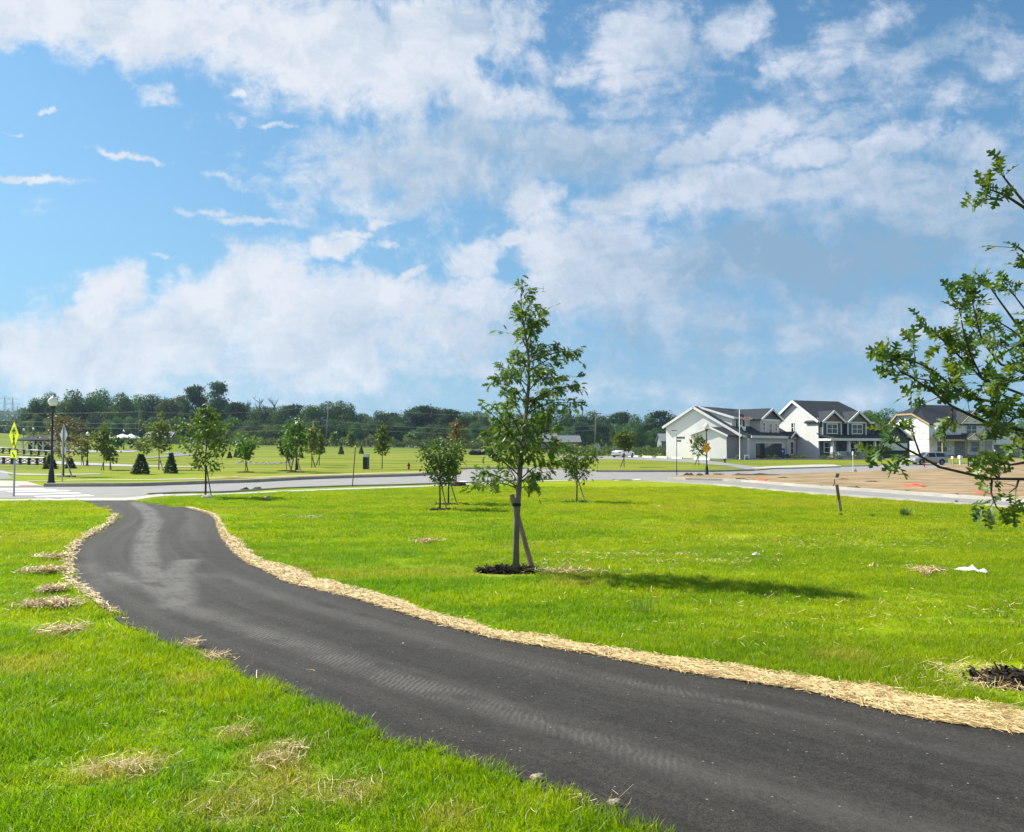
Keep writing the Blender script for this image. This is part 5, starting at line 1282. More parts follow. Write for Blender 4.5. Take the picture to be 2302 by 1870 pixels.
window(h, 1.1, 3.2, .9, 2.35, 0, 'y', 2, 2); window(h, 6.2, 7.1, .55, 2.35, 0, 'y', 1, 2)
e = MB(); e.box(4.2, 5.2, -.09, -.003, .28, 2.4); do = e.build('front_door', m_bb, h)
e = MB(); e.lathe([(.03, -.03), (.04, 0), (.03, .03)], 8, (4.32, -.13, 1.25)); e.build('handle', m_steel, do)
# garage wing
gx0, gx1 = 10.3, 16.6
e = MB(); e.prism([(gx0, -.1), (gx1, -.1), (gx1, 2.6), (13.4, 4.9), (gx0, 2.6)], 'y', -1.6, 6.0); e.build('garage_wall', m_bb, h)
e = MB(); gable_roof_y(e, -2.1, 6.2, 13.4, 5.25, gx0 - .5, gx1 + .5, 2.75); go = e.build('garage_roof', m_shing, h)
e = MB(); rake(e, [(gx0 - .5, 2.75), (13.4, 5.25), (gx1 + .5, 2.75)], .1, .28, 'y', -2.11); e.build('fascia', m_trim, go)
e = MB(); e.box(11.0, 15.9, -1.64, -1.603, 0, 1.15); e.build('garage_shade_panel', m_dark, h)  # dark panel on the solid wall, paints the shade inside the half-open garage
e = MB(); e.box(10.9, 16.0, -1.72, -1.603, 1.15, 2.25); e.build('garage_door', m_trim, h)

# ---- house 3: wrapped house still under construction
F3 = Vector((65.6, 126, 0)); A3 = R(20)
h = thing('house', 'unfinished house in white wrap with black roof and open garage, rightmost of three', 'house', F3, A3)
W3, L3, ZE, YR, ZR = 8.6, 12.0, 5.5, 4.3, 7.3
w = MB(); w.prism([(0, .4), (W3, .4), (W3, ZE - 1.0), (6.0, 6.9), (3.0, 6.9), (0, ZE)], 'x', 0, .2); w.box(.2, L3, 0, .2, .4, ZE); w.box(.2, L3, W3 - .2, W3, .4, ZE - 1); w.box(L3 - .2, L3, .2, W3 - .2, .4, ZE); w.build('wrapped_wall', m_wrap, h)
w = MB(); w.box(.05, L3 - .05, .05, W3 - .05, -.1, .39); w.build('foundation', m_found, h)
r = MB()
r.slab([(-.3, -.5, ZE - .2), (L3 + .4, -.5, ZE - .2), (9.5, 4.3, 8.6), (2.6, 4.3, 8.6), (-.3, 2.9, 7.05)], .2)
r.slab([(-.3, 2.9, 7.05), (2.6, 4.3, 8.6), (-.3, 6.1, 7.05)], .2)
r.slab([(-.3, 6.1, 7.05), (2.6, 4.3, 8.6), (9.5, 4.3, 8.6), (L3 + .4, 9.2, 4.2), (-.3, 9.2, 4.2)], .2)
r.slab([(9.5, 4.3, 8.6), (L3 + .4, -.5, ZE - .2), (L3 + .4, 9.2, 4.2)], .2)
ro = r.build('roof', m_shing, h)
r = MB(); rake(r, [(-.5, ZE - .2), (2.9, 7.05), (6.1, 7.05), (9.2, 4.2)], .1, .26, 'x', -.31); r.build('fascia', m_osb, ro)
b = MB(); b.prism([(6.4, ZE - .1), (11.4, ZE - .1), (8.9, 7.2)], 'y', -.35, -.15); b.build('gable_wall', m_wrap, h)
b = MB(); gable_roof_y(b, -.8, 4.0, 8.9, 7.55, 5.9, 11.9, ZE - .15); bo = b.build('cross_roof', m_shing, h)
b = MB(); rake(b, [(5.9, ZE - .15), (8.9, 7.55), (11.9, ZE - .15)], .08, .22, 'y', -.81); b.build('fascia', m_osb, bo)
window(h, 1.9, 2.9, 3.9, 5.0, 0, 'y', 1, 2, .09); window(h, 7.9, 10.0, 3.7, 5.1, 0, 'y', 2, 2, .09); window(h, 1.6, 3.6, .95, 2.5, 0, 'y', 2, 2, .09); window(h, 8.8, 10.4, .9, 2.5, 0, 'y', 1, 2, .09)
window(h, 5.0, 5.4, 3.6, 5.0, 0, 'x', 1, 2, .03)
e = MB(); e.slab([(-.4, -2.2, 2.85), (10.9, -2.2, 2.85), (10.9, 0, 3.65), (.8, 0, 3.65)], .16); eo = e.build('porch_roof', m_shing, h)
e = MB(); e.box(-.4, 10.9, -2.3, -2.2, 2.6, 2.87); e.build('fascia', m_osb, eo)
e = MB(); gable_roof_y(e, -2.7, -.3, 6.6, 3.85, 4.9, 8.3, 2.85, .14); go = e.build('entry_roof', m_shing, h)
e = MB(); e.prism([(5.1, 2.75), (8.1, 2.75), (6.6, 3.62)], 'y', -2.6, -2.5); e.build('gable_wall', m_wrap, go)
e = MB(); rake(e, [(4.9, 2.85), (6.6, 3.85), (8.3, 2.85)], .08, .18, 'y', -2.71); e.build('fascia', m_osb, go)
for x in (.3, 5.1, 8.0):
    e = MB(); e.box(x, x + .14, -2.2, -2.06, .3, 2.68); e.build('porch_post', m_osb, h)
e = MB(); e.box(0, 9.5, -2.3, -.01, .12, .3); e.build('porch_deck', m_found, h)
e = MB(); e.box(5.3, 8.0, -.05, -.003, .4, 2.6); e.build('doorway', pm('grey_board', (.30, .29, .28), (.25, .24, .235), 3, .8), h)
gx0, gx1 = 12.01, 18.6
e = MB(); e.box(gx0, gx0 + .35, -1.2, -1.0, -.1, 2.9); e.box(gx1 - .35, gx1, -1.2, -1.0, -.1, 2.9); e.prism([(gx0, 2.05), (gx1, 2.05), (gx1, 2.95), (15.3, 5.2), (gx0, 2.95)], 'y', -1.2, -1.0)
e.box(gx0, gx0 + .2, -1.0, 6.5, -.1, 2.9); e.box(gx1 - .2, gx1, -1.0, 6.5, -.1, 2.9); e.build('garage_wall', m_wrap, h)
e = MB(); e.box(gx0 + .2, gx1 - .2, 6.3, 6.5, -.1, 2.9); e.build('garage_back_wall', pm('bare_stud_wall', (.10, .075, .05), (.06, .045, .03), 3, .9), h)
e = MB(); gable_roof_y(e, -1.5, 6.7, 15.3, 5.55, gx0 - .3, gx1 + .4, 2.95); e.build('garage_roof', m_shing, h)

# ---- grey house corner far behind, red barn with grey roof, white tents
def barn(label, base, L, W, Hh, Hr, rz, wm, rm, name, cat, doors=True):
    t = thing(name, label, cat, base, rz); mb = MB(); mb.prism([(0, -.2), (W, -.2), (W, Hh), (W/2, Hr), (0, Hh)], 'x', 0, L); mb.build('wall', wm, t)
    r = MB(); gable_roof_x(r, -.3, L + .3, W/2, Hr + .15, -.4, Hh - .1, W + .4, Hh - .1, .15); r.build('roof', rm, t)
    if doors:
        d = MB(); d.box(L*.6, L*.6 + .9, -.05, -.004, 0, Hh * .8); d.build('door', m_trim, t)
        window(t, L*.15, L*.3, Hh*.4, Hh*.75, 0, 'y', 2, 1, .08)
    return t
m_redw = pm('red_boards', (.26, .040, .032), (.20, .03, .026), 4, .8)
m_greyroof = pm('grey_metal_roof', (.20, .215, .23), (.16, .17, .185), 3, .6)
barn('red shed under a grey roof, half hidden behind the tall oak crown', gnd(1256, 172), 4.6, 4.0, 2.5, 3.7, R(4), m_redw, m_greyroof, 'shed', 'shed')
barn('low grey house with a pale roof, seen through the tall oak crown', gnd(1204, 176), 4.4, 5, 2.4, 4.0, R(-5), pm('grey_wall', (.20, .21, .22), (.16, .17, .18), 3, .8), m_greyroof, 'cottage', 'house')
barn('small grey building in the trees, left of the white gabled house', gnd(1487, 168), 5.0, 5, 3.0, 4.4, R(0), pm('grey_wall', (.20, .21, .22)), m_greyroof, 'outbuilding', 'building', False)
barn('long low grey roof among trees, behind the yellowing maple', gnd(328, 196), 6.0, 4, 1.6, 2.8, R(0), pm('grey_wall', (.20, .21, .22)), m_greyroof, 'outbuilding', 'building', False)
m_canvas = pm('white_canvas', (.78, .77, .74), (.70, .69, .66), 2, .7)
for px, sx, lab in [(275, 2.2, 'white canopy tent, left one of two before the wood'), (294, 1.5, 'white canopy tent, smaller right one of two before the wood')]:
    b = gnd(px, 175); t = thing('canopy_tent', lab, 'tent', b, 0, 'canopy tents before the wood'); mb = MB(); z = at_d(px, 975, 175).z - b.z
    mb.add([(-sx, -1.6, z-.9), (sx, -1.6, z-.9), (sx, 1.6, z-.9), (-sx, 1.6, z-.9), (0, 0, z), (-sx, -1.6, z-1.25), (sx, -1.6, z-1.25), (sx, 1.6, z-1.25), (-sx, 1.6, z-1.25)], [(0,1,4),(1,2,4),(2,3,4),(3,0,4),(0,5,6,1),(1,6,7,2),(2,7,8,3),(3,8,5,0)])
    mb.build('canopy', m_canvas, t)
    for x in (-sx + .05, sx - .05):
        for y in (-1.5, 1.5): p = MB(); p.tube([(x, y, 0), (x, y, z - 1)], .05, 6); p.build('leg', m_steel, t)

# ---- pavilion on the left
b = at(49, 1013); t = thing('pavilion', 'dark-roofed open pavilion with white arched posts behind the black fences', 'pavilion', b)
Wp = M(b, 72); zr = at_d(49, 977, b.y).z - b.z; ze = at_d(49, 988.5, b.y).z - b.z; zb = at_d(49, 992, b.y).z - b.z
mb = MB(); mb.slab([(-.5, -.5, ze), (Wp + .5, -.5, ze), (Wp - .2, 2.0, zr), (.2, 2.0, zr)], .15); mb.slab([(.2, 2.0, zr), (Wp - .2, 2.0, zr), (Wp + .5, 4.5, ze), (-.5, 4.5, ze)], .15); mb.build('roof', m_shing, t)
mb = MB(); mb.box(-.3, Wp + .3, -.1, .1, zb, ze - .18); mb.box(-.3, Wp + .3, 3.9, 4.1, zb, ze - .18); mb.build('beam', m_trim, t)
for x in (.1, Wp * .36, Wp * .66, Wp - .1):
    for y in (0, 4):
        p = MB(); p.box(x - .11, x + .11, y - .095, y + .095, -.1, zb - .003)
        for sg in (-1, 1): p.slab([(x + sg*.1, y - .05, zb - .7), (x + sg*.1, y + .05, zb - .7), (x + sg*.75, y + .05, zb - .02), (x + sg*.75, y - .05, zb - .02)], .1)
        p.build('post', m_trim, t)
for px, lab in [(71.5, 'black bin cabinet, under the pavilion at its left post'), (100, 'wide black cabinet, under the pavilion roof on the right')]:
    bb_ = gnd(px, b.y + 2.5); wd = .35 if px < 80 else .75; o = thing('cabinet', lab, 'cabinet', bb_); mb = MB(); mb.box(-wd, wd, -.3, .3, 0, 1.0); mb.build('body', m_black, o); mb = MB(); mb.box(-wd - .05, wd + .05, -.34, .34, 1.0, 1.07); mb.build('lid', m_black, o)
# ---- black cross-braced fences
def xfence(label, pxs, Hh):
    P = [at(*p) for p in pxs]; t = thing('timber_fence', label, 'fence', P[0], 0, 'black fences along the far path')
    o0 = P[0]
    for p in P:
        q = p - o0; mb = MB(); mb.box(q.x - .09, q.x + .09, q.y - .09, q.y + .09, q.z - .05, q.z + Hh); mb.build('post', m_black, t)
    for a, b in zip(P[:-1], P[1:]):
        a = a - o0; b = b - o0; mb = MB(); U_ = Vector((0, 0, 1)); f = Vector((0, -.10, 0))
        mb.tube([a + U_ * Hh * .94 + f, b + U_ * Hh * .94 + f], .06, 4); mb.tube([a + U_ * Hh * .16 + f, b + U_ * Hh * .16 + f], .05, 4); mb.build('rail', m_black, t)
        mb = MB(); mb.tube([a + U_ * Hh * .22, b + U_ * Hh * .86], .04, 4); mb.tube([a + U_ * Hh * .86 + f * .5, b + U_ * Hh * .22 + f * .5], .04, 4); mb.build('cross_brace', m_black, t)
xfence('nearer black fence with crossed braces, left of the small spruce', [(-50, 1042.5), (-31, 1042.8), (-12, 1043), (8, 1043.4), (27, 1043.8), (45, 1044.4), (65, 1044.8), (83, 1045.4), (100, 1045.6)], 17.2 * at(27, 1044).y / FPX)
xfence('farther black fence with crossed braces, in front of the pavilion', [(-25, 1018), (-9, 1018.6), (7, 1019.3), (22, 1020.5), (38, 1022), (54, 1023.6), (70, 1025.4), (87, 1026.2), (103, 1027.6), (118, 1028.5)], 14.5 * at(54, 1023).y / FPX)

# ------------------------------------------------------------------ street lamps
m_globe, nt, out = newmat('lamp_globe')
bs = nd(nt, 'ShaderNodeBsdfPrincipled', {'Base Color': (.80, .80, .78, 1), 'Roughness': .22, 'Subsurface Weight': .3, 'Specular IOR Level': .5})
nt.links.new(bs.outputs[0], out.inputs[0])
def lamp(label, px, topy, thin=False):
    b = at(*px); Ht = at_d(px[0], topy, b.y).z - b.z
    t = thing('street_lamp', label, 'street lamp', b, 0, 'black lamp posts with white acorn globes')
    s = Ht / 4.0
    p = MB(); p.lathe([(.17*s, -.05), (.17*s, .05*s), (.14*s, .10*s), (.12*s, .45*s), (.10*s, .60*s), (.075*s, .68*s), (.052*s, .8*s), (.040*s, 3.2*s), (.038*s, 3.36*s)], 14); p.build('pole', m_black, t, True)
    p = MB(); p.lathe([(.05*s, 3.36*s), (.11*s, 3.44*s), (.13*s, 3.50*s), (.11*s, 3.54*s)], 14); p.build('globe_cup', m_black, t, True)
    p = MB(); p.lathe([(.12*s, 3.54*s), (.20*s, 3.66*s), (.215*s, 3.76*s), (.17*s, 3.88*s), (.08*s, 3.95*s), (.03*s, 3.99*s), (.01*s, 4.04*s)], 16); p.build('globe', m_globe, t, True)
    return t
lamp('tall black lamp post with white globe, nearest one beside the crosswalk', (115, 1086), 890)
lamp('small far lamp post, partly behind the yellow crossing sign', (52.5, 1012), 963)
lamp('small far lamp post, in front of the pavilion', (74, 1013), 961)
lamp('black lamp post, next to the red hydrant on the left lawn', (196, 1046.5), 971)
lamp('small far lamp post, on the dark mulch island below the white tents', (278, 1010), 966)
lamp('lamp post, hidden among the saplings on black mulch', (667, 1056), 948)
lamp('black lamp post, behind the orange diamond sign before the white gable', (1589, 1067), 951)

# ------------------------------------------------------------------ signs
def text_mesh(txt, size, name, mat, par, loc, rot):
    c = bpy.data.curves.new('lettering', 'FONT'); c.body = txt; c.size = size; c.align_x = 'CENTER'; c.align_y = 'CENTER'; c.extrude = .002
    tmp = bpy.data.objects.new('lettering', c); COL.objects.link(tmp)
    dg = bpy.context.evaluated_depsgraph_get(); me = bpy.data.meshes.new_from_object(tmp.evaluated_get(dg))
    bpy.data.objects.remove(tmp); me.materials.clear(); me.materials.append(mat)
    o = bpy.data.objects.new(name, me); COL.objects.link(o); o.parent = par; o.location = loc; o.rotation_euler = rot
    return o
m_fluo = pm('fluorescent_yellow', (.86, .95, .003), (.80, .90, .003), 3, .5)
m_orange = pm('warning_orange', (.95, .47, .004), (.90, .44, .004), 3, .5)
m_ink = pm('black_ink', (.012, .012, .012), None, 5, .6)
m_green = pm('sign_green', (.012, .16, .13), (.01, .14, .115), 3, .5)
m_wht = pm('sign_white', (.75, .75, .75), None, 5, .5)
def diamond(mb, hw, hh, y, th, z, r=.04):
    pts = []
    for k, (cx, cz) in enumerate([(0, -hh), (hw, 0), (0, hh), (-hw, 0)]):
        pts.append((cx, cz))
    mb.prism([(x, zz + z) for x, zz in pts], 'y', y - th, y)
def ring(mb, c, r, th, n=18):
    for k in range(n):
        a, b = 2*math.pi*k/n, 2*math.pi*(k+1)/n
        mb.tube([(c[0] + r*math.cos(a), c[1], c[2] + r*math.sin(a)), (c[0] + r*math.cos(b), c[1], c[2] + r*math.sin(b))], th, 4, cap=False)
# yellow-green bicycle and pedestrian crossing sign
b = at(31, 1116); Ht = at_d(38, 947, b.y).z - b.z
t = thing('crossing_sign', 'bright yellow diamond sign with bicycle and walker, arrow plate below, beside the crosswalk', 'road sign', b, R(-40))
p = MB(); p.box(-.03, .03, -.022, .022, -.05, Ht - .15); po = p.build('post', m_steel, t)
dz = Ht - .47; p = MB(); diamond(p, .45, .46, -.03, .012, dz); pl = p.build('sign_plate', m_fluo, t)
p = MB(); zc = dz + .12
ring(p, (-.11, -.047, zc), .075, .006); ring(p, (.11, -.047, zc), .075, .006)
for a, c in [((-.11, 0), (-.03, .1)), ((-.03, .1), (.07, .1)), ((.07, .1), (.11, 0)), ((-.03, .1), (.02, 0)), ((.02, 0), (.07, .1)), ((-.11, 0), (.02, 0)), ((.07, .1), (.06, .15)), ((.06, .15), (.11, .15)), ((-.03, .1), (-.04, .14)), ((-.07, .14), (-.01, .14))]:
    p.tube([(a[0], -.047, zc + a[1]), (c[0], -.047, zc + c[1])], .006, 4)
p.build('bicycle_symbol', m_ink, pl)
p = MB(); zc = dz - .16
p.lathe([(.001, -.03), (.03, -.012), (.03, .012), (.001, .03)], 8, (0, -.047, zc + .15))
for pts, r in [([(0, .11), (.01, -.02)], .020), ([(.01, -.02), (.06, -.10), (.08, -.18)], .012), ([(.01, -.02), (-.03, -.10), (-.09, -.16)], .012), ([(.01, .10), (.08, .03)], .009), ([(-.01, .10), (-.06, .02)], .009)]:
    p.tube([(x, -.047, zc + z) for x, z in pts], r, 5)
p.build('walker_symbol', m_ink, pl)
p = MB(); p.box(-.28, .28, -.042, -.03, dz - .76, dz - .50); pl = p.build('arrow_plate', m_fluo, t)
p = MB(); p.prism([(-.13, dz-.60), (-.09, dz-.56), (.06, dz-.66), (.09, dz-.62), (.13, dz-.72), (.02, dz-.72), (.045, dz-.69)], 'y', -.048, -.043); p.build('arrow_symbol', m_ink, pl)
# the same sign seen from behind
b = at(139.5, 1083); Ht = at_d(146, 953, b.y).z - b.z
t = thing('crossing_sign', 'diamond road sign seen from its bare silver back, beyond the road', 'road sign', b, R(138))
p = MB(); p.box(-.035, .035, -.02, .02, -.05, Ht - .1); p.build('post', m_steel, t)
p = MB(); diamond(p, .50, .50, -.025, .012, Ht - .52); p.build('sign_plate', m_alu, t)
p = MB(); p.box(-.3, .3, -.038, -.026, Ht - 1.42, Ht - 1.10); p.build('arrow_plate', m_alu, t)
# small yellow sign behind the spruce
b = at(385.5, 1046); t = thing('warning_sign', 'small bright yellow diamond sign behind the conical spruce', 'road sign', b, R(-12)); zc = at_d(385, 1007.5, b.y).z - b.z
p = MB(); p.box(-.04, .04, -.02, .02, -.05, zc); p.build('post', m_steel, t); p = MB(); diamond(p, M(b, 8.5), M(b, 8.7), -.03, .015, zc); pl = p.build('sign_plate', m_fluo, t)
ww = M(b, 3.4); p = MB(); p.tube([(-ww*.8, -.05, zc - ww*.4), (0, -.05, zc + ww*.2), (ww*.8, -.05, zc - ww*.1)], M(b, .7), 5); p.tube([(-ww*.2, -.05, zc + ww), (0, -.05, zc - ww)], M(b, .6), 5); p.build('symbol', m_ink, pl)
# NO OUTLET
b = at(1587.5, 1068.2); t = thing('warning_sign', 'orange diamond NO OUTLET sign on the lamp post before the white gable', 'road sign', b + Vector((0, -.14, 0)), R(-3)); zc = at_d(1588, 1007.5, b.y).z - b.z
p = MB(); diamond(p, M(b, 10.2), M(b, 11.8), -.02, .02, zc); pl = p.build('sign_plate', m_orange, t)
q = M(b, 1)
p = MB()
for a, c in zip([(0, -10.9), (9.3, 0), (0, 10.9), (-9.3, 0)], [(9.3, 0), (0, 10.9), (-9.3, 0), (0, -10.9)]):
    p.tube([(a[0]*q, -.042, zc + a[1]*q), (c[0]*q, -.042, zc + c[1]*q)], .22*q, 4)
p.build('border', m_ink, pl)
m_brownink = pm('sign_black_lettering', (.10, .03, .004), None, 5, .6)
text_mesh('NO', 4.6*q, 'lettering', m_brownink, pl, (0, -.046, zc + 4.0*q), (R(90), 0, 0)); text_mesh('OUTLET', 4.2*q, 'lettering', m_brownink, pl, (0, -.046, zc - .8*q), (R(90), 0, 0))
p = MB(); p.box(-.06, .06, -.02, .10, zc - 4*q, zc + 4*q); p.build('bracket', m_black, t)
# street-name post
b = at(1521.5, 1068.8); t = thing('street_name_post', 'black post with two green street name blades, left of the orange sign', 'street sign', b); Ht = at_d(1523, 967, b.y).z - b.z; q = M(b, 1)
p = MB(); p.lathe([(1.0*q, -.05), (1.0*q, .3), (.8*q, .5), (.75*q, Ht - 9*q)], 10); p.build('pole', m_black, t, True)
p = MB(); p.lathe([(.6*q, Ht - 9*q), (1.5*q, Ht - 7*q), (1.7*q, Ht - 4.5*q), (.9*q, Ht - 2.5*q)], 10); p.build('finial_globe', m_globe, t, True)
p = MB(); p.tube([(.6*q, 0, Ht - 3.2*q), (0, 0, Ht - .9*q), (-1.2*q, 0, Ht - .6*q), (-11.5*q, 0, Ht - .6*q)], .75*q, 8); p.build('arm', m_black, t)
zs = at_d(1523, 984, b.y).z - b.z; p = MB(); p.box(1.0*q, 18.5*q, -.03, .0, zs - 2.4*q, zs + 2.4*q); bl = p.build('name_blade', m_green, t)
p = MB(); x = 2.8*q
for wd in (1.5, 1.2, 1.3, 0, 1.6, 1.3, 1.3, 1.2, 1.4): 
    if wd: p.box(x, x + wd*q*.7, -.036, -.031, zs - 1.0*q, zs + 1.0*q)
    x += max(wd, 1.0)*q*1.08
p.build('lettering', m_wht, bl)
zs = at_d(1523, 991, b.y).z - b.z; p = MB(); p.box(.8*q, 10*q, -.06, -.03, zs - 2.2*q, zs + 2.2*q); bl = p.build('name_blade', m_green, t)
p = MB(); x = 2.2*q
for wd in (1.4, 1.2, 1.2, 1.2, 1.2): p.box(x, x + wd*q*.7, -.066, -.061, zs - .9*q, zs + .9*q); x += wd*q*1.1
p.build('lettering', m_wht, bl)
# stop sign from behind
b = at(1343, 1055.8); t = thing('stop_sign', 'octagonal stop sign seen from its grey back, left of the parked white car', 'road sign', b, R(180)); zc = at_d(1345, 1003.5, b.y).z - b.z; q = M(b, 1)
p = MB(); p.box(-.7*q, .7*q, -.03, .03, -.05, zc + 6*q); p.build('post', m_steel, t)
p = MB(); p.prism([(7.2*q*math.cos(R(22.5 + 45*k)), zc + 8.4*q*math.sin(R(22.5 + 45*k))) for k in range(8)], 'y', -.05, -.031); p.build('sign_plate', m_alu, t)
# ------------------------------------------------------------------ poles and wires
m_pole = pm('weathered_pole', (.20, .175, .14), (.14, .12, .095), 3, .9)
def upole(label, px, top, depth, r=.14, arm=True):
    b = gnd(px, depth); tp_ = at_d(top[0], top[1], depth) - b
    t = thing('utility_pole', label, 'utility pole', b); p = MB(); p.tube([(0, 0, -.2), tp_], [r, r * .7], 8); p.build('pole', m_pole, t, True)
    if arm: p = MB(); p.box(-1.0, 1.0, -.06, .06, -.07, .07); o = p.build('cross_arm', m_pole, t, loc=tp_ - Vector((0, .2, .5)))
    if arm:
        for x in (-.85, 0, .85):
            p = MB(); p.lathe([(.05, 0), (.07, .08), (.04, .18)], 8, (x, 0, .071)); p.build('insulator', m_alu, o)
    return b, tp_
P1 = upole('utility pole, leaning one before the wood left of the yellowing maple', 309, (314, 920), 192)
P2 = upole('utility pole, leaning grey one standing clear above the wood', 732.5, (739, 905), 186, .2)
P3 = upole('utility pole, dark one right of the tall oak crown', 1336.5, (1340, 924), 160)
upole('thin short pole, just left of the leaning pole near the white tents', 304, (305.5, 947), 193, .07, False)
def wire(label, pts, sag, r=.018):
    a, b = pts; n = 24; c = Vector(a); mb = MB()
    P = [Vector(a).lerp(Vector(b), i / n) - Vector((0, 0, sag * 4 * (i/n) * (1 - i/n))) - c for i in range(n + 1)]
    mb.tube(P, r, 4, cap=False); o = mb.build('power_line', pm('wire_grey', (.20, .21, .21), None, 4, .6), None, loc=c); tag(o, label, 'power line', 'power lines before the wood')
T1 = P1[0] + P1[1]; T2 = P2[0] + P2[1]; T3 = P3[0] + P3[1]
for k, (dz, nm) in enumerate([(0.6, 'topmost'), (4.1, 'middle'), (5.4, 'lowest')]):
    wire('power line, %s span from the left edge to the leaning pole by the tents' % nm, (at_d(-120, 925 + k * 12, 205), T1 - Vector((0, .3, dz * (.85 if k else 1)))), .4)
    wire('power line, %s span between the leaning poles' % nm, (T1 - Vector((0, .3, dz * .85)), T2 - Vector((0, .3, dz * 1.0))), 1.1)
    wire('power line, %s span between clear grey pole and dark pole' % nm, (T2 - Vector((0, .3, dz)), T3 - Vector((0, .3, dz * .7))), 1.3)
wire('power line running right from the dark pole toward the white gabled house', (T3 - Vector((0, .2, .4)), at_d(1620, 938, 190)), .8, .02)
# pylons far left
m_pylon = pm('pylon_grey', (.26, .28, .30), None, 4, .7)
for px, topy, d, sc, lab in [(8, 890, 760, 1.0, 'lattice power pylon, nearer tall one at the left edge'), (26, 892, 800, 1.0, 'lattice power pylon, second at the left edge'), (37, 912, 1000, .9, 'faint smaller lattice pylon, third and farthest at the left')]:
    b = gnd(px, d); t = thing('pylon', lab, 'pylon', b); Hh = at_d(px, topy, d).z; q = M(b, 1); mb = MB(); z0 = 0
    r = .13 * d / 760
    for sx in (-1, 1):
        for sy in (-1, 1): mb.tube([(sx*3.5, sy*3.5, 0), (sx*1.0, sy*1.0, Hh*.72 - b.z), (0, 0, Hh - b.z)], r, 4)
    for k in range(7):
        z = (Hh - b.z) * (.1 + k*.1); w0 = 3.5 - 2.5*(z/((Hh - b.z)*.72)); mb.tube([(-w0, 0, z), (w0*.8, 0, z + (Hh-b.z)*.1)], r*.6, 3); mb.tube([(w0, 0, z), (-w0*.8, 0, z + (Hh-b.z)*.1)], r*.6, 3)
    mb.build('lattice_mast', m_pylon, t); mb = MB()
    for zf, wd in ((.72, 9), (.84, 7.5), (.95, 5.5)): z = (Hh - b.z)*zf; mb.tube([(-wd, 0, z), (wd, 0, z)], r, 4); mb.tube([(-wd, 0, z), (0, 0, z + 2.2), (wd, 0, z)], r*.7, 4)
    mb.build('cross_arm', m_pylon, t)
# distant wooded ridge at the far left
g = np.random.default_rng(77)
n = 5200; px_ = g.uniform(-260, 110, n); dd = 880 + g.uniform(-30, 60, n)
top = 928 + 3 * np.sin(px_ * .08) + 2 * np.sin(px_ * .31) + np.where(px_ > 60, (px_ - 60) * .3, 0)
Pz = []
for a, d, tp_ in zip(px_, dd, top):
    z1 = at_d(a, tp_, d).z; x = ray(a, HZ); Pz.append((x.x / x.y * d, d, 2 + (z1 - 2) * g.uniform(0, 1) ** .5))
Pz = np.array(Pz); V, F = leaves(SIMPLE, Pz, g.normal(0, 1, Pz.shape), g.normal(0, .5, Pz.shape) + np.array([0, -.8, .5]), g.uniform(4, 8, n))
tag(npmesh('distant_wood', V, F, F_a), 'far bluish wooded ridge at the left horizon', 'woodland', kind='stuff')
n = 2600; px_ = g.uniform(-260, 62, n); d = 262; Pz = []
for a in px_:
    b = gnd(a, d); z1 = at_d(a, 951 + 5 * math.sin(a * .13) + 3 * math.sin(a * .5), d).z; Pz.append((b.x, d + g.uniform(-6, 6), b.z + (z1 - b.z) * g.uniform(0, 1) ** .6))
Pz = np.array(Pz); V, F = leaves(SIMPLE, Pz, g.normal(0, 1, Pz.shape), g.normal(0, .5, Pz.shape) + np.array([0, -.8, .5]), g.uniform(.8, 1.6, n))
tag(npmesh('hedgerow', V, F, F_a), 'dark green hedgerow at the top of the left field, below the far ridge', 'bushes', kind='stuff')
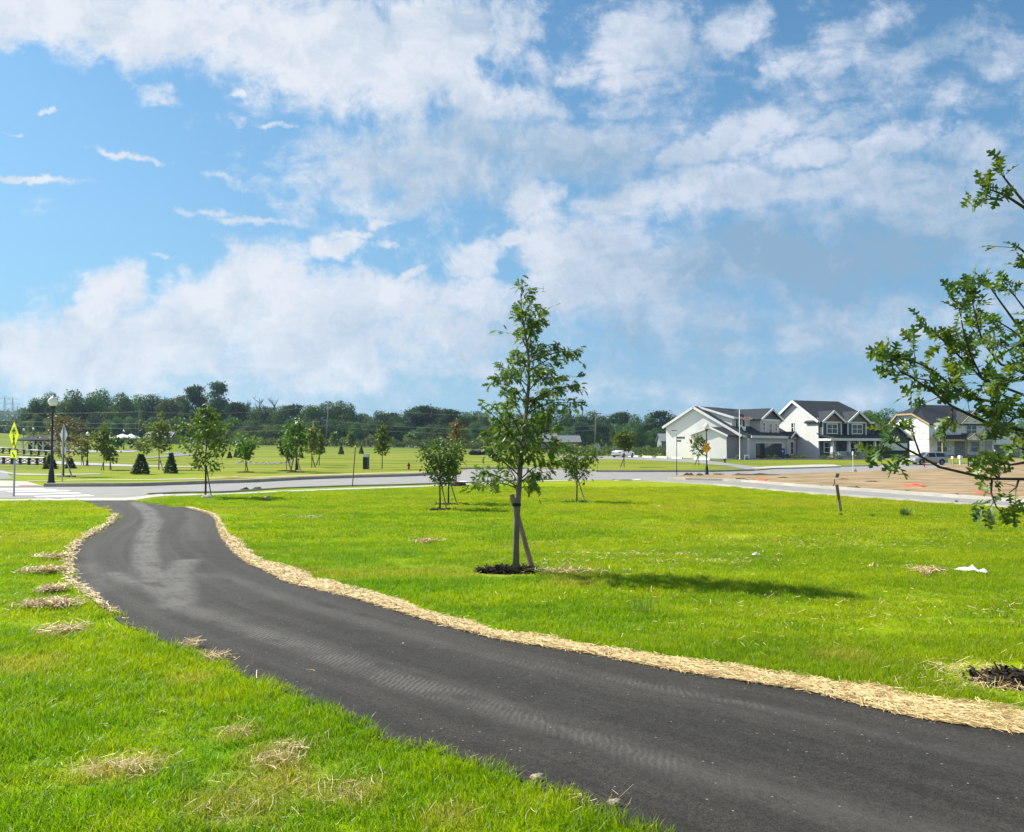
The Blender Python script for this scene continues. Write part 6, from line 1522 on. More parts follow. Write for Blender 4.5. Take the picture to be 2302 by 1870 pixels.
# ------------------------------------------------------------------ vehicles
m_carw = pm('white_car_paint', (.78, .78, .78), (.74, .74, .74), 1, .25, spec=.5, coat=.6)
m_carg = pm('silver_car_paint', (.34, .35, .345), (.30, .31, .305), 1, .28, metal=.3, coat=.6)
m_rubber = pm('tyre_rubber', (.016, .016, .016), None, 8, .8)
m_rim = pm('alloy_rim', (.45, .46, .47), None, 8, .35, metal=.8)
m_tail = pm('red_lamp_lens', (.35, .01, .01), None, 6, .25)
m_head = pm('clear_lamp_lens', (.70, .72, .74), None, 6, .15)
m_plate = pm('licence_plate', (.55, .57, .60), None, 6, .5)
def car(label, base, rz, st, paint, wr, wx, sc=1.0):
    t = thing('parked_car', label, 'car', base, rz); t.scale = (sc, sc, sc)
    b = MB(); vs = []; NS = len(st)
    for (x, z0, zb, zt, h0, hb, ht) in st:
        vs += [(x, -h0, z0), (x, -hb, (z0 + zb) / 2), (x, -hb * .985, zb), (x, -ht, zt - .03), (x, -ht * .8, zt), (x, ht * .8, zt), (x, ht, zt - .03), (x, hb * .985, zb), (x, hb, (z0 + zb) / 2), (x, h0, z0)]
    fs = [(i*10+j, i*10+(j+1) % 10, (i+1)*10+(j+1) % 10, (i+1)*10+j) for i in range(NS-1) for j in range(10)]
    fs += [tuple(range(9, -1, -1)), tuple(range((NS-1)*10, NS*10))]
    b.add(vs, fs); bo = b.build('body', paint, t, True)
    bv = bo.modifiers.new('round', 'BEVEL'); bv.width = .05; bv.segments = 2; bv.limit_method = 'ANGLE'
    g_ = [k for k, s in enumerate(st) if s[3] - s[2] > .3]          # greenhouse stations
    i0, i1 = g_[0], g_[-1]
    def lerp(a, b, f): return a + (b - a) * f
    for sg in (-1, 1):
        for (ka, kb, fa, fb_) in [(k, k + 1, .08, .95) for k in range(i0 - 1, i1 + 1)]:
            A, B = st[ka], st[kb]
            def P(f, u):
                x = lerp(A[0], B[0], f); zb = lerp(A[2], B[2], f); zt = lerp(A[3], B[3], f) - .06; hb = lerp(A[5], B[5], f); ht = lerp(A[6], B[6], f)
                if zt - zb < .12: u *= .2
                return (x, sg * (lerp(hb * .985, ht, u) + .012), lerp(zb + .03, zt, u))
            m = MB(); f0 = .35 if ka == i0 - 1 else fa; f1 = .6 if kb == i1 + 1 else fb_
            m.add([P(f0, 0), P(f1, 0), P(f1, .95), P(f0, .95)], [(0, 1, 2, 3)]); m.build('side_window', m_glass, t)
    for (ka, kb, nm) in ((i0 - 1, i0, 'rear_window'), (i1 + 1, i1, 'windscreen')):
        A, B = st[ka], st[kb]; m = MB(); o = .014
        def Q(f, s): return (lerp(A[0], B[0], f) + (-o if nm == 'rear_window' else o), s * lerp(A[6], B[6], f) * .84, lerp(A[3], B[3], f) + o)
        m.add([Q(.08, -1), Q(.08, 1), Q(.92, 1), Q(.92, -1)], [(0, 1, 2, 3)]); m.build(nm, m_glass, t)
    for x in wx:
        for sg in (-1, 1):
            y = sg * (st[3][4] - .06)
            w = MB(); prof = [(wr*.62, -.11), (wr*.95, -.11), (wr, -.07), (wr, .07), (wr*.95, .11), (wr*.62, .11)]
            n = 20; vs = [(x + r*math.cos(2*math.pi*k/n), y + zz, wr + r*math.sin(2*math.pi*k/n)) for r, zz in prof for k in range(n)]
            fs = [(i*n+k, i*n+(k+1) % n, (i+1)*n+(k+1) % n, (i+1)*n+k) for i in range(5) for k in range(n)]
            w.add(vs, fs); wo = w.build('wheel', m_rubber, t)
            w = MB(); yy_ = y + sg * .085
            w.add([(x + wr*.62*math.cos(2*math.pi*k/n), yy_, wr + wr*.62*math.sin(2*math.pi*k/n)) for k in range(n)], [tuple(range(n))])
            for k in range(5):
                a = 2*math.pi*k/5; w.tube([(x, yy_ + sg*.03, wr), (x + wr*.6*math.cos(a), yy_ + sg*.012, wr + wr*.6*math.sin(a))], [.05, .03], 4)
            w.build('rim', m_rim, wo)
            w = MB(); ra = wr * 1.14; y2 = sg * (st[3][5] + .004)
            w.add([(x + ra*math.cos(math.pi*k/12), y2, wr + ra*math.sin(math.pi*k/12)) for k in range(13)] + [(x + ra, y2, wr*.65), (x - ra, y2, wr*.65)], [tuple(range(13)) + (14, 13)]); w.build('wheel_arch', m_dark, t)
    re, fr_ = st[0], st[-1]
    for sg in (-1, 1):
        m = MB(); m.box(re[0] - .03, re[0] + .22, min(sg*.45, sg*re[5]*1.0), max(sg*.45, sg*re[5]*1.0), re[2] - .12, re[2] + .03); m.build('taillight', m_tail, t)
        m = MB(); m.box(fr_[0] - .25, fr_[0] + .02, min(sg*.45, sg*fr_[5]*1.0), max(sg*.45, sg*fr_[5]*1.0), fr_[2] - .10, fr_[2] + .03); m.build('headlight', m_head, t)
        m = MB(); x = st[i1][0] + .35; m.lathe([(.02, -.06), (.09, -.05), (.10, .04), (.03, .07)], 8, (x, sg * (st[3][5] + .12), st[i1][2] + .08)); m.build('mirror', paint, t)
    m = MB(); m.box(re[0] - .035, re[0], -.26, .26, .62, .75); m.build('licence_plate', m_plate, t)
    m = MB(); m.box(re[0] - .04, re[0] + .1, -.7, .7, .26, .38); m.build('rear_bumper', m_black, t)
    m = MB(); m.box(fr_[0] - .1, fr_[0] + .03, -.55, .55, .32, .52); m.build('grille', m_black, t)
    return t
SED = [(-2.32, .36, .84, .98, .76, .84, .70), (-2.05, .24, .90, 1.04, .86, .90, .72), (-1.5, .2, .95, 1.10, .89, .92, .68), (-.72, .2, .96, 1.43, .9, .93, .58), (.32, .2, .94, 1.45, .9, .93, .58), (1.12, .2, .92, 1.03, .9, .92, .72), (1.95, .22, .76, .90, .88, .90, .76), (2.32, .32, .62, .70, .76, .82, .70)]
SUVS = [(-2.36, .42, 1.0, 1.12, .80, .88, .80), (-2.25, .3, 1.05, 1.20, .90, .94, .78), (-1.95, .26, 1.08, 1.70, .92, .96, .70), (-.6, .26, 1.06, 1.76, .92, .96, .70), (.45, .26, 1.04, 1.74, .92, .96, .68), (1.2, .26, 1.02, 1.14, .92, .95, .78), (2.05, .28, .92, 1.04, .9, .93, .80), (2.38, .38, .78, .86, .8, .86, .74)]
car('white sedan parked on the side street, rear toward the viewer, before the hedge', at(1401, 1028.2, .02), R(53), SED, m_carw, .33, (-1.4, 1.42))
car('silver grey four-wheel-drive parked before the wrapped unfinished house', at(2087, 1045.4, .04), R(183), SUVS, m_carg, .38, (-1.42, 1.45), .66)

# ------------------------------------------------------------------ hydrants
m_hred = pm('hydrant_red', (.42, .025, .02), (.34, .02, .018), 6, .45, spec=.5)
m_hnavy = pm('hydrant_navy', (.015, .025, .05), None, 6, .5)
def hydrant(label, px, topy, mat, cap):
    b = at(*px); Hh = at_d(px[0], topy, b.y).z - b.z; s = Hh / .8
    t = thing('fire_hydrant', label, 'fire hydrant', b, 0, 'fire hydrants'); t.scale = (s, s, s)
    m = MB(); m.lathe([(.17, -.03), (.17, .05), (.12, .06), (.12, .10), (.105, .12), (.105, .50), (.15, .51), (.15, .55)], 14); m.build('barrel', mat, t, True)
    m = MB(); m.lathe([(.13, .552), (.125, .62), (.09, .68), (.04, .71), (.035, .78), (.01, .79)], 14); m.build('bonnet', cap, t, True)
    for d in ((1, 0), (-1, 0), (0, -1)):
        m = MB(); m.tube([(d[0]*.09, d[1]*.09, .42), (d[0]*.19, d[1]*.19, .42), (d[0]*.2, d[1]*.2, .42)], [.055, .055, .07], 10); m.build('outlet', mat, t)
hydrant('red fire hydrant beside the pale far walk, right of the monument', (919, 1055), 1039, m_hred, m_hred)
hydrant('small red fire hydrant at the foot of the lamp post on the left lawn', (195, 1047.5), 1039, m_hred, m_hred)
hydrant('red fire hydrant in front of the silver car', (2078, 1050.5), 1039.5, m_hred, m_hred)
hydrant('dark hydrant with a white top, on the verge before the white gabled house', (1629.5, 1040.5), 1027, m_hnavy, m_wht)

# ------------------------------------------------------------------ flagpole and flags
b = at(1663.5, 1033); t = thing('flagpole', 'tall white flagpole in front of the white gabled house', 'flagpole', b); Ht = at_d(1663.5, 920, b.y).z - b.z
m = MB(); m.lathe([(.12, -.05), (.12, .1), (.07, .15), (.062, Ht * .5), (.045, Ht)], 10); m.build('pole', m_trim, t, True)
m = MB(); m.lathe([(.01, Ht), (.08, Ht + .06), (.08, Ht + .1), (.01, Ht + .18)], 10); m.build('finial', m_steel, t, True)
m_fred = pm('flag_red', (.50, .05, .05), None, 4, .7); m_fblue = pm('flag_blue', (.03, .05, .16), None, 4, .7)
def flag(label, pz0, pz1, L, droop, colour):
    z1 = at_d(1664, pz0, b.y).z; z0 = at_d(1664, pz1, b.y).z
    m = MB(); NX, NZ = 26, 26
    vs = []; fs = []; mi = []
    for i in range(NX + 1):
        for j in range(NZ + 1):
            u = i / NX; v = j / NZ
            vs.append((.08 + L * u * .94, .16 * math.sin(u * 8 + v * 1.5) * u, (z1 - z0) * (v - 1) - droop * u ** 1.2 + .06 * math.sin(u * 9)))
    for i in range(NX):
        for j in range(NZ):
            m.add([vs[i*(NZ+1)+j], vs[(i+1)*(NZ+1)+j], vs[(i+1)*(NZ+1)+j+1], vs[i*(NZ+1)+j+1]], [(0, 1, 2, 3)], colour((i + .5) / NX, (j + .5) / NZ))
    o = m.build('flag', [m_fred, m_wht, m_fblue], None, False, (b.x, b.y, z1), R(-12), fixn=False)
    return tag(o, label, 'flag')
flag('red, white and blue striped flag flying from the tall flagpole', 931, 942, 1.35, .42, lambda u, v: 2 if (u < .4 and v > .46) else (0 if int(v * 13) % 2 == 0 else 1))
flag('white and dark blue flag, hanging below the striped flag', 955, 965.5, .75, .35, lambda u, v: 2 if v < .35 + .25 * math.sin(u * 6) else 1)

# ------------------------------------------------------------------ things round the houses
m_blue = pm('blue_plastic', (.012, .085, .26), (.01, .07, .22), 3, .45)
b = at(1757, 1029.5); t = thing('portable_toilet', 'blue portable toilet with a white roof, between the first two houses', 'portable toilet', b, R(-14)); s = (at_d(1757, 1004, b.y).z - b.z) / 2.3; t.scale = (s, s, s)
m = MB(); m.box(-.6, .6, -.58, .6, 0, 1.95); m.build('cabin', m_blue, t)
m = MB(); m.box(-.5, .5, -.63, -.583, .12, 1.85); d = m.build('door', m_blue, t); m = MB(); m.box(-.4, .35, -.65, -.632, 1.15, 1.6); m.build('door_panel', m_wht, d); m = MB(); m.box(.36, .44, -.67, -.632, .95, 1.1); m.build('latch', m_black, d)
m = MB(); m.add([(-.66, -.66, 1.953), (.66, -.66, 1.953), (.66, .66, 1.953), (-.66, .66, 1.953), (-.66, -.66, 2.08), (.66, -.66, 2.08), (.66, .66, 2.08), (-.66, .66, 2.08), (-.4, -.3, 2.3), (.4, -.3, 2.3), (.4, .3, 2.3), (-.4, .3, 2.3)], [(0,3,2,1),(0,1,5,4),(1,2,6,5),(2,3,7,6),(3,0,4,7),(4,5,9,8),(5,6,10,9),(6,7,11,10),(7,4,8,11),(8,9,10,11)]); m.build('roof', m_wht, t)
m_teal = pm('sign_teal', (.015, .10, .15), None, 3, .5)
b = at(1678.5, 1034.2); t = thing('sandwich_board', 'white and teal sandwich board sign beside the flagpole', 'sign', b, R(-6)); Hh = at_d(1678, 1022, b.y).z - b.z; q = M(b, 1)
for sg in (-1, 1):
    m = MB(); m.slab([(-5*q, sg*3*q, 0), (5*q, sg*3*q, 0), (5*q, sg*.4*q, Hh), (-5*q, sg*.4*q, Hh)], .03); o = m.build('board', m_wht, t)
    if sg < 0: m = MB(); m.slab([(-4*q, -3*q*.92 - .04, Hh*.1), (4*q, -3*q*.92 - .04, Hh*.1), (4*q, -3*q*.62 - .04, Hh*.42), (-4*q, -3*q*.62 - .04, Hh*.42)], .01); m.build('panel', m_teal, o); m = MB(); m.slab([(-3*q, -3*q*.5 - .05, Hh*.52), (3*q, -3*q*.5 - .05, Hh*.52), (3*q, -3*q*.3 - .05, Hh*.7), (-3*q, -3*q*.3 - .05, Hh*.7)], .01); m.build('stripe', m_teal, o)
def shrub(label, px, topy, wpx, mat, n=240, name='shrub', group='shrubs in the beds before the houses', stem=False, seed=1, ls=3.0):
    b = at(*px); g = np.random.default_rng(seed + int(px[0])); Hh = at_d(px[0], topy, b.y).z - b.z; W = M(b, wpx)
    t = thing(name, label, 'shrub', b, 0, group)
    v = g.normal(0, 1, (n, 3)); v /= np.linalg.norm(v, axis=1, keepdims=True); r = g.uniform(.5, 1.05, (n, 1))
    z0 = .45 if stem else 0.0
    P = v * r * np.array([W/2, W/2, Hh * (1 - z0) / 2]) + np.array([0, 0, Hh * (z0 + (1 - z0) / 2)])
    V, F = leaves(SIMPLE, P, v + g.normal(0, .5, (n, 3)), v + g.normal(0, .5, (n, 3)), M(b, ls) * g.uniform(.7, 1.3, n))
    mb = MB(); mb.tube([(0, 0, -.03), (0, 0, Hh * .5)], [.04, .025], 6); mb.build('stem', m_barkd, t)
    npmesh('foliage', V, F, mat, t)
def S(*a, **k): shrub(*a, **k)
for px, ty, w, mt, lab in [((1513.5, 1020.5), 1013, 9, L_dark, 'round dark shrub, at the white gable wall just left of the street-name post'), ((1530, 1021), 1013, 9, L_mid, 'light green round shrub, at the white gable wall just right of the street-name post'), ((1547, 1022), 1014, 13, L_dark, 'wide dark shrub, at the white gable wall left of the airy sapling'), ((1560, 1023.5), 1017, 12, L_dark, 'low spreading dark shrub, behind the airy sapling'), ((1581, 1024), 1018, 10, L_dark, 'dark shrub, just left of the orange sign post'), ((1596, 1025), 1019, 9, L_dark, 'dark shrub, just right of the orange sign post'), ((1607, 1026), 1021, 8, L_dark, 'small dark shrub, left of the slender sapling'),
        ((1626, 1026), 1021, 8, L_dark, 'small dark shrub, right of the slender sapling'), ((1637, 1029), 1020, 10, L_mid, 'green shrub, at the stone wing corner'), ((1652, 1030), 1018, 9, L_mid, 'green shrub, left of the flagpole foot'), ((1657, 1032), 1024, 7, L_pale, 'pale little shrub, close to the flagpole foot'), ((1713, 1031), 1022, 9, L_dark, 'dark shrub, under the cream flowering hydrangea'), ((1728, 1031.5), 1023, 11, L_dark, 'dark shrub, below the bay window of the white gabled house'), ((1743, 1032), 1024, 9, L_mid, 'mid green shrub, left of the blue toilet'), ((1771, 1030), 1022, 10, L_dark, 'dark shrub, right of the blue toilet'), ((1786, 1031), 1024, 14, L_dark, 'low wide shrub, before the black metal fence'), ((1802, 1031), 1024, 12, L_mid, 'reddish green shrub, left of the narrow evergreen'), ((1850, 1032), 1023, 12, L_dark, 'shrub, at the left foot of the columned porch'), ((1868, 1032), 1022, 14, L_mid, 'wide shrub, below the left porch railing'), ((1888, 1032), 1023, 12, L_dark, 'dark shrub, below the porch second column'), ((1925, 1032), 1024, 14, L_mid, 'yellow green shrub, below the right porch railing'), ((1957, 1033), 1025, 12, L_mid, 'yellow green shrub, before the garage corner of the grey house'), ((1974, 1033), 1025, 12, L_dark, 'dark shrub, before the half-open garage door')]:
    S(lab, px, ty, w, mt, 150)
S('round green shrub tree, left of the glazed entrance of the white gabled house', (1678, 1030), 1001, 16, L_mid, 320, 'shrub_tree', stem=True)
S('cream flowering hydrangea tree, before the glazed entrance', (1725, 1030), 1001, 18, L_hyd, 340, 'hydrangea_tree', stem=True)
S('big round bush, beside the grey back of the stop sign', (1328, 1024), 1000, 26, L_mid, 520, 'bush', 'bushes by the stop sign', seed=4)
S('second round bush, right behind the stop sign post', (1350, 1024), 1005, 24, L_mid, 420, 'bush', 'bushes by the stop sign', seed=5)
# mulch beds (part of the setting)
strip('planting_bed', [(1496, 1022), (1560, 1026.5), (1615, 1031), (1665, 1034), (1740, 1034), (1800, 1033.5), (1990, 1034)], [(1496, 1018.5), (1560, 1020), (1615, 1022), (1665, 1024), (1740, 1024), (1800, 1024), (1990, 1024)], pm('bark_bed', (.045, .033, .025), (.07, .05, .035), 4, .95, bump=.8, bscale=20), .02, 24, 3)
strip('planting_bed', [(1597, 1036), (1625, 1035.5), (1648, 1033)], [(1597, 1029), (1625, 1029), (1648, 1029)], pm('grass_bed', (.12, .12, .07), (.08, .085, .05), 4, .95, bump=.8, bscale=20), .03, 8, 2)
# black metal fence between house 1 and 2
A_ = at(1769, 1026); B_ = at(1808, 1025); t = thing('metal_fence', 'low black metal picket fence between the first two houses', 'fence', A_)
for i in range(5):
    q = (B_ - A_) * (i / 4); m = MB(); m.box(q.x - .04, q.x + .04, q.y - .04, q.y + .04, 0, 1.05); m.build('post', m_black, t)
m = MB(); d = B_ - A_
for z in (.15, .92): m.tube([Vector((0, 0, z)), d + Vector((0, 0, z))], .025, 4)
for i in range(40): q = d * (i / 40); m.box(q.x - .009, q.x + .009, q.y - .009, q.y + .009, .15, .98)
m.build('picket_panel', m_black, t)
# white parking kerb blocks
for k, (x0, y0, x1, y1) in enumerate([(1413, 1026.6, 1436, 1027.4), (1446, 1027.6, 1467, 1028.8), (1478, 1029, 1500, 1030), (1512, 1030.4, 1534, 1031.6), (1562, 1032.6, 1597, 1034.6)]):
    a = at(x0, y0); c = at(x1, y1); d = c - a; L = d.length; m = MB()
    m.prism([(-.14, .0), (.14, 0), (.10, .22), (-.10, .22)], 'x', 0, L); o = m.build('parking_block', m_paint, None, False, a + Vector((0, 0, .013)), math.atan2(d.y, d.x))
    tag(o, ['white kerb block, right beside the front wheel of the white car', 'white kerb block, second to the right of the white car', 'white kerb block, just left of the white gable corner', 'white kerb block, passing behind the street-name post', 'long white kerb block, behind the orange sign post'][k], 'kerb block', 'white kerb blocks along the side street')
# mailboxes and marker posts
def post_box(label, px, topy, wd, mat, boxm, name, cat, bh=.25):
    b = at(*px); Hh = at_d(px[0], topy, b.y).z - b.z; q = M(b, 1); t = thing(name, label, cat, b)
    m = MB(); m.box(-wd*q, wd*q, -wd*q, wd*q, -.05, Hh * (1 - bh)); m.build('post', mat, t)
    m = MB(); w2 = wd * q * 2.3; m.prism([(-w2, Hh*(1-bh)+.002), (w2, Hh*(1-bh)+.002), (w2, Hh*.93), (w2*.6, Hh), (-w2*.6, Hh), (-w2, Hh*.93)], 'y', -w2*1.5, w2*1.5); bo = m.build('box', boxm, t)
    m = MB(); m.box(-w2*.9, w2*.9, -w2*1.5-.012, -w2*1.5-.002, Hh*(1-bh)+.01, Hh*.95); m.build('door', boxm, bo)
post_box('white post with a taller white head, at the kerb before the two-storey house', (1918, 1058), 1014.5, .55, m_wht, m_wht, 'marker_post', 'post', .2)
post_box('wooden-post mailbox, left one of two before the unfinished house', (2142, 1047.5), 1026, .9, m_osb, m_canvas, 'mailbox', 'mailbox')
post_box('white mailbox, right one of two before the unfinished house', (2159, 1045), 1024, 1.4, m_wht, m_wht, 'mailbox', 'mailbox', .32)
b = at(2177, 1049); t = thing('site_post', 'dark slim post standing right of the white mailbox', 'post', b); Hh = at_d(2177, 1021, b.y).z; q = M(b, 1)
m = MB(); m.lathe([(1.2*q, -.05), (1.0*q, Hh*.4), (1.6*q, Hh*.6), (1.2*q, Hh*.85), (.9*q, Hh*.88), (1.1*q, Hh)], 10); m.build('shaft', m_black, t, True)
# monument box and marker rod
b = at(823, 1054.5); t = thing('monument_sign', 'black upright monument sign with a white cap on the field', 'sign', b, R(-8)); Hh = at_d(823, 1020, b.y).z - b.z; q = M(b, 1)
m = MB(); m.box(-4.6*q, 4.6*q, -.28, .28, -.05, Hh*.79); m.build('pillar', m_black, t)
m = MB(); m.box(-5.1*q, 5.1*q, -.32, .32, Hh*.79+.002, Hh); m.build('cap', m_wht, t)
m = MB(); m.box(-5.2*q, -4.61*q, -.26, .26, 0, Hh*.785); m.build('side_panel', m_steel, t)
b = at(792, 1093.5); t = thing('marker_rod', 'thin tall metal marker rod at the near road edge', 'rod', b); e = at_d(799, 1004, b.y) - b
m = MB(); m.tube([(0, 0, -.05), e], .022, 6); m.build('rod', pm('rusty_steel', (.10, .075, .06), (.16, .13, .11), 8, .8), t); m = MB(); m.lathe([(.03, -.02), (.034, .02), (.01, .05)], 6, tuple(e)); m.build('cap', m_fluo, t)
# rocks of the dry bed
rr = random.Random(5)
m_rock = pm('pale_rock', (.42, .41, .38), (.28, .275, .26), 3, .9, bump=.6, bscale=9)
def rock_mesh(seed, name='rock'):
    bm = bmesh.new(); bmesh.ops.create_icosphere(bm, subdivisions=2, radius=1)
    for v in bm.verts:
        n_ = mnoise.noise(v.co * 1.3 + Vector((seed * 7.1, 0, 0))); v.co *= 1 + n_ * .45; v.co.z *= .7
    me = bpy.data.meshes.new(name); bm.to_mesh(me); bm.free(); me.materials.append(m_rock); return me
RM = [rock_mesh(i) for i in range(4)]
for k in range(64):
    f = k / 63; px = 533 + 126 * f + rr.uniform(-2, 2); b = at(px, 1039.5 + 2.2 * math.sin(f * 3) + rr.uniform(-2.4, 2.4))
    o = bpy.data.objects.new('boulder', RM[k % 4]); COL.objects.link(o); s = M(b, rr.uniform(1.6, 3.2)); o.location = b + Vector((0, 0, s * .3)); o.scale = (s * 1.25, s, s * .8); o.rotation_euler = (0, 0, rr.uniform(0, 6))
    tag(o, 'pale boulder in the rock bed behind the saplings on the field', 'rock', 'boulders of the rock bed')
# silt sock
b = at(1060, 1022); mb = MB(); P = [at(1058 + i * 4, 1022.4 + .5 * math.sin(i * .9)) - b + Vector((0, 0, .35)) for i in range(17)]
mb.tube(P, [.42 + .08 * math.sin(i * 1.7) for i in range(17)], 8); tag(mb.build('silt_sock', m_black, None, True, b), 'long black silt sock lying across the field behind the tall oak', 'silt sock')

# ------------------------------------------------------------------ dirt lot: orange plastic, mounds, stakes
m_orp = pm('orange_plastic', (.80, .095, .045), (.70, .075, .035), 5, .5)
def crumple(label, pxs, hpx, seed, name='orange_plastic_sheet', mat=None, cat='plastic sheet', group=None):
    a, c = at(*pxs[0]), at(*pxs[1]); b = (a + c) / 2; L = (c - a).length; mb = MB(); N_ = 22; K = 9; vs = []
    h_ = M(b, hpx); dr = (c - a).normalized(); pr = Vector((-dr.y, dr.x, 0))
    for i in range(N_ + 1):
        for j in range(K + 1):
            u = i / N_; v = j / K; e = math.sin(math.pi * u) ** .5 * math.sin(math.pi * v) ** .6
            z = h_ * e * (.55 + .75 * mnoise.noise(Vector((u * 5, v * 3, seed)))) + .02 + H(b.x, b.y)
            w = (v - .5) * L * .42 * (.7 + .5 * mnoise.noise(Vector((u * 4, seed, 1))))
            p = dr * ((u - .5) * L) + pr * w; vs.append((p.x, p.y, max(z, .035)))
    mb.add(vs, [(i*(K+1)+j, i*(K+1)+j+1, (i+1)*(K+1)+j+1, (i+1)*(K+1)+j) for i in range(N_) for j in range(K)])
    o = mb.build(name, mat or m_orp, None, True, (b.x, b.y, 0)); sd = o.modifiers.new('thick', 'SOLIDIFY'); sd.thickness = .01
    return tag(o, label, cat, group)
crumple('crumpled orange plastic, left heap lying on the dirt beyond the right road', ((1694, 1084), (1731, 1086)), 8, 1.0)
crumple('small crumpled orange plastic, just right of the left heap on the dirt', ((1731, 1086), (1753, 1088)), 5, 2.0)
crumple('crumpled orange plastic, middle heap on the dirt left of the oak twig', ((2030, 1093), (2080, 1096)), 10, 3.0)
crumple('crumpled orange plastic, right heap on the dirt behind the hanging oak leaves', ((2194, 1109), (2224, 1112)), 8.5, 4.0)
def mound(label, px, wpx, hpx, mat, seed, group='earth heaps', flat_=.5, lit=None):
    b = at(*px); W = M(b, wpx) / 2; h_ = M(b, hpx); mb = MB(); K = 28; RR = 8; vs = [(0, 0, h_)]; fs = []
    for j in range(1, RR + 1):
        for k in range(K):
            th = 2*math.pi*k/K; q = j/RR; n_ = mnoise.fractal(Vector((math.cos(th)*q*3 + seed, math.sin(th)*q*3, seed)), 1.0, 2.0, 4)
            vs.append((W*q*math.cos(th)*(1+.25*mnoise.noise(Vector((math.cos(th)*2, math.sin(th)*2, seed)))), W*flat_*q*math.sin(th), max(-.02, h_*((1-q**1.6)*(1+.9*n_)) - (.03 if j == RR else 0))))
    for k in range(K): fs.append((0, 1+k, 1+(k+1) % K))
    for j in range(RR-1):
        for k in range(K): a = 1+j*K; fs.append((a+k, a+K+k, a+K+(k+1) % K, a+(k+1) % K))
    mb.add(vs, fs); o = mb.build('earth_mound', mat, None, True, b + Vector((0, 0, .02))); return tag(o, label, 'earth mound', group)
for px, w, h_, mt, lab in [((552, 1102.5), 26, 4.5, m_mulch, 'dark earth heap, left one at the near road edge right of the maple sapling'), ((580, 1101.5), 32, 5, m_mulch, 'dark earth heap, wider right one at the near road edge right of the maple sapling'), ((1548, 1069.5), 30, 4.5, m_dirt2, 'low dug-earth mound, between the street-name post and the orange sign'), ((1573, 1069.5), 22, 4, m_dirt2, 'low dug-earth mound, right beside the orange sign post foot'), ((1665, 1079.5), 40, 3.5, m_dirt2, 'rough soil ridge, left of the left orange plastic'), ((1700, 1068.5), 120, 3.0, m_dirt2, 'long low dark soil edge, along the back of the dirt lot'), ((1845, 1094.5), 20, 3.5, m_dirt2, 'dark soil clod heap, left of the bent stick'), ((1915, 1099), 52, 5, m_dirt2, 'dark soil heap, right of the leaning wood stake at the road'),
        ((2040, 1107.5), 26, 3, m_dirt2, 'small dark soil patch, below the middle orange plastic'), ((2150, 1116), 22, 4.5, m_dirt2, 'small soil heap, lower left of the right orange plastic'), ((1895, 1078.5), 36, 2.0, m_dirt2, 'faint soil ridge, right of the short board standing in the dirt'), ((2030, 1068), 30, 2.2, m_dirt2, 'faint soil ridge, beyond the middle orange plastic'), ((1960, 1084), 40, 2.0, m_dirt2, 'faint soil ridge, left beyond the middle orange plastic'), ((1760, 1075), 30, 2.4, m_dirt2, 'faint soil ridge, right of the left orange plastics'), ((1922, 1061), 11, 6, m_rock, 'dark ringed stone heap, at the foot of the white marker post')]:
    mound(lab, px, w, h_, mt, px[0] * .37)
mound('long weedy earth bank with straw, along the far kerb behind the maple sapling', (520, 1076), 150, 4.5, m_strawearth, 3.1, None, .18)
def stick(label, a, c, dy, r, mat, name='wooden_stake'):
    A = at(*a); e = at_d(c[0], c[1], A.y + dy) - A; t = thing(name, label, 'stake', A); m = MB(); L = e.length
    x = Vector((r * 1.6, 0, 0)); y = Vector((0, r * .7, 0))
    m.add([tuple(p) for p in (-x-y, x-y, x+y, -x+y, e-x-y, e+x-y, e+x+y, e-x+y)], [(0,3,2,1),(4,5,6,7),(0,1,5,4),(1,2,6,5),(2,3,7,6),(3,0,4,7)]); m.build('board', mat, t); return t, e
t, e = stick('slanted wood stake with a dark top, standing on the lawn edge at the right road', (1890, 1151), (1881, 1089), .0, .022, m_wood)
m = MB(); f0, f1 = e * .45, e * .99
m.tube([f0 + Vector((0, 0, 0)), f1], .040, 4); m.build('dark_band', pm('rust_paint', (.14, .06, .035), None, 5, .7), t)
stick('short grey board standing tilted in the dirt lot', (1880, 1074.5), (1883, 1064), .0, .06, m_woodg)
b = at(1870, 1096.5); t = thing('bent_rod', 'thin bent dark stick poking out of the dirt by the right road', 'stick', b); m = MB(); e = at_d(1876, 1077, b.y) - b; m.tube([(0, 0, -.03), e * .5 + Vector((.06, 0, 0)), e], .018, 5); m.build('rod', m_barkd, t)

# ------------------------------------------------------------------ small things on the lawn
b = at(598, 1127.5); t = thing('pipe_piece', 'short white pipe with a red end lying in the lawn', 'pipe', b + Vector((0, 0, .05)), R(15)); q = M(b, 1)
m = MB(); m.tube([(-5*q, 0, .04), (6*q, .2, .10)], [3.2*q, 2.6*q], 12); m.build('tube', m_conc, t); m = MB(); m.tube([(-5.4*q, 0, .038), (-3.6*q, .03, .048)], [3.35*q, 3.35*q], 12); m.build('red_end', m_hred, t)
m_bag = pm('white_plastic', (.78, .78, .76), (.66, .66, .65), 9, .4)
crumple('crumpled white plastic sheet on the lawn, largest litter at the right', ((2150, 1284), (2222, 1292)), 16, 5.0, 'plastic_sheet', m_bag)
crumple('small white litter scrap, left one of the pair in the middle of the lawn', ((1690, 1251), (1711, 1252)), 9, 6.0, 'litter_scrap', m_bag, 'litter')
crumple('small pinkish white litter scrap, right one of the pair in the middle of the lawn', ((1746, 1251), (1759, 1251)), 7, 7.0, 'litter_scrap', pm('pink_paper', (.70, .55, .45), None, 4, .7), 'litter')
crumple('pale straw lump on the lawn, left of the straw tuft and white plastic', ((1950, 1277), (1976, 1278)), 10, 8.0, 'straw_lump', m_straw, 'straw lump')
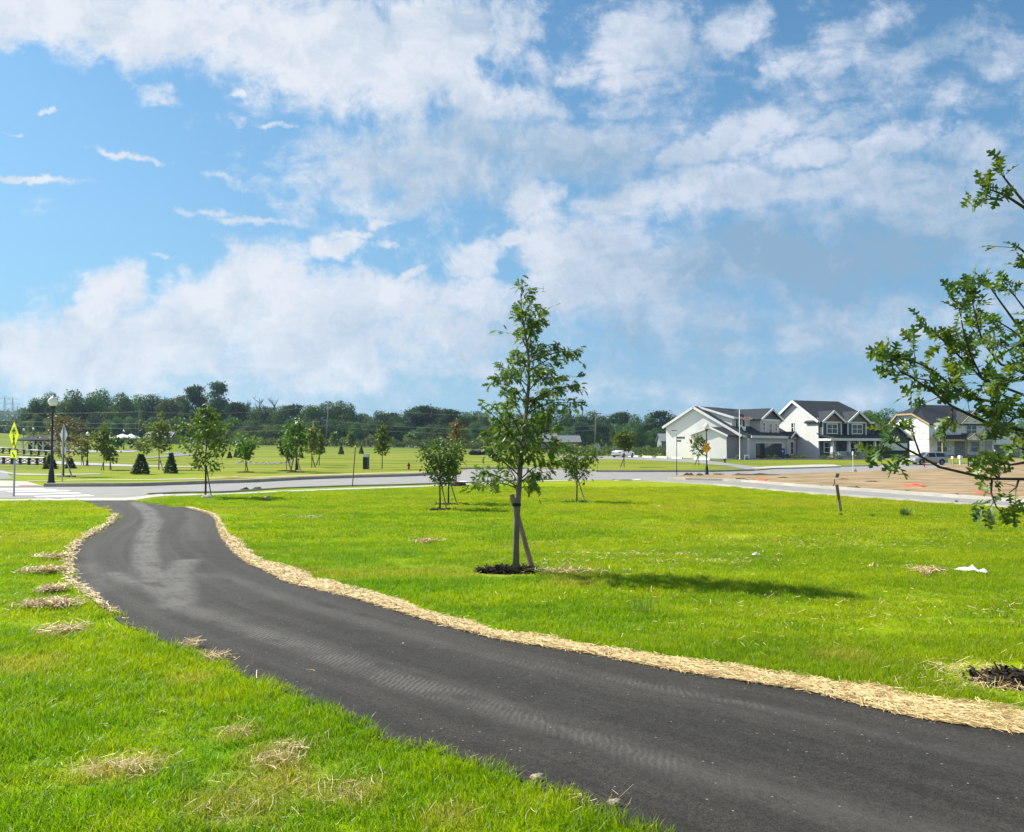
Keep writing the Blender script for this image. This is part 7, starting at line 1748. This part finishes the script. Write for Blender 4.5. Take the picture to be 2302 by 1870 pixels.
crumple('tiny white litter flake on the lawn, right of the round-crowned small tree', ((1478, 1140), (1486, 1140)), 4, 9.0, 'litter_scrap', m_bag, 'litter')
crumple('tiny white litter flake on the left lawn near the path bend', ((74, 1167), (82, 1167)), 3, 10.0, 'litter_scrap', m_bag, 'litter')
m_stone2 = pm('beige_stone', (.40, .32, .24), (.30, .24, .18), 8, .9, bump=.5, bscale=30)
for px, s, lab in [((1386, 1812), .028, 'beige stone at the lower grass edge of the footpath'), ((1212, 1755), .03, 'brown earth lump at the grass edge of the footpath')]:
    b = at(*px); o = bpy.data.objects.new('stone', RM[1].copy()); o.data.materials[0] = m_stone2; COL.objects.link(o); o.location = b + Vector((0, 0, s * .5)); o.scale = (s * 1.3, s, s); tag(o, lab, 'stone')
def weed(label, px, topy, wpx, n, seed, mat, w=.004):
    b = at(*px); g = np.random.default_rng(seed); Hh = at_d(px[0], topy, b.y).z - b.z; W = M(b, wpx); mb = MB()
    for k in range(n):
        a = g.uniform(0, 6.28); r = g.uniform(0, 1); h_ = Hh * g.uniform(.45, 1.0); x0, y0 = g.normal(0, W * .10, 2)
        e = Vector((x0 + math.cos(a) * W * .5 * r, y0 + math.sin(a) * W * .5 * r, h_)); s = Vector((x0, y0, 0)); mm = s.lerp(e, .55) + Vector((0, 0, h_ * .16))
        d = Vector((math.cos(a + 1.57), math.sin(a + 1.57), 0)) * w * b.y * .12
        mb.add([tuple(s - d), tuple(s + d), tuple(mm + d * .8), tuple(mm - d * .8), tuple(e)], [(0, 1, 2, 3), (3, 2, 4)])
    o = mb.build('weed', mat, None, False, b, fixn=False); return tag(o, label, 'weed', 'weeds standing in the lawn')
L_weed = leafmat('weed_green', (.07, .13, .03), (.10, .17, .04), (.16, .21, .06), .4)
weed('bushy grey-green weed clump on the lawn before the right road', (2036, 1162), 1138, 40, 90, 1, L_weed)
weed('tall sparse grass clump with one long blade, in the lawn right below the oak shadow', (1445, 1380), 1330, 110, 40, 2, L_weed, .002)
weed('small weed, at the foot of the slanted wood stake', (1891, 1160), 1150, 16, 26, 3, L_weed)
weed('weed tuft, between the slanted stake and the bushy weed clump', (1962, 1162), 1153, 16, 24, 4, L_weed)
weed('tall thin weed, near the right edge before the road', (2232, 1180), 1160, 22, 24, 5, L_weed)
weed('low weed patch, at the road edge behind the hanging oak leaves', (2150, 1130), 1122, 14, 20, 6, L_weed)
weed('straw-dry weed tuft, left of the white plastic sheet', (2082, 1296), 1276, 50, 60, 7, m_straw, .003)
weed('weedy green tuft row, left one along the back of the dirt lot', (1615, 1067.5), 1062.5, 40, 60, 8, L_weed)
weed('weedy green tuft, right one along the back of the dirt lot', (1660, 1067), 1062.5, 24, 40, 9, L_weed)
weed('upright blade tuft, behind the straw strip in the lower right lawn', (1868, 1440), 1415, 24, 12, 10, L_weed, .002)
# ------------------------------------------------------------------ air: thin summer haze round the whole scene
m = bpy.data.materials.new('haze_air'); m.use_nodes = True; nt = m.node_tree; nt.nodes.clear(); out = nd(nt, 'ShaderNodeOutputMaterial')
pv = nd(nt, 'ShaderNodeVolumePrincipled', {'Color': (.55, .80, 1.0, 1), 'Density': .00018, 'Anisotropy': .1})
nt.links.new(pv.outputs[0], out.inputs['Volume'])
mb = MB(); mb.box(-1500, 1500, -70, 1200, -1.2, 75)
tag(mb.build('haze', m), 'thin bluish summer haze over the field and the wood', 'haze', kind='stuff')
scene.cycles.volume_bounces = 0
